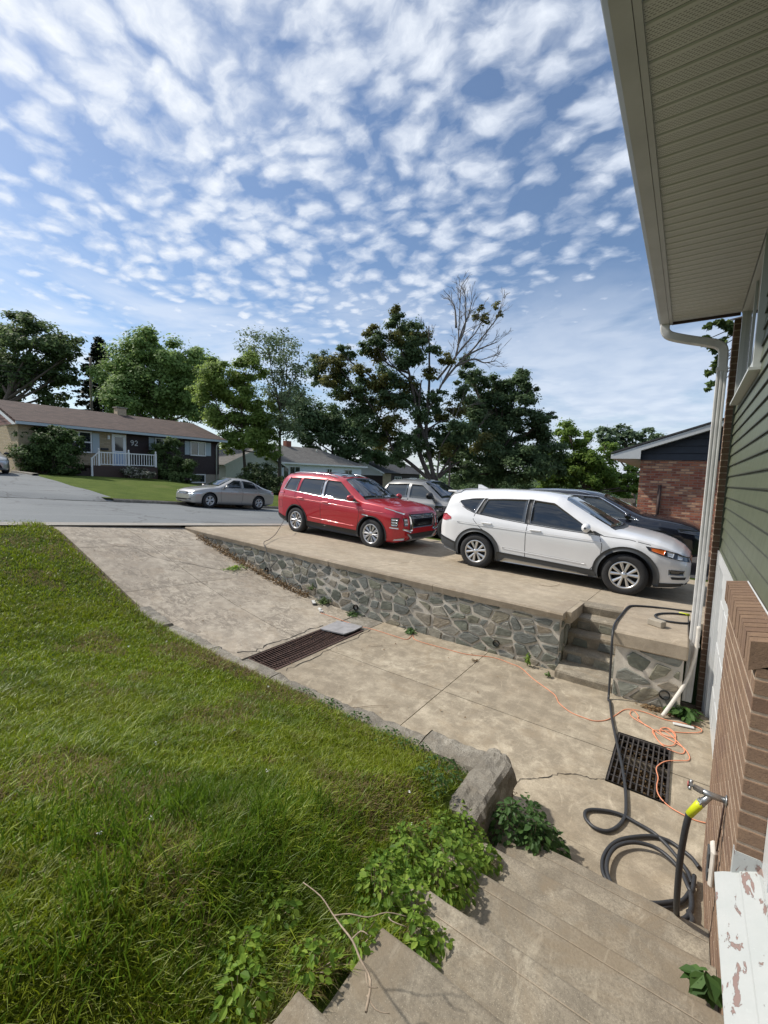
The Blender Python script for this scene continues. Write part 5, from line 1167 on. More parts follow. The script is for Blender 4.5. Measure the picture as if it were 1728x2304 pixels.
L_DEADM=[(-12.2,17.76,7.92,0.38),(-12.03,17.62,7.28,0.5),(-12.19,19.17,7.16,0.8),(-11.54,19.14,6.88,0.53),(-12.23,18.31,6.26,0.69),(-11.39,18.59,6.13,0.69),(-13.22,17.29,6.89,0.43),(-12.54,17.1,6.4,0.5),(-13.58,17.36,6.29,0.48),(-13.19,17.87,5.85,0.53),(-14.26,16.7,5.97,0.39),(-14.38,16.31,6.05,0.24),(-14.6,15.95,5.33,0.59),(-15.44,16.09,5.63,0.52),(-15.56,15.99,4.78,0.52),(-14.45,15.57,4.42,0.5),(-14.79,16.85,4.35,0.62),(-13.1,16.17,4.08,0.5),(-12.62,16.88,4.49,0.63),(-12.31,17.29,4.87,0.5),(-12.39,18.04,4.35,0.7),(-11.81,18.41,4.54,0.61),(-13.62,17.69,3.62,0.71),(-13.71,16.69,3.05,0.6),(-12.17,17.19,3.19,0.67),(-11.73,17.73,3.49,0.59),(-11.61,18.8,3.91,0.53),(-10.59,18.5,4.86,0.38),(-10.23,18.63,3.94,0.5),(-10.59,17.84,2.86,0.5),(-11.75,17.22,2.35,0.58),(-12.92,17.7,2.28,0.53),(-10.8,19.19,3.4,0.52),(-10.03,19.27,2.77,0.52),(-10.4,19.47,2.2,0.44),(-12.03,18.31,1.61,0.53),(-9.81,19.91,3.44,0.52),(-9.64,20.26,4.34,0.53),(-9.01,20.44,8.27,0.19),(-8.26,20.79,8.4,0.21),(-8.2,20.93,8.07,0.19),(-8.68,20.37,7.73,0.3),(-9.14,20.17,7.79,0.26),(-10.42,18.95,6.09,0.3),(-9.92,18.94,5.69,0.38),(-9.52,20.25,5.7,0.39),(-7.97,20.4,1.38,0.51),(-8.7,20.57,1.83,0.61),(-9.48,19.42,1.66,0.51)]
L_DARKM=[(-10.9,23.77,5.66,0.82),(-10.05,24.91,5.39,0.93),(-8.51,25.82,6.03,0.62),(-8.83,25.67,5.22,1.04),(-7.79,25.3,5.17,0.5),(-9.72,24.79,4.13,1.34),(-8.23,25.03,3.87,1.21),(-7.27,25.96,3.35,0.71),(-6.9,26.34,3.68,0.36),(-10.49,23.27,4.16,0.8),(-10.39,23.2,2.96,1.1),(-9.47,24.93,2.71,1.45),(-7.95,26.12,2.16,1.46),(-11.18,23.86,1.83,1.25),(-9.82,24.66,1.05,1.46),(-7.72,24.04,0.65,1.36),(-10.52,22.62,0.26,0.89),(-7.01,26.45,1.77,1.03),(-6.7,25.57,0.52,0.9),(-11.54,22.38,0.93,0.6)]
L_GREEN=[(-6.61,29.6,3.19,0.84),(-7.5,29.36,1.97,1.0),(-6.11,30.45,2.72,0.85),(-5.38,29.7,1.24,1.12),(-6.38,29.66,0.62,1.07),(-4.5,30.76,0.84,0.98),(-4.44,31.73,2.03,0.7),(-7.21,28.67,0.28,0.98),(-5.23,29.83,-0.25,0.98),(-3.97,32.45,-0.04,1.03),(-3.17,32.31,0.61,0.77),(-3.03,31.62,-0.46,0.68),(-4.75,31.33,-0.69,0.86),(-6.55,29.14,-0.6,0.83),(-7.48,28.59,-0.94,0.84),(-2.58,32.3,-0.14,0.61)]
L_FARR=[(-7.27,49.58,4.86,1.09),(-6.23,51.44,5.25,0.99),(-5.1,52.2,5.05,0.99),(-3.92,52.3,4.79,0.98),(-2.81,53.25,4.6,0.74),(-5.45,51.15,3.87,1.22),(-3.97,52.7,3.72,0.99),(-7.04,50.13,3.57,1.1),(-2.42,53.12,3.5,0.97)]
L_NEARL=[(0.12,12.15,3.51,0.07),(0.27,12.21,3.53,0.1),(0.47,12.33,3.51,0.11),(0.56,12.42,3.46,0.09),(0.05,12.02,3.18,0.1),(0.16,12.11,3.09,0.1),(0.33,12.22,3.16,0.11),(0.29,12.18,3.01,0.09),(0.35,12.19,2.83,0.1),(0.31,12.16,2.7,0.09),(0.17,12.08,2.51,0.07),(0.3,12.14,2.56,0.06),(0.25,12.1,2.24,0.07),(0.39,12.19,2.22,0.06),(0.2,12.04,2.1,0.05)]
L_HEDGE=[(-30.52,7.97,1.36,0.43),(-30.22,8.35,1.48,0.48),(-29.71,8.76,1.69,0.48),(-28.79,9.11,1.7,0.48),(-28.32,9.59,1.5,0.53),(-27.89,9.85,1.32,0.33),(-30.75,8.01,0.6,0.58),(-30.25,7.93,-0.16,0.52),(-29.57,8.29,0.52,0.76),(-29.72,9.13,0.67,0.98),(-28.46,9.53,0.5,0.72),(-29.42,8.38,-0.13,0.66),(-29.09,9.15,-0.1,0.68),(-28.06,9.46,-0.17,0.52),(-29.32,8.7,1.11,0.76),(-28.68,9.22,1.14,0.67)]
L_SHRUB=[(-29.45,15.35,1.05,0.82),(-28.9,15.77,1.42,0.64),(-29.41,15.32,0.0,0.94),(-28.26,15.77,0.27,0.93),(-27.44,16.14,0.29,0.52),(-28.07,15.18,-0.89,0.91),(-27.73,15.95,-0.64,0.69),(-29.23,14.87,-0.82,0.58)]
L_HYDR=[(-29.97,11.55,-0.4,0.34),(-29.32,11.77,-0.32,0.38),(-29.0,12.22,-0.36,0.38),(-28.16,12.45,-0.33,0.38),(-27.67,12.82,-0.37,0.38),(-27.34,13.28,-0.45,0.38)]
L_EVERG=[(-27.94,21.23,-0.31,0.93),(-27.27,21.84,-0.01,0.94),(-26.42,22.31,-0.25,0.93),(-27.93,20.76,-1.11,0.79),(-26.48,21.38,-1.31,1.05),(-25.35,22.08,-1.0,0.78),(-25.77,22.12,-1.81,0.66),(-27.5,20.9,-1.62,0.66)]
DEAD_ST= [('s',[(-10.15,18.6,-0.33),(-10.52,18.51,1.27),(-11.07,18.31,2.95),(-11.57,18.17,4.97),(-12.03,17.99,6.32),(-12.33,17.96,8.01)]),('s',[(-10.25,18.53,-0.34),(-10.9,18.24,1.25),(-10.99,18.31,2.44),(-11.06,18.4,3.8),(-11.06,18.5,4.65)]),('s',[(-10.3,18.51,-0.25),(-11.16,17.98,0.56),(-11.91,17.53,1.21),(-12.25,17.38,2.05),(-12.9,17.04,3.22),(-13.68,16.61,4.21),(-14.6,16.08,5.36)]),('s',[(-11.57,18.17,4.97),(-12.52,17.55,5.45),(-13.18,17.23,6.78)]),('s',[(-12.11,17.66,3.76),(-12.87,17.21,4.58),(-13.91,16.57,5.39),(-14.36,16.3,5.88)]),('s',[(-10.11,18.63,-0.33),(-10.62,18.49,1.69),(-10.7,18.59,3.14),(-10.73,18.71,4.5),(-10.86,18.8,6.19),(-10.96,18.85,7.3)]),('d',[(-10.05,18.68,-0.24),(-10.03,18.86,1.29),(-9.69,19.21,2.32),(-9.33,19.63,3.87)]),('d',[(-10.66,18.61,3.14),(-10.21,19.08,4.52),(-9.76,19.54,5.9),(-9.74,19.68,7.01),(-9.79,19.76,8.11),(-9.82,19.87,9.3)]),('d',[(-10.21,19.08,4.52),(-9.72,19.52,5.39),(-9.09,20.05,6.27),(-8.67,20.44,7.05),(-8.3,20.77,7.75),(-8.15,20.95,8.43)]),('d',[(-10.43,18.94,4.68),(-9.94,19.38,5.55),(-9.52,19.76,6.33),(-9.08,20.14,7.03),(-8.85,20.37,7.64)]),('d',[(-9.72,19.52,5.39),(-9.05,20.03,5.76),(-8.62,20.31,5.6),(-8.14,20.66,5.71)]),('d',[(-9.48,19.74,5.82),(-8.82,20.25,6.28),(-8.15,20.76,6.64)]),('d',[(-9.76,19.54,5.9),(-9.64,19.75,7.01),(-9.43,19.99,7.87),(-9.34,20.13,8.56)]),('d',[(-9.73,19.62,6.41),(-9.52,19.86,7.27),(-9.56,19.94,8.29),(-9.66,19.96,9.05)]),('d',[(-9.87,19.62,7.26),(-9.97,19.64,8.1),(-10.11,19.58,8.52)]),('s',[(-10.0,18.74,-0.07),(-9.55,19.11,0.46),(-9.22,19.37,0.73)]),('s',[(-10.0,18.74,0.01),(-9.41,19.3,1.31),(-8.78,19.84,2.19),(-8.4,20.16,2.72)]),('s',[(-11.06,18.4,3.8),(-11.55,18.15,4.63),(-12.23,17.74,5.29),(-12.62,17.53,5.87)]),('s',[(-10.72,18.46,2.11),(-10.27,18.83,2.56),(-9.87,19.13,2.74)])]
def quads_mesh(name,C,N,Sz,asp=.62,shape=4):
    n=len(C); r=np.random.RandomState(n%991)
    N=N/np.linalg.norm(N,axis=1,keepdims=True); a=r.normal(size=(n,3)); a-=N*(a*N).sum(1,keepdims=True); a/=np.linalg.norm(a,axis=1,keepdims=True); b=np.cross(N,a)
    sh=np.array([(-.5,0),(-.05,-.36),(.5,0),(-.05,.36)]) if shape==4 else np.array([(-.5,0),(-.38,-.45),(.0,-.25),(.1,-.5),(.55,0),(.1,.5),(.0,.25),(-.38,.45)])
    k=len(sh); V=np.zeros((n,k,3))
    for i,(u,v) in enumerate(sh): V[:,i]=C+a*(u*Sz)[:,None]+b*(v*Sz*(1 if shape!=4 else asp/.62))[:,None]-N*(abs(v)*.25*Sz)[:,None]
    me=bpy.data.meshes.new(name); me.vertices.add(n*k); me.vertices.foreach_set('co',V.reshape(-1).astype(np.float32)); me.loops.add(n*k); me.loops.foreach_set('vertex_index',np.arange(n*k,dtype=np.int32)); me.polygons.add(n); me.polygons.foreach_set('loop_start',np.arange(0,n*k,k,dtype=np.int32)); me.polygons.foreach_set('loop_total',np.full(n,k,dtype=np.int32)); me.update(calc_edges=True); return me
def crown(lobes,dens,leaf,seed,clump=.33,nsub=16,drop=.25,flatn=.5,fill=1.0):
    r=np.random.RandomState(seed); Cs=[];Ns=[];Ss=[]
    for (x,y,z,R_) in lobes:
        ns=max(5,int(nsub*(R_**.5))); d=r.normal(size=(ns,3)); d/=np.linalg.norm(d,axis=1,keepdims=True); rad=R_*(.35+.62*r.rand(ns)**.6)[:,None]; sub=np.array([x,y,z])+d*rad*np.array([1,1,.9])
        keep=r.rand(ns)>drop; sub=sub[keep]; d=d[keep]
        n=int(dens*R_*R_/(leaf*leaf))
        if len(sub)==0: continue
        idx=r.randint(0,len(sub),n); cr_=R_*clump*(.6+.8*r.rand(len(sub)))
        off=r.normal(size=(n,3))*.55; p=sub[idx]+off*cr_[idx][:,None]*np.array([1,1,.62])
        nn=off*.6+d[idx]*.5+r.normal(size=(n,3))*flatn+np.array([0,0,.75])
        Cs.append(p);Ns.append(nn);Ss.append(leaf*(.6+.75*r.rand(n)))
    return np.concatenate(Cs),np.concatenate(Ns),np.concatenate(Ss)
def foliage(name,lobes,dens,leaf,mat,parent,seed,shape=4,**k):
    C_,N_,S_=crown(lobes,dens,leaf,seed,**k); me=quads_mesh(name,C_,N_,S_,shape=shape); o=link(name,me,mat,parent) if parent else link(name,me,mat); return o
def limbs(base,lobes,seed,r0,steps=3,mat='bark',parent=None,fork=.35):
    rr=random.Random(seed); m=MB(); B=Vector(base); top=Vector((sum(l[0] for l in lobes)/len(lobes),sum(l[1] for l in lobes)/len(lobes),max(l[2] for l in lobes)))
    H_=top.z-B.z; F_=B.lerp(Vector((top.x,top.y,B.z+H_)),fork); F_=Vector((B.x+(top.x-B.x)*.2,B.y+(top.y-B.y)*.2,B.z+H_*fork))
    T_=Vector((top.x,top.y,B.z+H_*.85))
    m.tube(spline([B,B.lerp(F_,.5)+Vector((rr.gauss(0,.08),rr.gauss(0,.08),0)),F_,F_.lerp(T_,.5)+Vector((rr.gauss(0,.2),rr.gauss(0,.2),0)),T_],4),[r0*(1.25-1.15*i/16) for i in range(17)],8)
    for l in lobes:
        L=Vector(l[:3]); u=min(.85,max(.1,(L.z-B.z)/H_*.55)); s=F_.lerp(T_,u-.1) if u>.1 else F_
        mid=s.lerp(L,.5)+Vector((rr.gauss(0,.12),rr.gauss(0,.12),-.08))*l[3]
        q=spline([s,mid,L],4); m.tube(q,[r0*.42*(1-.75*i/(len(q)-1)) for i in range(len(q))],5)
        for j in range(3):
            e=L+rv(rr)*l[3]*.8; e.z+=l[3]*.2; q=spline([mid.lerp(L,.4),L.lerp(e,.5)+rv(rr)*.08,e],3); m.tube(q,[r0*.15*(1-.8*i/(len(q)-1)) for i in range(len(q))],4,False)
    return part('trunk',m,mat,parent) if parent else None
def tree(name,label,base,lobes,dens,leaf,mat,seed,r0,cat='tree',group=None,bark='bark',**k):
    t=thing(name,label,cat,base,group); limbs(base,lobes,seed,r0,parent=t,mat=bark,fork=k.pop('fork',.3)); foliage('crown',lobes,dens,leaf,mat,t,seed,**k); return t
tree('oak_tree','tall dark tree at far left rising behind the bungalow roof',(-57.5,12,-1.5),L_OAK,50.6,0.3444,'leaf_oak',1,.45,clump=.30,drop=.3)
t=tree('broadleaf_tree','large round mid green tree behind the bungalow chimney',(-50,25,-2),L_BIGMAPLE,83.72,0.2952,'leaf_big',2,.4,clump=.30,drop=.12)
tree('broadleaf_tree','bright yellow green tree overhanging the right end of the bungalow roof',(-30.6,22.9,-1.9),L_LIGHT,77.28,0.19,'leaf_light',3,.16,clump=.30,drop=.15)
tree('slender_tree','sparse pale slender tree in front of the white house',(-28.9,25.1,-2.6),L_SPARSE,15,.21,'leaf_sparse',4,.17,clump=.42,drop=.15,bark='bark_mid',fork=.35)
tree('woodland','dark trees filling the gap above the white house roof',(-42,46,-4),L_BACK,65.78,0.41,'leaf_dark',5,.3,clump=.32,drop=.1,group=None)
tree('dark_maple','dense dark leaved maple behind the white SUV',(-9.6,24.6,-2.9),L_DARKM,88.32,0.148,'leaf_dark',6,.22,clump=.30,drop=.12)
tree('garden_maple','sunlit green maple left of the red brick house',(-5.6,29.8,-3.2),L_GREEN,82.8,0.162,'leaf_green',7,.2,clump=.30,drop=.12)
tree('broadleaf_tree','pale green tree top showing above the red brick house roof',(-4.5,51.5,-4),L_FARR,55.2,0.2952,'leaf_far',8,.3,clump=.32,drop=.1)
# maple twig hanging beside the downspout: its trunk stands behind our house
NB_=[(1.6,13.2,2.2,1.0),(1.9,13.6,3.4,1.2),(1.2,13.0,3.0,.6),(1.1,12.9,4.2,.8)]
t=thing('near_maple','maple branch with big leaves hanging down beside the white downspout','tree',(2.6,14.2,-2.6))
m=MB(); m.tube([(2.6,14.2,-2.6),(2.5,14.1,.5),(2.2,13.9,3.0),(1.8,13.6,5)],[.16,.14,.11,.06],8)
rr=random.Random(4)
for l in L_NEARL+NB_: q=spline([(1.9,13.5,3.4),((1.9+l[0])/2,(13.5+l[1])/2,(3.5+l[2])/2+.3),l[:3]],4); m.tube(q,[.02*(1-.8*i/(len(q)-1))+.003 for i in range(len(q))],4,False)
part('trunk',m,'bark',t)
foliage('leaves',L_NEARL,85,.095,'leaf_maple',t,9,shape=8,clump=.55,drop=0,flatn=.7); foliage('leaves',NB_,9,.15,'leaf_maple',t,10,shape=8,clump=.4,drop=0)
# spruce
t=thing('spruce_tree','dark pointed spruce between the tall dark tree and the round tree','tree',(-62.4,24.6,-1)); m=MB(); m.tube([(-62.4,24.6,-1),(-62.4,24.6,16.4)],[.3,.03],8); part('trunk',m,'bark',t)
r=np.random.RandomState(3); C_=[];N_=[];
for k in range(120):
    u=(k/120)**.85; z=5+(16.3-5)*u; L_=(1-u)*4.6*(.7+.5*r.rand())+.25; a=r.rand()*2*PI
    for j in range(int(44*L_)+10):
        f=r.rand()**.7; s=f*L_; wd=.32*(1-f*.6); C_.append((-62.4+math.cos(a)*s+r.normal()*wd,24.6+math.sin(a)*s+r.normal()*wd,z-.28*s+.10*s*s/L_-abs(r.normal())*.18)); N_.append((r.normal()*.5,r.normal()*.5,1))
C_=np.array(C_); link('branches',quads_mesh('branches',C_,np.array(N_),.30+.2*r.rand(len(C_))),'needles',t)
# half dead maple, limb by limb
t=thing('dying_maple','half dead maple with bare branches on its right side behind the pickup truck','tree',(-10.2,18.6,-2.6))
m=MB(); m2=MB(); m.tube(spline([(-10.1,18.62,-2.7),(-10.15,18.6,-1.4),(-10.18,18.58,-.3)],3),[.34,.32,.30,.28,.26,.24,.22],10)
rr=random.Random(8)
def sub(mb,p,d,L,r_,dep):
    if dep==0 or L<.12: return
    e=p+d*L; mid=p.lerp(e,.5)+rv(rr)*L*.06; q=spline([p,mid,e],2); mb.tube(q,[max(.006,r_*(1-.5*i/(len(q)-1))) for i in range(len(q))],4,False)
    for j in range(rr.choice((2,2,3))):
        nd=(d+rv(rr)*.55+Vector((0,0,.12))).normalized(); sub(mb,p.lerp(e,rr.uniform(.45,1)),nd,L*rr.uniform(.5,.75),r_*.6,dep-1)
for i,(kd,L) in enumerate(DEAD_ST):
    Lp=[Vector(p) for p in L]; q=spline(Lp,4); n=len(q); r0=.115 if i in(0,1,5) else .085 if L[0][2]<0 else .055
    if kd=='d': r0=min(r0,.05)
    mb=m2 if kd=='d' else m
    mb.tube(q,[r0*(1-.82*k/(n-1))+.008 for k in range(n)],6)
    for k in range(3,n,1 if kd=='d' else 2):
        if rr.random()<(.85 if kd=='d' else .5):
            tdir=(q[k]-q[k-1]).normalized(); nd=(tdir+rv(rr)*.7).normalized()
            if kd=='d' and q[k].z<2.5: continue
            sub(mb,q[k],nd,rr.uniform(.35,.8)*(1.0 if kd=='d' else .8),.013,3)
part('trunk',m,'bark_mid',t); part('dead_branches',m2,'bark_pale',t)
L_DEADM+=[(-12.70,16.40,2.38,0.66),(-12.60,17.90,1.59,0.62),(-10.93,17.53,1.62,0.66),(-11.26,19.03,2.36,0.62),(-13.83,16.42,3.69,0.51),(-12.88,17.10,1.62,0.52),(-10.72,18.87,1.29,0.52),(-9.98,18.93,1.29,0.51),(-11.57,17.35,0.87,0.50),(-12.10,17.07,3.66,0.50),(-13.04,16.32,4.75,0.50),(-14.53,16.53,4.95,0.52),(-11.77,17.97,5.45,0.51),(-11.94,17.54,6.60,0.42),(-10.18,19.64,1.78,0.62),(-8.99,19.11,2.13,0.67)]
hi=[l for l in L_DEADM if l[2]>6.6 and l[0]>-10.6]; oth=[l for l in L_DEADM if l not in hi]
oli=[l for i,l in enumerate(oth) if i%3==0]; drk=[l for i,l in enumerate(oth) if i%3]
foliage('crown',drk,62,.12,'leaf_dark',t,11,clump=.42,drop=.12,shape=4); foliage('crown_olive',oli,60,.12,'leaf_olive',t,12,clump=.42,drop=.15,shape=4); foliage('top_leaves',hi,34,.11,'leaf_olive',t,13,clump=.5,drop=0)
# shrubs
def shrub(name,label,lobes,dens,leaf,mat,seed,cat='shrub',**k):
    b=(lobes[0][0],lobes[0][1],min(l[2]-l[3] for l in lobes)); t=thing(name,label,cat,b); m=MB(); rr=random.Random(seed)
    cx=sum(l[0] for l in lobes)/len(lobes); cy=sum(l[1] for l in lobes)/len(lobes)
    for l in lobes: m.tube(spline([(cx+(l[0]-cx)*.4,cy+(l[1]-cy)*.4,b[2]),(l[0]*.5+cx*.5,l[1]*.5+cy*.5,(l[2]+b[2])/2),l[:3]],3),.025,5)
    part('stems',m,'bark',t); foliage('leaves',lobes,dens,leaf,mat,t,seed,**k)
shrub('hedge_bush','big dense rounded bush hiding the left half of the bungalow front',L_HEDGE,75,.12,'leaf_hedge',21,clump=.36,drop=0)
shrub('flowering_shrub','tall green shrub with pale flecks right of the white railing',L_SHRUB,60,.12,'leaf_shrub',22,clump=.34,drop=.05)
shrub('hydrangea','low hydrangea bed with pale flower heads below the white railing',L_HYDR,60,.11,'leaf_hydr',23,clump=.4,drop=0,cat='shrub')
shrub('evergreen_shrub','spreading dark evergreen shrub in front of the white house wing',L_EVERG,60,.14,'leaf_ever',24,clump=.34,drop=.05)
# distant tree belt closing the view, one mass
L_=[]
r=random.Random(77)
for i in range(150):
    a=R(-100+i*.9); d=r.uniform(85,120); L_.append((math.sin(a)*d,math.cos(a)*d,-4+r.uniform(0,4),r.uniform(3.5,6)))
o=foliage('tree_belt',L_,6,1.1,'leaf_far',None,31,clump=.35,drop=.1); tag(o,'distant belt of trees beyond the houses','trees',kind='stuff')
L_=[]
for (x,y,z,q) in [(-12.5,40,-1.4,1.9),(-15,42,-1,2.2),(-9,38,-1.5,2),(-18,44,-.8,2.2),(-20.5,50,-.5,2.6),(-6.5,36,-1.6,1.8),(-24,52,-1,2.6),(-11,44,.2,2.3),(-7.5,40,.5,2.0)]: L_.append((x,y,z,q))
o=foliage('hedgerow',L_,40,.28,'leaf_dark',None,32,clump=.34,drop=.05); tag(o,'dark undergrowth behind the pickup truck and the half dead maple','undergrowth',kind='stuff')

# ------------------------------------------------------------------ hose, cord, tap, cable, twigs
def onground(L,dz): return [(x,y,zdrive(x,y)+dz) for x,y in L]
CORD=[(-4.963,5.270),(-4.739,5.283),(-4.212,5.287),(-3.863,5.324),(-3.470,5.317),(-3.262,5.330),(-3.280,5.524),(-3.131,5.396),(-2.666,5.400),(-2.332,5.421),(-2.001,5.563),(-1.741,5.526),(-1.598,5.489),(-1.377,5.277),(-1.116,5.082),(-1.040,4.999),(-0.976,4.874),(-0.832,4.759),(-0.689,4.734),(-0.594,4.745),(-0.501,4.845),(-0.439,5.010),(-0.375,5.198),(-0.283,5.255),(-0.166,5.275),(-0.014,5.241),(0.151,5.275),(0.258,5.297),(0.303,5.253),(0.267,5.165),(0.132,5.071),(-0.005,4.991),(-0.098,4.917),(-0.071,4.818),(0.007,4.679),(0.088,4.647),(0.146,4.670),(0.160,4.751),(0.093,4.870),(0.028,4.976),(-0.038,5.006),(0.025,5.069),(0.080,5.017),(0.087,4.929),(0.030,4.898),(-0.023,4.922),(-0.042,4.975),(-0.007,5.058),(0.047,5.045),(0.087,4.942),(0.085,4.789),(0.036,4.726),(-0.025,4.727),(-0.071,4.818),(-0.106,4.952),(-0.169,4.986),(-0.244,5.074),(-0.237,5.125),(-0.280,5.216),(-0.315,5.204),(-0.312,5.111),(-0.241,5.031),(-0.146,4.976),(-0.044,4.906),(0.053,4.839),(0.155,4.771),(0.199,4.666),(0.189,4.580),(0.119,4.515),(0.027,4.421),(-0.025,4.306),(-0.035,4.226),(-0.016,4.123),(-0.020,4.009),(-0.010,3.910),(0.022,3.850),(0.082,3.806),(0.162,3.775),(0.232,3.776),(0.296,3.789)]
m=MB(); pts=[]
for i,(x,y) in enumerate(CORD):
    z=zdrive(x,y)+.006
    if PIT2[0]<x<PIT2[1] and PIT2[2]<y<PIT2[3]: z=-2.449
    pts.append((x,y,z+.003*(i%3)*(1 if i>22 else 0)))
Q=[p for p in spline(pts,5)]; m.tube(Q,.0044,6); 
solo('extension_cord',m,'cord_orange','long orange extension cord running along the wall and tangled by the square drain','cord')
m=MB(); M=Matrix.Translation((-5.06,5.35,-2.395))@Matrix.Rotation(R(-20),4,'Z'); m.bbox((-.05,-.02,0),(.05,.02,.035),.006,M); M=Matrix.Translation((-4.98,5.30,-2.40))@Matrix.Rotation(R(35),4,'Z'); m.bbox((-.035,-.018,0),(.035,.018,.03),.006,M)
solo('cord_plug',m,'pale_plastic','pair of joined pale plugs where the orange cord ends','plug')
BX=thing('power_adapter','black and white power adapter box lying by the wall foot','power adapter',(-5.35,5.5,-2.38))
M=Matrix.Translation((-5.36,5.50,-2.385))@Matrix.Rotation(R(-38),4,'Z'); part('case',MB().bbox((-.12,-.035,0),(.12,.035,.045),.01,M),'cable_black',BX); part('label_plate',MB().bbox((-.10,-.03,.044),(.09,.03,.049),.002,M),'pale_plastic',BX)
CB=[(-8.956,8.000,-1.293),(-8.372,7.400,-1.328),(-7.913,6.800,-1.491),(-7.424,6.200,-1.507),(-7.059,5.750,-1.485),(-6.799,5.600,-1.583),(-6.640,5.550,-1.750),(-6.392,5.500,-1.739),(-6.471,5.450,-1.869),(-6.970,5.872,-2.150),(-6.559,5.608,-2.200),(-6.501,5.681,-2.220),(-6.737,5.909,-2.220),(-6.840,5.890,-2.200),(-6.612,5.950,-2.240),(-6.377,5.953,-2.300),(-6.016,5.830,-2.340),(-5.785,5.777,-2.380),(-5.486,5.733,-2.420)]
m=MB(); m.tube(spline(CB,6),.007,6); solo('charging_cable',m,'cable_black','thin black charging cable hanging from the red car down over the stone wall','cable')
# black garden hose
HG=thing('garden_hose','thick black garden hose coiled near the stairs and running up over the stone pier','hose',(0,3.2,GZ))
hr=.0125
run=[(-.565,5.37,-1.90),(-.562,5.40,-2.20),(-.555,5.36,-2.42),(-.545,5.28,GZ+.012)]+[(x,y,(-2.448 if (PIT2[0]-.03<x<PIT2[1]+.03 and PIT2[2]-.03<y<PIT2[3]+.03) else GZ)+hr+.002) for x,y in [(-0.526,5.247),(-0.459,4.881),(-0.354,4.400),(-0.275,4.063),(-0.223,3.799),(-0.194,3.571),(-0.192,3.466),(-0.213,3.362),(-0.251,3.277),(-0.294,3.233),(-0.358,3.223),(-0.415,3.264),(-0.436,3.323),(-0.418,3.375),(-0.356,3.423),(-0.275,3.462),(-0.193,3.473),(-0.110,3.456),(-0.014,3.431),(0.049,3.386),(0.116,3.312),(0.186,3.203),(0.205,3.122)]]
top=[(.17,6.93,-1.681),(.05,6.90,-1.681),(-.12,6.86,-1.681),(-.33,6.79,-1.681),(-.50,6.68,-1.681),(-.545,6.50,-1.681),(-.57,6.1,-1.681),(-.585,5.75,-1.681),(-.578,5.50,-1.683),(-.572,5.42,-1.72),(-.568,5.38,-1.80)]
m=MB(); m.tube(spline(top+run,6),hr,8); part('hose_run',m,'hose_rubber',HG)
co=[(0.246,3.287),(0.206,3.350),(0.135,3.394),(0.077,3.414),(-0.012,3.392),(-0.113,3.308),(-0.196,3.212),(-0.245,3.104),(-0.265,2.980),(-0.250,2.877),(-0.213,2.820),(-0.146,2.779),(-0.054,2.781),(0.046,2.819),(0.106,2.874),(0.167,2.967),(0.204,3.074)]; co2=[(0.190,3.040),(0.137,3.168),(0.067,3.242),(-0.007,3.271),(-0.094,3.249),(-0.165,3.195),(-0.223,3.106),(-0.247,3.002),(-0.246,2.911),(-0.225,2.839),(-0.190,2.792)]
m=MB(); m.tube(spline([(x,y,GZ+hr+.002) for x,y in co],6),hr,8); part('hose_coil',m,'hose_rubber',HG)
cx,cy=-.02,3.06
m=MB(); m.tube(spline([(.22,3.18,GZ+.03)]+[(x+.012,y-.01,GZ+hr*3) for x,y in co2]+[(-.12,2.80,GZ+.03),(.0,2.80,GZ+.03),(.12,2.90,GZ+.03)],6),hr,8); part('hose_coil',m,'hose_rubber',HG)
TY=2.50; TX=.264; TZ=-1.475
m=MB(); m.tube(spline([(.128,TY-.012,-1.60),(.118,TY-.01,-1.70),(.112,2.52,-1.9),(.118,2.58,-2.15),(.13,2.68,-2.32),(.15,2.76,-2.40),(.185,2.83,-2.42),(.205,2.93,-2.43),(.20,3.06,GZ+.03)],6),.0145,10); part('hose_rise',m,'hose_rubber',HG)
m=MB(); m.tube(spline([(.150,2.74,-2.44),(.165,2.68,-2.40),(.19,2.70,-2.35),(.205,2.78,-2.38),(.19,2.88,-2.43)],6),.0135,8); part('hose_loop',m,'hose_rubber',HG)
m=MB(); m.tube([(.168,TY-.008,-1.525),(.158,TY-.009,-1.545),(.128,TY-.012,-1.605)],[.019,.019,.0175],12); part('hose_end_sleeve',m,'hose_yellow',HG)
m=MB(); m.tube([(.03,6.712,-1.68),(.145,6.722,-1.68)],.017,8); part('upper_sleeve',m,'hose_yellow',HG)
m=MB(); m.tube(spline([(.14,6.722,-1.681),(-.012,6.675,-1.681),(-.162,6.545,-1.681),(-.217,6.402,-1.681),(-.179,6.279,-1.681),(-.089,6.226,-1.681),(.054,6.26,-1.681),(.13,6.31,-1.681)],6),hr*.95,8); part('hose_loop',m,'hose_rubber',HG)
TP=thing('garden_tap','grey metal garden tap with a red handle screwed to the brick wall','tap',(TX,TY,TZ))
m=MB(); m.lathe([(0,0),(.024,0),(.026,.003),(.022,.006),(.014,.008)],16,Matrix.Translation((TX-.001,TY,TZ))@Matrix.Rotation(R(90),4,'Z')); m.tube([(TX,TY,TZ),(.20,TY,TZ),(.16,TY,TZ+.006)],[.014,.015,.012],12); m.tube([(.205,TY,TZ),(.185,TY-.004,TZ-.03),(.168,TY-.008,TZ-.052)],[.013,.015,.019],12); m.tube([(.175,TY-.006,TZ-.040),(.167,TY-.008,TZ-.056)],.021,6,smooth=False); m.tube([(.168,TY,TZ+.004),(.135,TY,TZ+.012)],[.017,.015],6,smooth=False)
part('body',m,'galvanised',TP)
m=MB(); m.tube([(.135,TY,TZ+.012),(.118,TY,TZ+.016)],.006,8); 
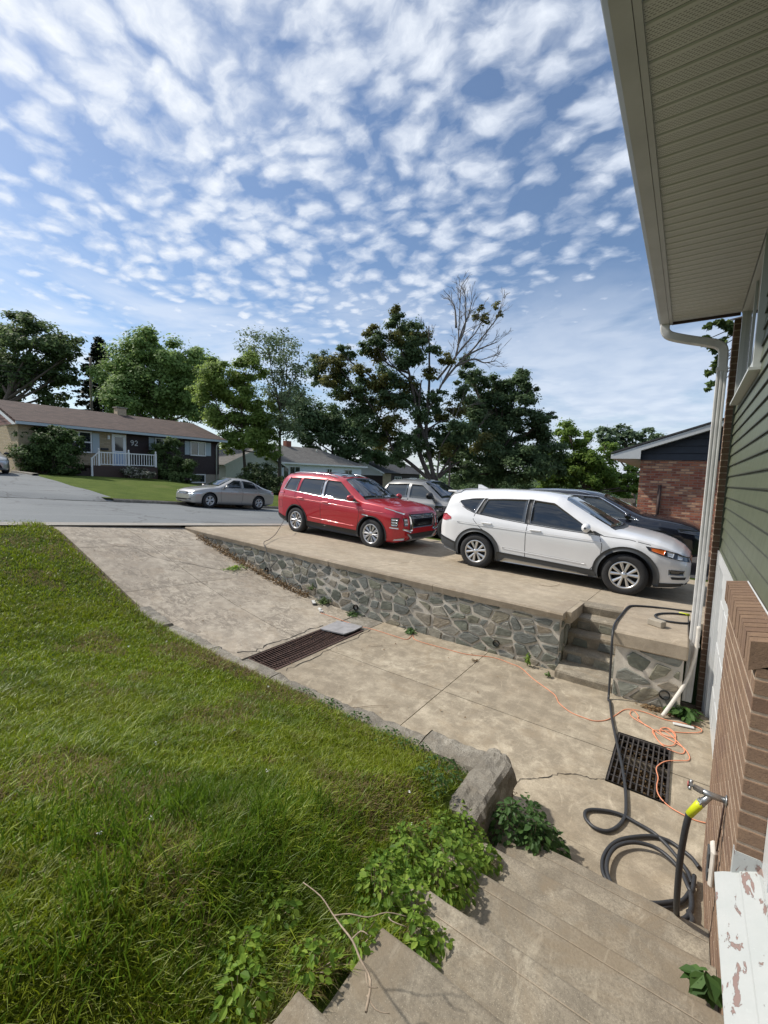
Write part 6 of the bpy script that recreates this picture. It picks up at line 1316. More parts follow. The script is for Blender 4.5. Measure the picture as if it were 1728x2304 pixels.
for k in range(5):
    q=2*PI*k/5; m.tube([(.122,TY,TZ+.015),(.122+.004*math.sin(q),TY+.024*math.cos(q),TZ+.015+.024*math.sin(q))],[.006,.008],6)
part('handle',m,'galvanised',TP)
m=MB(); m.lathe([(0,0),(.013,0),(.013,.004),(0,.005)],12,Matrix.Translation((.114,TY,TZ+.017))@Matrix.Rotation(R(90),4,'Z')); part('handle_cap',m,'valve_red',TP)
# plastic weather cover on the brick wall
OC=thing('outlet_cover','translucent brown plastic outlet cover hanging on the near brick wall','outlet cover',(.26,2.66,-1.95))
m=MB(); m.bbox((.235,2.60,-2.02),(.263,2.70,-1.82),.012); part('case',m,'pipe_white',OC); m=MB(); m.bbox((.226,2.612,-1.93),(.2345,2.688,-1.845),.004); m.bbox((.228,2.615,-2.0),(.2345,2.685,-1.945),.003); part('lid',m,'grey_plastic',OC)
m=MB(); m.tube([(.258,2.62,-1.82),(.259,2.60,-1.70),(.261,2.56,-1.50)],.004,5); part('wire',m,'brown_paint',OC)
# fallen twigs
def twig(label,paths,z,r0=.006,group='fallen twigs'):
    m=MB(); rr=random.Random(len(label))
    for i,P in enumerate(paths):
        Q=spline([(x+rr.gauss(0,.002),y,zz+rr.uniform(-.004,.004)) for x,y,zz in P],3); n=len(Q); rad=[(r0 if i==0 else r0*.6)*(1-.6*k/n) for k in range(n)]; m.tube(Q,rad,5)
    solo('twig',m,'twig_wood',label,'twig',group)
twig('long pale forked twig lying across the grass onto the bottom stair',[[(-.57,.80,-1.37),(-.60,.86,-1.37),(-.65,.88,-1.365),(-.70,.90,-1.36),(-.76,.92,-1.37),(-.81,.94,-1.38),(-.87,.95,-1.37),(-.95,.95,-1.37)],[(-.80,.935,-1.38),(-.76,.965,-1.375),(-.71,.99,-1.37),(-.66,1.03,-1.365),(-.61,1.06,-1.37)],[(-.585,.83,-1.37),(-.55,.82,-1.372),(-.52,.835,-1.372)],[(-.62,.865,-1.37),(-.60,.845,-1.37),(-.575,.86,-1.37)],[(-.70,.90,-1.36),(-.69,.93,-1.35),(-.665,.935,-1.35)],[(-.655,1.03,-1.37),(-.63,1.015,-1.36),(-.59,1.03,-1.36)]],0,.0040)
def gp(L): return [(x,y,zdrive(x,y)+.014) for x,y in L]
twig('dark thin twig lying on the concrete by the lawn kerb below the channel drain',[[(-2.95,3.10,-2.30),(-2.80,3.22,-2.40),(-2.68,3.36,-2.44),(-2.55,3.52,-2.445),(-2.42,3.62,-2.445)]],0,.005)
twig('short curved twig on the concrete between channel drain and stone wall',[gp([(-3.55,4.75),(-3.46,4.80),(-3.40,4.90)])],0,.004)
m=MB(); m.tube(spline([(-1.95,7.45,zup(-1.95,7.45)+.01),(-1.80,7.50,zup(-1.8,7.5)+.01),(-1.74,7.62,zup(-1.74,7.6)+.012),(-1.72,7.9,zup(-1.72,7.9)+.012)],4),.004,4); solo('twig',m,'twig_wood','thin dry twig on the raised driveway beside the white car','twig','fallen twigs')
m=MB(); M=Matrix.Translation((.15,5.22,GZ))@Matrix.Rotation(R(12),4,'Z'); m.bbox((-.09,-.02,.0),(.09,.02,.012),.003,M); solo('plastic_strip',m,'pale_plastic','small white strip lying beside the tangled orange cord','strip')

# ------------------------------------------------------------------ vehicles
# local frame: +x forward, +y left, z up, origin on the ground under the rear axle
class Car:
    def __init__(s,name,label,loc,heading,pitch=0,roll=0,P=None):
        s.t=thing(name,label,P.get('cat','car'),loc,None,True)
        s.t.rotation_euler=(Matrix.Rotation(heading,4,'Z')@Matrix.Rotation(pitch,4,'Y')@Matrix.Rotation(roll,4,'X')).to_euler(); s.P=P
        s.body()
    def sec(s,x):
        P=s.P; zt=interp(x,P['top']); zb=interp(x,P['bot']); wm=P['w']/2*interp(x,P['plan'])
        zs=min(interp(x,P['belt']),zt-.03); zs=max(zs,zb+.02)
        h=zt-zs; pts=[]
        N1,N2=14,16
        for i in range(N1):     # lower body: sill to shoulder
            u=i/(N1-1); z=zb+(zs-zb)*u
            k=interp(u,P.get('side',[(0,.90),(.08,.955),(.25,.975),(.45,.985),(.70,1.0),(.82,.995),(.92,.975),(1,.93)]))
            pts.append((wm*k,z))
        y0=pts[-1][0]; ex=2.1+min(h,.55)*P.get('boxy',3.6); tum=P.get('tum',.30)
        for i in range(1,N2+1):
            a=PI/2*i/N2; cy=max(0,math.cos(a))**(2/ex); sz=math.sin(a)**(2/ex)
            zz=zs+h*sz; y=y0*cy*(1-tum*min(1,h/.5)*(zz-zs)/1.0)
            pts.append((y,zz))
        return pts
    def body(s):
        P=s.P; x0,x1=P['top'][0][0],P['top'][-1][0]; xs=set(lin(x0,x1,64))
        for a in list(P['top'])+list(P['plan']): xs.add(a[0])
        for e in (x0,x1):
            for d in (.012,.03,.06,.1,.15): xs.add(e+(d if e==x0 else -d))
        xs=sorted(x for x in xs if x0<=x<=x1); 
        X=[xs[0]]
        for x in xs[1:]:
            if x-X[-1]>.006: X.append(x)
        X[-1]=x1
        m=MB(); rows=[]
        for x in X:
            q=s.sec(x); rows.append([(x,-y,z) for y,z in q]+[(x,y,z) for y,z in q[::-1][1:]])
        m.sheet(rows)
        n=len(rows[0])
        for r_,k in ((rows[0],0),(rows[-1],1)):
            f=tuple(range(n)); m.add(r_,[f if k else f[::-1]])
        # close the floor
        nr=len(rows); L=[r_[0] for r_ in rows]; Rr=[r_[-1] for r_ in rows]
        m.add(L+Rr,[(i,i+1,nr+i+1,nr+i)[::-1] for i in range(nr-1)])
        import bmesh
        bm=bmesh.new(); me0=m.mesh('tmp'); bm.from_mesh(me0); bmesh.ops.remove_doubles(bm,verts=bm.verts,dist=.0004); bmesh.ops.recalc_face_normals(bm,faces=bm.faces)
        s.bvh=BVHTree.FromBMesh(bm); me=bpy.data.meshes.new('body'); bm.to_mesh(me); bm.free(); bpy.data.meshes.remove(me0)
        o=link('body',me,P['paint'],s.t,(0,0,0)); s.bodyo=o
        me.materials.append(MATS['black_plastic'])
        # wheel arches cut out of the body
        cut=MB()
        for ax in (0,P['wb']):
            for sy in (-1,1):
                rr=P['arch']; a,b=sorted((sy*(P['w']/2-.27),sy*(P['w']/2+.2)))
                for_x=[(ax+rr*math.cos(q),rr*math.sin(q)) for q in lin(-.35,PI+.35,22)]
                poly=[(x,a,P['wr']+z) for x,z in for_x]+[(ax-rr*.94,a,-.3),(ax+rr*.94,a,-.3)]
                cut.prism(poly,(0,b-a,0))
        cm=cut.mesh('cut'); bmm=bmesh.new(); bmm.from_mesh(cm); bmesh.ops.recalc_face_normals(bmm,faces=bmm.faces); bmm.to_mesh(cm); bmm.free()
        co=bpy.data.objects.new('cut',cm); COL.objects.link(co); cm.materials.append(MATS['black_plastic'])
        co.parent=s.t
        md=o.modifiers.new('b','BOOLEAN'); md.operation='DIFFERENCE'; md.object=co; md.solver='EXACT'
        try: md.material_mode='TRANSFER'
        except Exception: pass
        bpy.context.view_layer.update(); dg=bpy.context.evaluated_depsgraph_get(); nm=bpy.data.meshes.new_from_object(o.evaluated_get(dg))
        o.modifiers.clear(); old=o.data; o.data=nm; nm.name='body'; bpy.data.objects.remove(co); bpy.data.meshes.remove(cm)
        # wheels
        for ax,nmx in ((0,'rear'),(P['wb'],'front')):
            for sy in (-1,1): s.wheel(ax,sy)
        # underbody
        m=MB(); m.box((x0+.35,-P['w']/2+.28,.17),(x1-.35,P['w']/2-.28,.45)); s.part('underbody',m,'black_plastic')
    def part(s,name,mb,mat,parent=None,label=None):
        o=link(name,mb.mesh(name),mat,parent or s.t,(0,0,0)); 
        if label: o['label']=label
        return o
    def hit(s,p,dr,mode):
        d={'side':Vector((0,dr,0)),'front':Vector((-1,0,0)),'rear':Vector((1,0,0)),'top':Vector((0,0,-1))}[mode]
        if mode=='side': o=Vector((p[0],-dr*3,p[1]))
        elif mode=='front': o=Vector((8,p[0],p[1]))
        elif mode=='rear': o=Vector((-8,p[0],p[1]))
        else: o=Vector((p[0],p[1],5))
        h=s.bvh.ray_cast(o,d); return (h[0],h[1],d) if h[0] is not None else None
    def patch(s,name,A,B,mat,mode='side',dr=1,nu=12,nv=4,off=.004,parent=None,thick=.012,smooth=True,both=False,label=None):
        # surface strip between two 2-D polylines, laid on the body and standing off proud
        if both:
            for q in (1,-1): s.patch(name,A,B,mat,mode,q,nu,nv,off,parent,thick,smooth)
            return
        def samp(L,u):
            D=[0]
            for a,b in zip(L,L[1:]): D.append(D[-1]+math.hypot(b[0]-a[0],b[1]-a[1]))
            t=u*D[-1]
            for i in range(len(L)-1):
                if t<=D[i+1]+1e-9: f=(t-D[i])/max(D[i+1]-D[i],1e-9); return (L[i][0]+(L[i+1][0]-L[i][0])*f,L[i][1]+(L[i+1][1]-L[i][1])*f)
            return L[-1]
        rows=[];bad=0
        for j in range(nv+1):
            v=j/nv; row=[]
            for i in range(nu+1):
                a,b=samp(A,i/nu),samp(B,i/nu); p=(a[0]+(b[0]-a[0])*v,a[1]+(b[1]-a[1])*v); h=s.hit(p,dr,mode)
                if h is None: row.append(None); bad+=1
                else: 
                    n=h[1] if h[1].dot(h[2])<0 else -h[1]
                    row.append(h[0]+n*off)
            rows.append(row)
        flat_=[p for r_ in rows for p in r_ if p is not None]
        if not flat_: return None
        for r_ in rows:
            for i,p in enumerate(r_):
                if p is None: r_[i]=min(flat_,key=lambda q:(q-(flat_[0])).length) if False else None
        m=MB(); n=nu+1; idx={}; vs=[]; fs=[]
        for j in range(nv+1):
            for i in range(n):
                if rows[j][i] is not None: idx[(j,i)]=len(vs); vs.append(tuple(rows[j][i]))
        for j in range(nv):
            for i in range(nu):
                k=[(j,i),(j,i+1),(j+1,i+1),(j+1,i)]
                if all(q in idx for q in k): fs.append(tuple(idx[q] for q in k))
        # rim
        inw={'side':Vector((0,dr,0)),'front':Vector((-1,0,0)),'rear':Vector((1,0,0)),'top':Vector((0,0,-1))}[mode]*thick
        per=[(0,i) for i in range(n)]+[(j,nu) for j in range(1,nv+1)]+[(nv,i) for i in range(nu-1,-1,-1)]+[(j,0) for j in range(nv-1,0,-1)]
        per=[q for q in per if q in idx]; o0=len(vs); vs+=[tuple(Vector(vs[idx[q]])+inw) for q in per]
        for a in range(len(per)): b=(a+1)%len(per); fs.append((idx[per[a]],idx[per[b]],o0+b,o0+a))
        m.add(vs,fs,smooth); o=s.part(name,m,mat,parent,label); return o
    def seam(s,pts,w=.005,mode='side',both=True,mat='seam',name='panel_gap',off=.0015):
        A=[];B=[]
        for i,p in enumerate(pts):
            a=pts[max(i-1,0)];b=pts[min(i+1,len(pts)-1)]; dx,dy=b[0]-a[0],b[1]-a[1]; L=math.hypot(dx,dy) or 1; A.append((p[0]-dy/L*w,p[1]+dx/L*w)); B.append((p[0]+dy/L*w,p[1]-dx/L*w))
        s.patch(name,A,B,mat,mode,1,max(8,len(pts)*3),1,off,None,.003,True,both and mode=='side')
    def wheel(s,ax,sy):
        P=s.P; r=P['wr']; w=.115; yc=sy*(P['w']/2-.115-.012); rim=P.get('rim',.225)
        M=Matrix.Translation((ax,yc,r))@(Matrix.Rotation(PI,4,'Z') if sy<0 else Matrix.Identity(4))
        # profile along +y (outer side)
        m=MB(); m.lathe([(rim-.01,-w+.01),(rim+.02,-w),(r-.05,-w),(r-.015,-w+.02),(r,-w+.05),(r,0),(r,w-.05),(r-.012,w-.022),(r-.05,w+.002),(rim+.03,w-.002),(rim+.006,w-.008),(rim-.006,w-.02)],44,M)
        wh=s.part('wheel',m,'tyre')
        m=MB(); m.lathe([(rim+.006,w-.010),(rim-.004,w-.004),(rim-.020,w-.010),(rim-.026,w-.05),(rim-.03,-.02)],40,M); m.lathe([(rim-.028,.0),(rim-.03,.0)],8,M)
        ns=P.get('spokes',5); pair=P.get('pair',.16); sw=P.get('sw',.024)
        for k in range(ns):
            q0=2*PI*k/ns+P.get('rot',.3)*(1 if ax else .4)
            for e in ((-pair,pair) if pair else (0,)):
                a=q0+e*.35; b=q0+e*1.9
                p0=Vector((math.cos(a)*.045,w-.022,math.sin(a)*.045)); p1=Vector((math.cos(b)*(rim-.012),w-.016,math.sin(b)*(rim-.012)))
                d=(p1-p0).normalized(); t_=Vector((0,1,0)).cross(d).normalized()
                vs=[p0-t_*sw*.55,p0+t_*sw*.55,p1+t_*sw,p1-t_*sw]; vs=[tuple(M@v) for v in vs]+[tuple(M@(v+Vector((0,-.035,0)))) for v in vs]
                mid=[tuple(M@(p0+Vector((0,.008,0)))),tuple(M@(p1+Vector((0,.006,0))))]
                m.add(vs+mid,[(0,8,9,3),(8,1,2,9),(0,4,5,1),(1,5,6,2),(2,6,7,3),(3,7,4,0),(0,1,8),(3,9,2)])
        s.part('rim',m,P.get('rimmat','silver_rim'),wh)
        m=MB(); m.lathe([(0,w-.010),(.030,w-.012),(.055,w-.022),(.060,w-.05)],20,M); s.part('hub_cap',m,P.get('rimmat','silver_rim'),wh)
        m=MB(); m.lathe([(0,.02),(rim-.03,.02),(rim-.02,-.05)],24,M); m.lathe([(.05,.032),(.15,.032),(.15,.02)],20,M); s.part('brake_disc',m,'brake_dark',wh)
        m=MB(); R_=P['arch']-.004; y0=sy*(P['w']/2-.265); y1=sy*(P['w']/2-.045)
        rows=[[(ax+R_*math.cos(q),y,P['wr']+R_*math.sin(q)) for q in lin(-.3,PI+.3,20)] for y in (y0,y1)]; m.sheet(rows); s.part('wheel_well',m,'black_plastic')
    def arch_trim(s,mat,w=.07,off=.010):
        P=s.P
        for ax in (0,P['wb']):
            qs=lin(-.22,PI+.22,26); r0,r1=P['arch']-.003,P['arch']+w
            s.patch('arch_trim',[(ax+r0*math.cos(q),max(P['wr']+r0*math.sin(q),.2)) for q in qs],[(ax+r1*math.cos(q),max(P['wr']+r1*math.sin(q)*(.96),.2)) for q in qs],mat,'side',1,32,2,off,None,.03,True,True)
    def mirror(s,x,z,w,mat,sc=1):
        for sy in (-1,1):
            m=MB(); M=Matrix.Translation((x,sy*(w+.10*sc),z))
            rows=[]
            for u,rx,rz in ((-.11,.02,.02),(-.095,.05,.055),(-.04,.075,.075),(.03,.07,.08),(.085,.045,.06),(.105,.015,.02)):
                rows.append([tuple(M@Vector(((math.cos(q)*rx*1.0+.02)*sc,sy*-u*sc*.95,math.sin(q)*rz*sc))) for q in lin(0,2*PI,15)])
            m.sheet(rows); s.part('door_mirror',m,mat)
            m=MB(); m.bbox((x-.02,min(sy*(w-.06),sy*(w+.02)),z-.07*sc),(x+.04,max(sy*(w-.06),sy*(w+.02)),z-.035*sc),.008); s.part('mirror_stalk',m,'black_plastic')
    def handle(s,x,z,mat):
        for dr in (1,-1):
            h=s.hit((x,z),dr,'side')
            if h:
                y=h[0].y; m=MB(); m.bbox((x-.11,y-.012-dr*.022,z-.014),(x+.11,y+.012-dr*.022,z+.014),.009); m.bbox((x-.10,y-.01-dr*.008,z-.009),(x-.08,y+.01-dr*.008,z+.009),.002); m.bbox((x+.08,y-.01-dr*.008,z-.009),(x+.10,y+.01-dr*.008,z+.009),.002)
                s.part('door_handle',m,mat)
    def rail(s,x0,x1,yoff,mat,dz=.035,name='roof_rail'):
        for sy in (-1,1):
            pts=[]
            for x in lin(x0,x1,12):
                h=s.hit((x,sy*yoff),1,'top'); u=(x-x0)/(x1-x0); pts.append((x,sy*yoff,h[0].z+dz*min(1,8*min(u,1-u))+.004))
            m=MB(); m.tube(pts,.014,8); s.part(name,m,mat)

# --- white compact SUV
Pw=dict(cat='car',paint='paint_white',w=1.85,wb=2.67,wr=.352,arch=.415,rim=.226,spokes=5,pair=.15,sw=.027,boxy=3.4,tum=.30,
 top=[(-.905,.80),(-.90,.95),(-.88,1.08),(-.80,1.34),(-.755,1.50),(-.70,1.545),(-.55,1.575),(-.2,1.615),(.3,1.645),(.8,1.65),(1.2,1.635),(1.45,1.60),(1.62,1.545),(1.9,1.40),(2.2,1.24),(2.42,1.125),(2.52,1.09),(2.8,1.055),(3.1,1.0),(3.3,.935),(3.45,.85),(3.53,.77),(3.565,.68)],
 bot=[(-.905,.50),(-.87,.36),(-.7,.29),(-.4,.24),(0,.22),(2.67,.22),(3.1,.21),(3.35,.23),(3.5,.29),(3.565,.36)],
 belt=[(-.905,.80),(-.85,1.0),(-.7,1.10),(-.4,1.14),(.5,1.075),(1.2,1.03),(2.0,.985),(2.4,.98),(2.8,.95),(3.2,.86),(3.4,.76),(3.565,.62)],
 plan=[(-.905,.76),(-.89,.82),(-.85,.87),(-.75,.925),(-.55,.97),(-.2,.995),(.5,1),(2.3,1),(2.8,.985),(3.1,.955),(3.3,.90),(3.42,.84),(3.5,.76),(3.545,.66),(3.565,.58)])
loc=(-3.43,8.19+.925-.06,zup(-3.4,8.6)+.005)
W=Car('white_suv','white compact SUV with dark wheel arch cladding parked nose towards the house',loc,R(-.6),R(1.1),0,Pw)
W.arch_trim('grey_plastic',.085,.014)
W.patch('sill_cladding',[(.40,.235),(2.27,.235)],[(.45,.42),(2.2,.36)],'grey_plastic','side',1,20,3,.016,None,.03,True,True)
W.patch('sill_trim',[(.50,.245),(2.12,.25)],[(.62,.32),(2.12,.275)],'silver_trim','side',1,16,2,.026,None,.01,True,True)
W.patch('bumper_cladding',[(-.86,.34),(-.41,.26)],[(-.885,.60),(-.42,.47)],'grey_plastic','side',1,10,4,.012,None,.02,True,True)
W.patch('bumper_cladding',[(-.7,.32),(.7,.32)],[(-.7,.60),(.7,.60)],'grey_plastic','rear',1,16,4,.010,None,.02)
W.patch('front_lower_trim',[(3.09,.225),(3.50,.29)],[(3.09,.30),(3.53,.335)],'black_plastic','side',1,8,2,.010,None,.02,True,True)
# side glass
W.patch('rear_door_glass',[(.02,1.115),(.5,1.075),(.93,1.045)],[(.14,1.425),(.5,1.455),(.93,1.475)],'car_glass','side',1,14,6,.005,None,.008,True,True)
W.patch('front_door_glass',[(1.04,1.035),(1.55,1.005),(2.17,.985)],[(1.04,1.475),(1.42,1.445),(2.10,1.035)],'car_glass','side',1,16,6,.005,None,.008,True,True)
W.patch('quarter_glass',[(-.47,1.335),(-.33,1.22),(-.10,1.135)],[(-.44,1.36),(-.18,1.415),(.05,1.435)],'car_glass','side',1,10,5,.005,None,.008,True,True)
W.patch('pillar_trim',[(.94,1.03),(1.03,1.022)],[(.94,1.482),(1.03,1.482)],'black_plastic','side',1,2,5,.006,None,.006,True,True)
W.patch('pillar_trim',[(-.07,1.125),(.01,1.105)],[(.07,1.435),(.13,1.435)],'black_plastic','side',1,2,5,.006,None,.006,True,True)
W.patch('pillar_trim',[(2.17,.975),(2.31,.965)],[(2.12,1.03),(2.16,1.03)],'black_plastic','side',1,4,4,.006,None,.006,True,True)
W.seam([(-.48,1.32),(-.34,1.205),(-.08,1.12),(.5,1.062),(1.03,1.022),(1.55,.992),(2.25,.965)],.006)
W.patch('windscreen',[(2.38,-.66),(2.44,-.35),(2.46,0),(2.44,.35),(2.38,.66)],[(1.58,-.52),(1.55,-.3),(1.54,0),(1.55,.3),(1.58,.52)],'car_glass_light','top',1,20,12,.005)
W.patch('cowl',[(2.37,-.68),(2.45,-.35),(2.47,0),(2.45,.35),(2.37,.68)],[(2.45,-.70),(2.54,-.35),(2.56,0),(2.54,.35),(2.45,.70)],'black_plastic','top',1,20,2,.006)
W.patch('rear_glass',[(-.5,1.10),(.5,1.10)],[(-.5,1.42),(.5,1.42)],'car_glass','rear',1,10,4,.006)
W.patch('spoiler',[(-.76,-.60),(-.76,.60)],[(-.55,-.60),(-.55,.60)],'paint_white','top',1,12,4,.022)
W.part('spoiler_lip',MB().bbox((-.88,-.57,1.505),(-.66,.57,1.545),.014),'paint_white')
W.part('antenna_fin',MB().prism([(-.42,-.018,1.60),(-.18,-.018,1.615),(-.36,-.018,1.69),(-.42,-.018,1.69)],(0,.036,0)),'paint_white')
W.patch('tail_light',[(-.865,.93),(-.74,.915),(-.60,.965)],[(-.855,1.045),(-.74,1.06),(-.61,1.0)],'red_lens','side',1,8,4,.010,None,.02,True,True)
W.patch('tail_light',[(-.80,.93),(-.50,.95)],[(-.80,1.04),(-.50,1.02)],'red_lens','rear',1,6,3,.010); W.patch('tail_light',[(.50,.95),(.80,.93)],[(.50,1.02),(.80,1.04)],'red_lens','rear',1,6,3,.010)
# lamps
W.patch('headlight',[(2.98,.815),(3.20,.745),(3.40,.70),(3.535,.665)],[(2.93,.875),(3.15,.855),(3.36,.81),(3.52,.735)],'dark_lens','side',1,14,4,.008,None,.02,True,True)
W.patch('headlight_amber',[(3.02,.815),(3.19,.765)],[(3.00,.862),(3.21,.835)],'amber_lens','side',1,8,3,.013,None,.01,True,True)
W.patch('headlight_lens',[(3.24,.755),(3.31,.735)],[(3.23,.82),(3.32,.80)],'clear_lens','side',1,6,3,.013,None,.01,True,True)
W.patch('headlight_lens',[(3.37,.715),(3.43,.705)],[(3.37,.78),(3.43,.755)],'clear_lens','side',1,6,3,.013,None,.01,True,True)
W.patch('fog_recess',[(3.28,.455),(3.48,.455)],[(3.27,.545),(3.49,.54)],'silver_trim','side',1,8,3,.006,None,.01,True,True)
W.patch('fog_light',[(3.295,.468),(3.465,.468)],[(3.29,.53),(3.475,.527)],'dark_lens','side',1,8,3,.010,None,.01,True,True)
W.patch('bumper_slot',[(3.33,.385),(3.50,.39)],[(3.31,.425),(3.51,.43)],'black_plastic','side',1,8,2,.006,None,.01,True,True)
W.patch('grille',[(-.42,.44),(.42,.44)],[(-.50,.74),(.50,.74)],'gloss_black','front',1,14,6,.008)
W.seam([(1.0,1.03),(.985,.8),(.99,.55),(1.0,.36)]); W.seam([(2.24,.965),(2.30,.80),(2.28,.55),(2.14,.36)]); W.seam([(-.08,1.12),(-.10,1.0),(.05,.86),(.30,.70),(.42,.45)]); W.seam([(2.30,.962),(2.7,.95),(3.0,.90)],.004)
W.patch('crease',[(-.45,.905),(2.3,.845)],[(-.45,.925),(2.3,.862)],'paint_white','side',1,30,2,.010,None,.006,True,True)
W.patch('crease',[(.55,.50),(2.05,.44)],[(.55,.525),(2.05,.46)],'paint_white','side',1,20,2,.008,None,.006,True,True)
W.handle(.20,.955,'paint_white'); W.handle(1.16,.925,'paint_white'); W.mirror(2.02,1.085,.90,'paint_white'); 

# --- red SUV
Pr=dict(cat='car',paint='paint_red',w=1.86,wb=2.706,wr=.36,arch=.425,rim=.235,spokes=10,pair=.055,sw=.013,boxy=3.8,tum=.26,rot=.1,
 top=[(-.93,.85),(-.92,1.05),(-.88,1.2),(-.83,1.45),(-.80,1.60),(-.7,1.655),(-.3,1.70),(.3,1.72),(.9,1.71),(1.3,1.67),(1.5,1.62),(1.8,1.47),(2.1,1.31),(2.33,1.19),(2.42,1.165),(2.8,1.14),(3.1,1.10),(3.35,1.045),(3.5,.96),(3.56,.86),(3.585,.70)],
 bot=[(-.93,.50),(-.88,.36),(-.6,.27),(0,.23),(2.7,.23),(3.1,.22),(3.4,.24),(3.55,.30),(3.585,.36)],
 belt=[(-.93,.85),(-.85,1.1),(-.6,1.16),(.5,1.13),(1.5,1.09),(2.2,1.05),(2.6,1.05),(3.0,1.02),(3.3,.97),(3.5,.85),(3.585,.66)],
 plan=[(-.93,.78),(-.91,.86),(-.85,.92),(-.6,.975),(-.2,1),(2.8,1),(3.15,.985),(3.35,.955),(3.46,.90),(3.53,.84),(3.57,.77),(3.585,.72)])
loc=(-8.80,8.36+.93-.10,zup(-8.7,8.6)+.003)
C=Car('red_suv','red SUV with silver wheels parked on the raised driveway behind the white one',loc,R(-2.5),R(1.9),0,Pr)
C.arch_trim('black_plastic',.035,.010)
C.patch('sill_cladding',[(.42,.235),(2.28,.235)],[(.44,.40),(2.26,.38)],'black_plastic','side',1,18,2,.012,None,.03,True,True)
C.patch('bumper_cladding',[(-.88,.36),(-.43,.26)],[(-.91,.50),(-.43,.40)],'black_plastic','side',1,10,2,.010,None,.02,True,True)
C.patch('front_door_glass',[(1.02,1.115),(1.6,1.09),(2.20,1.075)],[(1.02,1.545),(1.45,1.52),(2.12,1.13)],'car_glass','side',1,14,6,.006,None,.008,True,True)
C.patch('rear_door_glass',[(.02,1.15),(.92,1.12)],[(.10,1.535),(.92,1.55)],'car_glass','side',1,14,6,.006,None,.008,True,True)
C.patch('quarter_glass',[(-.56,1.20),(-.08,1.155)],[(-.42,1.50),(.0,1.53)],'car_glass','side',1,10,6,.006,None,.008,True,True)
C.patch('pillar_trim',[(.93,1.11),(1.01,1.108)],[(.93,1.56),(1.01,1.56)],'silver_trim','side',1,2,5,.006,None,.006,True,True)
C.patch('chrome_strip',[(-.62,1.175),(.5,1.112),(1.5,1.07),(2.28,1.052)],[(-.62,1.192),(.5,1.130),(1.5,1.088),(2.28,1.066)],'chrome','side',1,24,1,.010,None,.008,True,True)
C.patch('chrome_strip',[(-.64,1.18),(-.46,1.53)],[(-.60,1.18),(-.43,1.52)],'chrome','side',1,8,1,.010,None,.008,True,True)
C.patch('windscreen',[(2.28,-.70),(2.36,0),(2.28,.70)],[(1.50,-.56),(1.46,0),(1.50,.56)],'car_glass','top',1,18,10,.006)
C.patch('cowl',[(2.28,-.72),(2.37,0),(2.28,.72)],[(2.36,-.73),(2.45,0),(2.36,.73)],'black_plastic','top',1,18,2,.006)
C.rail(-.55,1.25,.60,'chrome'); C.patch('roof_panel_black',[(.6,-.45),(.6,.45)],[(1.38,-.5),(1.38,.5)],'gloss_black','top',1,8,6,.004)
C.patch('upper_lamp',[(3.05,1.012),(3.30,.972),(3.50,.90)],[(3.04,1.028),(3.29,.99),(3.495,.922)],'clear_lens','side',1,12,2,.009,None,.01,True,True)
for sg in (-1,1):
    C.patch('headlight',[(sg*.64,.64),(sg*.74,.64)],[(sg*.64,.82),(sg*.75,.82)],'dark_lens','front',1,6,6,.012);
    C.patch('headlight_lens',[(sg*.65,.67),(sg*.73,.67)],[(sg*.65,.71),(sg*.73,.71)],'clear_lens','front',1,4,2,.016); C.patch('headlight_lens',[(sg*.65,.76),(sg*.73,.76)],[(sg*.65,.80),(sg*.73,.80)],'clear_lens','front',1,4,2,.016); C.patch('chrome_shield',[(sg*.44,.52),(sg*.56,.50)],[(sg*.52,.86),(sg*.57,.88)],'chrome','front',1,4,8,.016); C.patch('chrome_shield',[(sg*.50,.47),(sg*.76,.55)],[(sg*.52,.53),(sg*.76,.595)],'chrome','front',1,8,2,.018)
C.patch('headlight',[(3.29,.62),(3.44,.62)],[(3.28,.82),(3.46,.82)],'dark_lens','side',1,8,5,.010,None,.02,True,True)
for a_ in (.64,.70,.76): C.patch('headlight_lens',[(3.30,a_),(3.43,a_)],[(3.30,a_+.035),(3.44,a_+.035)],'clear_lens','side',1,5,1,.014,None,.01,True,True)
C.patch('lamp_surround',[(3.25,.575),(3.46,.57)],[(3.25,.60),(3.46,.60)],'chrome','side',1,8,1,.012,None,.02,True,True)
C.patch('grille',[(-.43,.58),(.43,.58)],[(-.52,.90),(.52,.90)],'gloss_black','front',1,14,6,.010)
for k in range(3): C.patch('grille_bar',[(-.48,.80+.03*k),(.48,.80+.03*k)],[(-.48,.808+.03*k),(.48,.808+.03*k)],'chrome','front',1,14,1,.016)
C.patch('lower_grille',[(-.42,.33),(.42,.33)],[(-.58,.45),(.58,.45)],'black_plastic','front',1,14,3,.010)
C.patch('skid_plate',[(-.58,.285),(.58,.285)],[(-.5,.335),(.5,.335)],'silver_trim','front',1,14,2,.020)
for sg in (-1,1): C.patch('skid_plate',[(sg*.42,.33),(sg*.48,.32)],[(sg*.60,.46),(sg*.66,.455)],'silver_trim','front',1,3,6,.020)
C.patch('skid_plate',[(3.34,.29),(3.54,.32)],[(3.36,.32),(3.55,.37)],'silver_trim','side',1,6,2,.016,None,.02,True,True)
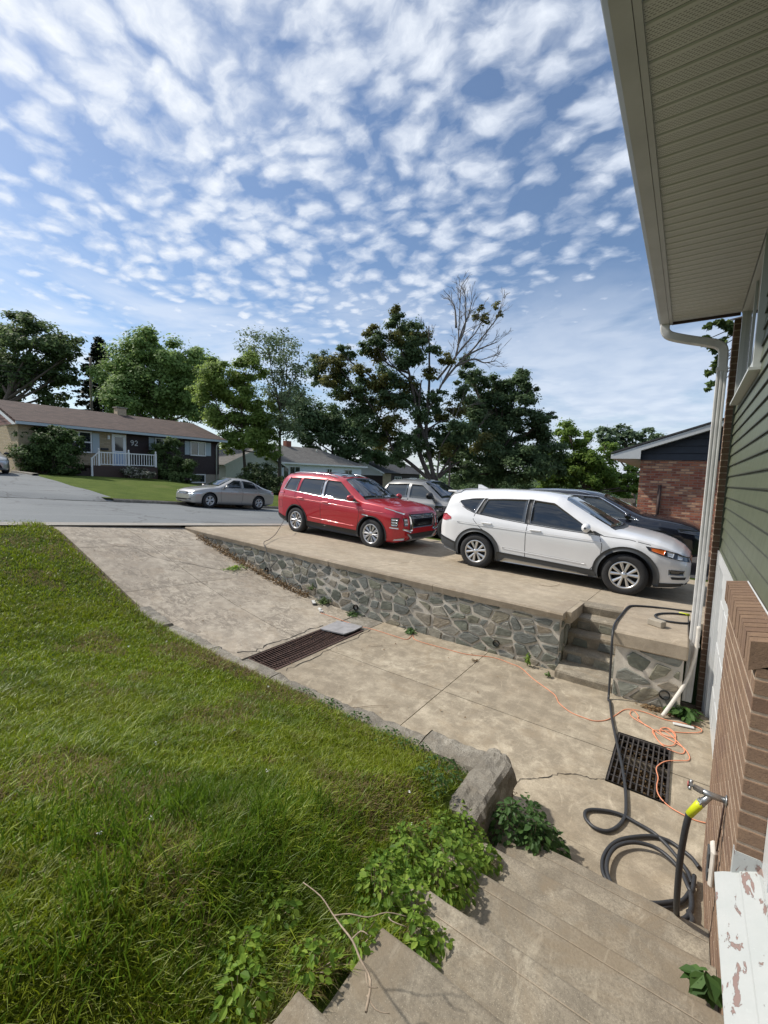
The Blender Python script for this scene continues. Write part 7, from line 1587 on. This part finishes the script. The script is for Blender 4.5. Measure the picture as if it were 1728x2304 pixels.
# three diamond badge
m=MB()
for a in (90,210,330):
    h=C.hit((0,.86),1,'front')[0]; q=R(a); c=Vector((h.x+.02,math.cos(q)*.028,.845+math.sin(q)*.028)); u=Vector((0,math.cos(q),math.sin(q)))*.026; v=Vector((0,-math.sin(q),math.cos(q)))*.015
    m.add([tuple(c-u),tuple(c-v),tuple(c+u),tuple(c+v)],[(0,1,2,3)])
C.part('badge',m,'chrome')
C.patch('tail_light',[(-.87,1.05),(-.52,1.08)],[(-.86,1.13),(-.60,1.14)],'red_lens','side',1,8,3,.010,None,.02,True,True)
C.seam([(.97,1.11),(.96,.8),(.98,.38)]); C.seam([(2.26,1.05),(2.32,.8),(2.24,.40)]); C.seam([(-.05,1.15),(-.08,1.0),(.20,.78),(.43,.45)]); C.seam([(-.78,.86),(-.62,.88),(-.60,.66),(-.76,.64),(-.78,.86)],.004)
C.patch('crease',[(-.6,1.00),(3.1,.90)],[(-.6,1.015),(3.1,.915)],'paint_red','side',1,34,2,.009,None,.006,True,True)
C.patch('crease',[(.5,.52),(2.2,.48)],[(.5,.54),(2.2,.50)],'paint_red','side',1,20,2,.008,None,.006,True,True)
C.patch('charge_badge',[(2.42,.79),(2.62,.78)],[(2.42,.815),(2.62,.805)],'clear_lens','side',1,4,1,.012,None,.006,True,True)
C.handle(.18,1.0,'paint_red'); C.handle(1.15,.975,'paint_red'); C.mirror(2.08,1.17,.915,'paint_red')

# --- black SUV on the neighbour's drive
Pb=dict(Pw); Pb.update(paint='paint_black',w=1.84,wb=2.79,rimmat='silver_rim',
 top=[(-.93,.80),(-.92,1.0),(-.86,1.2),(-.80,1.50),(-.70,1.60),(-.3,1.655),(.3,1.675),(.9,1.665),(1.3,1.62),(1.55,1.55),(1.9,1.38),(2.2,1.23),(2.42,1.14),(2.52,1.12),(2.9,1.08),(3.2,1.03),(3.45,.96),(3.6,.88),(3.68,.78),(3.70,.66)],
 bot=[(-.93,.5),(-.85,.36),(-.5,.26),(0,.23),(2.8,.22),(3.4,.23),(3.6,.28),(3.70,.36)],
 belt=[(-.93,.78),(-.85,1.0),(-.6,1.10),(.5,1.07),(1.5,1.03),(2.3,1.0),(2.8,.98),(3.2,.93),(3.5,.83),(3.70,.6)],
 plan=[(-.93,.78),(-.90,.86),(-.8,.93),(-.5,.975),(0,1),(2.8,1),(3.2,.97),(3.45,.92),(3.58,.86),(3.66,.78),(3.70,.70)])
C=Car('black_suv',"black SUV parked on the neighbour's drive in front of the brick house",(-3.25,12.75,-1.90),0,0,0,Pb)
C.arch_trim('paint_black',.03,.006)
C.patch('front_door_glass',[(1.06,1.05),(2.22,1.02)],[(1.06,1.50),(1.45,1.475),(2.12,1.06)],'car_glass_light','side',1,14,6,.006,None,.008,True,True)
C.patch('rear_door_glass',[(.05,1.09),(.98,1.055)],[(.12,1.49),(.98,1.505)],'car_glass_light','side',1,12,6,.006,None,.008,True,True)
C.patch('quarter_glass',[(-.5,1.14),(-.03,1.10)],[(-.42,1.43),(.02,1.48)],'car_glass_light','side',1,8,6,.006,None,.008,True,True)
C.patch('chrome_strip',[(-.55,1.105),(.5,1.062),(1.5,1.02),(2.32,.995)],[(-.55,1.12),(.5,1.078),(1.5,1.036),(2.32,1.008)],'chrome','side',1,24,1,.010,None,.008,True,True)
C.patch('chrome_strip',[(.0,1.50),(.8,1.525),(1.40,1.50),(1.8,1.29),(2.32,.99)],[(.0,1.512),(.8,1.54),(1.41,1.515),(1.82,1.305),(2.35,.997)],'chrome','side',1,26,1,.010,None,.008,True,True)
C.patch('windscreen',[(2.36,-.68),(2.44,0),(2.36,.68)],[(1.52,-.54),(1.48,0),(1.52,.54)],'car_glass','top',1,16,10,.006)
C.rail(-.55,1.2,.58,'chrome')
C.patch('headlight',[(3.15,.80),(3.60,.74)],[(3.12,.88),(3.58,.84)],'dark_lens','side',1,10,3,.008,None,.02,True,True)
C.patch('grille',[(-.5,.62),(.5,.62)],[(-.55,.86),(.55,.86)],'gloss_black','front',1,10,4,.008)
for k in range(3): C.patch('grille_bar',[(-.5,.66+.06*k),(.5,.66+.06*k)],[(-.5,.668+.06*k),(.5,.668+.06*k)],'chrome','front',1,10,1,.012)
C.patch('lower_grille',[(-.5,.34),(.5,.34)],[(-.6,.5),(.6,.5)],'black_plastic','front',1,10,3,.008)
C.seam([(1.0,1.03),(1.0,.4)]); C.seam([(2.3,.99),(2.34,.7),(2.25,.4)]); C.handle(.2,.97,'paint_black'); C.handle(1.18,.94,'paint_black'); C.mirror(2.10,1.10,.90,'paint_black')

# --- silver saloon across the street
Pj=dict(cat='car',paint='paint_silver',w=1.78,wb=2.65,wr=.325,arch=.375,rim=.205,spokes=5,pair=.12,sw=.028,boxy=3.0,tum=.36,
 top=[(-1.04,.72),(-1.03,.90),(-.98,.98),(-.85,1.02),(-.55,1.06),(-.3,1.14),(0,1.27),(.25,1.37),(.5,1.43),(.9,1.455),(1.2,1.44),(1.4,1.40),(1.7,1.25),(2.0,1.09),(2.2,1.0),(2.35,.97),(2.7,.92),(3.1,.84),(3.3,.77),(3.42,.70),(3.46,.60)],
 bot=[(-1.04,.45),(-.95,.30),(-.6,.22),(0,.19),(2.6,.18),(3.1,.18),(3.35,.20),(3.46,.28)],
 belt=[(-1.04,.70),(-.9,.86),(-.5,.93),(.5,.925),(1.5,.90),(2.2,.88),(2.6,.84),(3.0,.76),(3.3,.66),(3.46,.52)],
 plan=[(-1.04,.74),(-1.02,.82),(-.95,.89),(-.7,.95),(-.3,.99),(0,1),(2.4,1),(2.8,.98),(3.1,.93),(3.28,.86),(3.38,.78),(3.44,.68),(3.46,.60)])
zj=lambda y: zstreet(-17,y)
C=Car('silver_saloon','silver saloon car parked across the street in front of the house with railing',(-17.30,13.10,zj(13.1)+.005),R(-91),R(-4.4),0,Pj)
C.t.scale=(.95,.95,.97)
C.patch('front_door_glass',[(1.02,.955),(1.97,.925)],[(1.02,1.325),(1.35,1.31),(1.93,.99)],'car_glass','side',1,12,5,.006,None,.008,True,True)
C.patch('rear_door_glass',[(.10,.975),(.95,.955)],[(.30,1.285),(.95,1.33)],'car_glass','side',1,10,5,.006,None,.008,True,True)
C.patch('quarter_glass',[(-.18,1.0),(.05,.98)],[(.05,1.15),(.22,1.26)],'car_glass','side',1,6,4,.006,None,.008,True,True)
C.patch('windscreen',[(2.15,-.62),(2.22,0),(2.15,.62)],[(1.38,-.5),(1.34,0),(1.38,.5)],'car_glass','top',1,14,8,.006)
C.patch('headlight',[(3.05,.60),(3.38,.56)],[(3.0,.68),(3.36,.665)],'clear_lens','side',1,8,3,.008,None,.02,True,True)
for sg in (-1,1): C.patch('headlight',[(sg*.42,.56),(sg*.66,.56)],[(sg*.42,.655),(sg*.68,.655)],'clear_lens','front',1,6,3,.010); C.patch('fog_light',[(sg*.42,.30),(sg*.62,.31)],[(sg*.42,.36),(sg*.62,.38)],'dark_lens','front',1,5,2,.008)
C.patch('tail_light',[(-1.02,.76),(-.75,.80)],[(-1.0,.90),(-.80,.91)],'red_lens','side',1,6,3,.008,None,.02,True,True)
C.patch('grille',[(-.38,.56),(.38,.56)],[(-.40,.64),(.40,.64)],'gloss_black','front',1,8,3,.008); C.patch('grille_bar',[(-.38,.595),(.38,.595)],[(-.38,.607),(.38,.607)],'chrome','front',1,8,1,.012)
C.patch('lower_grille',[(-.38,.27),(.38,.27)],[(-.44,.36),(.44,.36)],'black_plastic','front',1,8,2,.008)
m=MB(); h=C.hit((0,.60),1,'front')[0]; m.lathe([(.045,0),(.05,.006),(.056,.006),(.058,0)],20,Matrix.Translation((h.x+.012,0,.60))@Matrix.Rotation(R(-90),4,'Z')); C.part('badge',m,'chrome')
C.seam([(.98,.93),(.97,.6),(.99,.26)]); C.seam([(2.10,.90),(2.14,.6),(2.08,.28)]); C.seam([(.02,.93),(.05,.75),(.33,.5),(.40,.28)]); C.handle(.18,.83,'paint_silver'); C.handle(1.12,.81,'paint_silver'); C.mirror(1.90,.98,.88,'paint_silver',.85)

# --- pickup truck
Pp=dict(cat='pickup truck',paint='paint_grey',w=2.0,wb=3.57,wr=.41,arch=.50,rim=.25,spokes=5,pair=.12,sw=.03,boxy=3.8,tum=.26,
 top=[(-1.25,1.18),(-1.24,1.28),(.93,1.30),(.98,1.50),(1.06,1.74),(1.2,1.83),(1.6,1.87),(2.1,1.87),(2.45,1.83),(2.7,1.72),(3.0,1.50),(3.22,1.33),(3.35,1.28),(3.7,1.27),(4.1,1.24),(4.35,1.17),(4.45,1.05),(4.48,.85)],
 bot=[(-1.25,.62),(-1.1,.5),(0,.46),(3.5,.44),(4.2,.42),(4.4,.46),(4.48,.55)],
 belt=[(-1.25,1.14),(.9,1.22),(1.5,1.235),(3.0,1.20),(3.5,1.16),(4.1,1.11),(4.35,1.02),(4.48,.8)],
 plan=[(-1.25,.95),(-1.2,.98),(-.8,1),(3.4,1),(3.9,.985),(4.2,.96),(4.35,.92),(4.44,.86),(4.48,.80)])
C=Car('pickup_truck',"grey crew cab pickup truck half hidden behind the red SUV on the neighbour's drive",(-9.75,13.10,-2.10),0,0,0,Pp)
C.t.scale=(1.05,1.05,1.06)
C.arch_trim('black_plastic',.03,.008)
C.patch('lower_body_paint',[(1.0,.48),(3.05,.47)],[(1.0,.98),(3.06,.98)],'paint_darkgrey','side',1,14,4,.003,None,.004,True,True)
C.patch('lower_body_paint',[(4.10,.50),(4.46,.56)],[(4.08,1.06),(4.45,1.0)],'paint_darkgrey','side',1,6,4,.003,None,.004,True,True)
C.patch('lower_body_paint',[(3.07,.93),(4.06,.93)],[(3.08,1.10),(4.08,1.08)],'paint_darkgrey','side',1,12,2,.003,None,.004,True,True)
C.patch('front_door_glass',[(2.10,1.29),(3.02,1.27)],[(2.10,1.70),(2.48,1.68),(2.95,1.37)],'car_glass_light','side',1,12,5,.006,None,.008,True,True)
C.patch('rear_door_glass',[(1.12,1.30),(2.0,1.29)],[(1.20,1.68),(2.0,1.71)],'car_glass_light','side',1,10,5,.006,None,.008,True,True)
C.patch('windscreen',[(3.18,-.76),(3.26,0),(3.18,.76)],[(2.50,-.62),(2.45,0),(2.50,.62)],'car_glass','top',1,14,8,.006)
C.patch('grille',[(-.62,.70),(.62,.70)],[(-.62,1.05),(.62,1.05)],'gloss_black','front',1,10,4,.01)
C.patch('bonnet_panel',[(3.40,-.70),(3.40,.70)],[(4.28,-.66),(4.28,.66)],'paint_darkgrey','top',1,12,8,.004)
m=MB()
for j in range(2):
    for k in range(4):
        h=C.hit((3.22+.075*k,1.02-.045*j),1,'side')
        if h: y=h[0].y; m.box((3.20+.075*k,y-.012,1.005-.045*j),(3.255+.075*k,y-.004,1.03-.045*j))
C.part('fender_vent',m,'silver_trim')
C.part('bed_opening',MB().box((-1.15,-.85,1.27),(.88,.85,1.315)),'black_plastic')
C.seam([(2.05,1.27),(2.04,.9),(2.06,.50)]); C.seam([(3.08,1.25),(3.10,.9),(3.02,.52)]); C.seam([(.96,1.28),(.96,.52)]); C.handle(1.25,1.12,'black_plastic'); C.handle(2.2,1.10,'black_plastic'); C.mirror(2.92,1.38,.98,'black_plastic',1.35)

# --- car on the drive opposite (only its nose is in the picture)
Pt=dict(Pj); Pt.update(paint='paint_beige',wr=.31)
C=Car('parked_saloon','pale grey car nose at the left edge in the driveway opposite',(-29.9,5.80,zfar(-27,5.2)+.07),R(-2),R(1.5),0,Pt)
C.patch('windscreen',[(2.15,-.62),(2.22,0),(2.15,.62)],[(1.38,-.5),(1.34,0),(1.38,.5)],'car_glass','top',1,14,8,.006)
C.patch('front_door_glass',[(1.02,.955),(1.97,.925)],[(1.02,1.325),(1.35,1.31),(1.93,.99)],'car_glass','side',1,12,5,.006,None,.008,True,True)
for sg in (-1,1): C.patch('headlight',[(sg*.42,.56),(sg*.66,.56)],[(sg*.40,.66),(sg*.68,.66)],'clear_lens','front',1,6,3,.010)
C.patch('headlight',[(3.05,.60),(3.38,.56)],[(3.0,.68),(3.36,.665)],'clear_lens','side',1,8,3,.008,None,.02,True,True)
C.patch('grille',[(-.52,.28),(.52,.28)],[(-.40,.52),(.40,.52)],'gloss_black','front',1,10,4,.010); C.patch('upper_grille',[(-.38,.57),(.38,.57)],[(-.38,.63),(.38,.63)],'gloss_black','front',1,8,2,.010)
C.mirror(1.90,.98,.88,'black_plastic',.9)
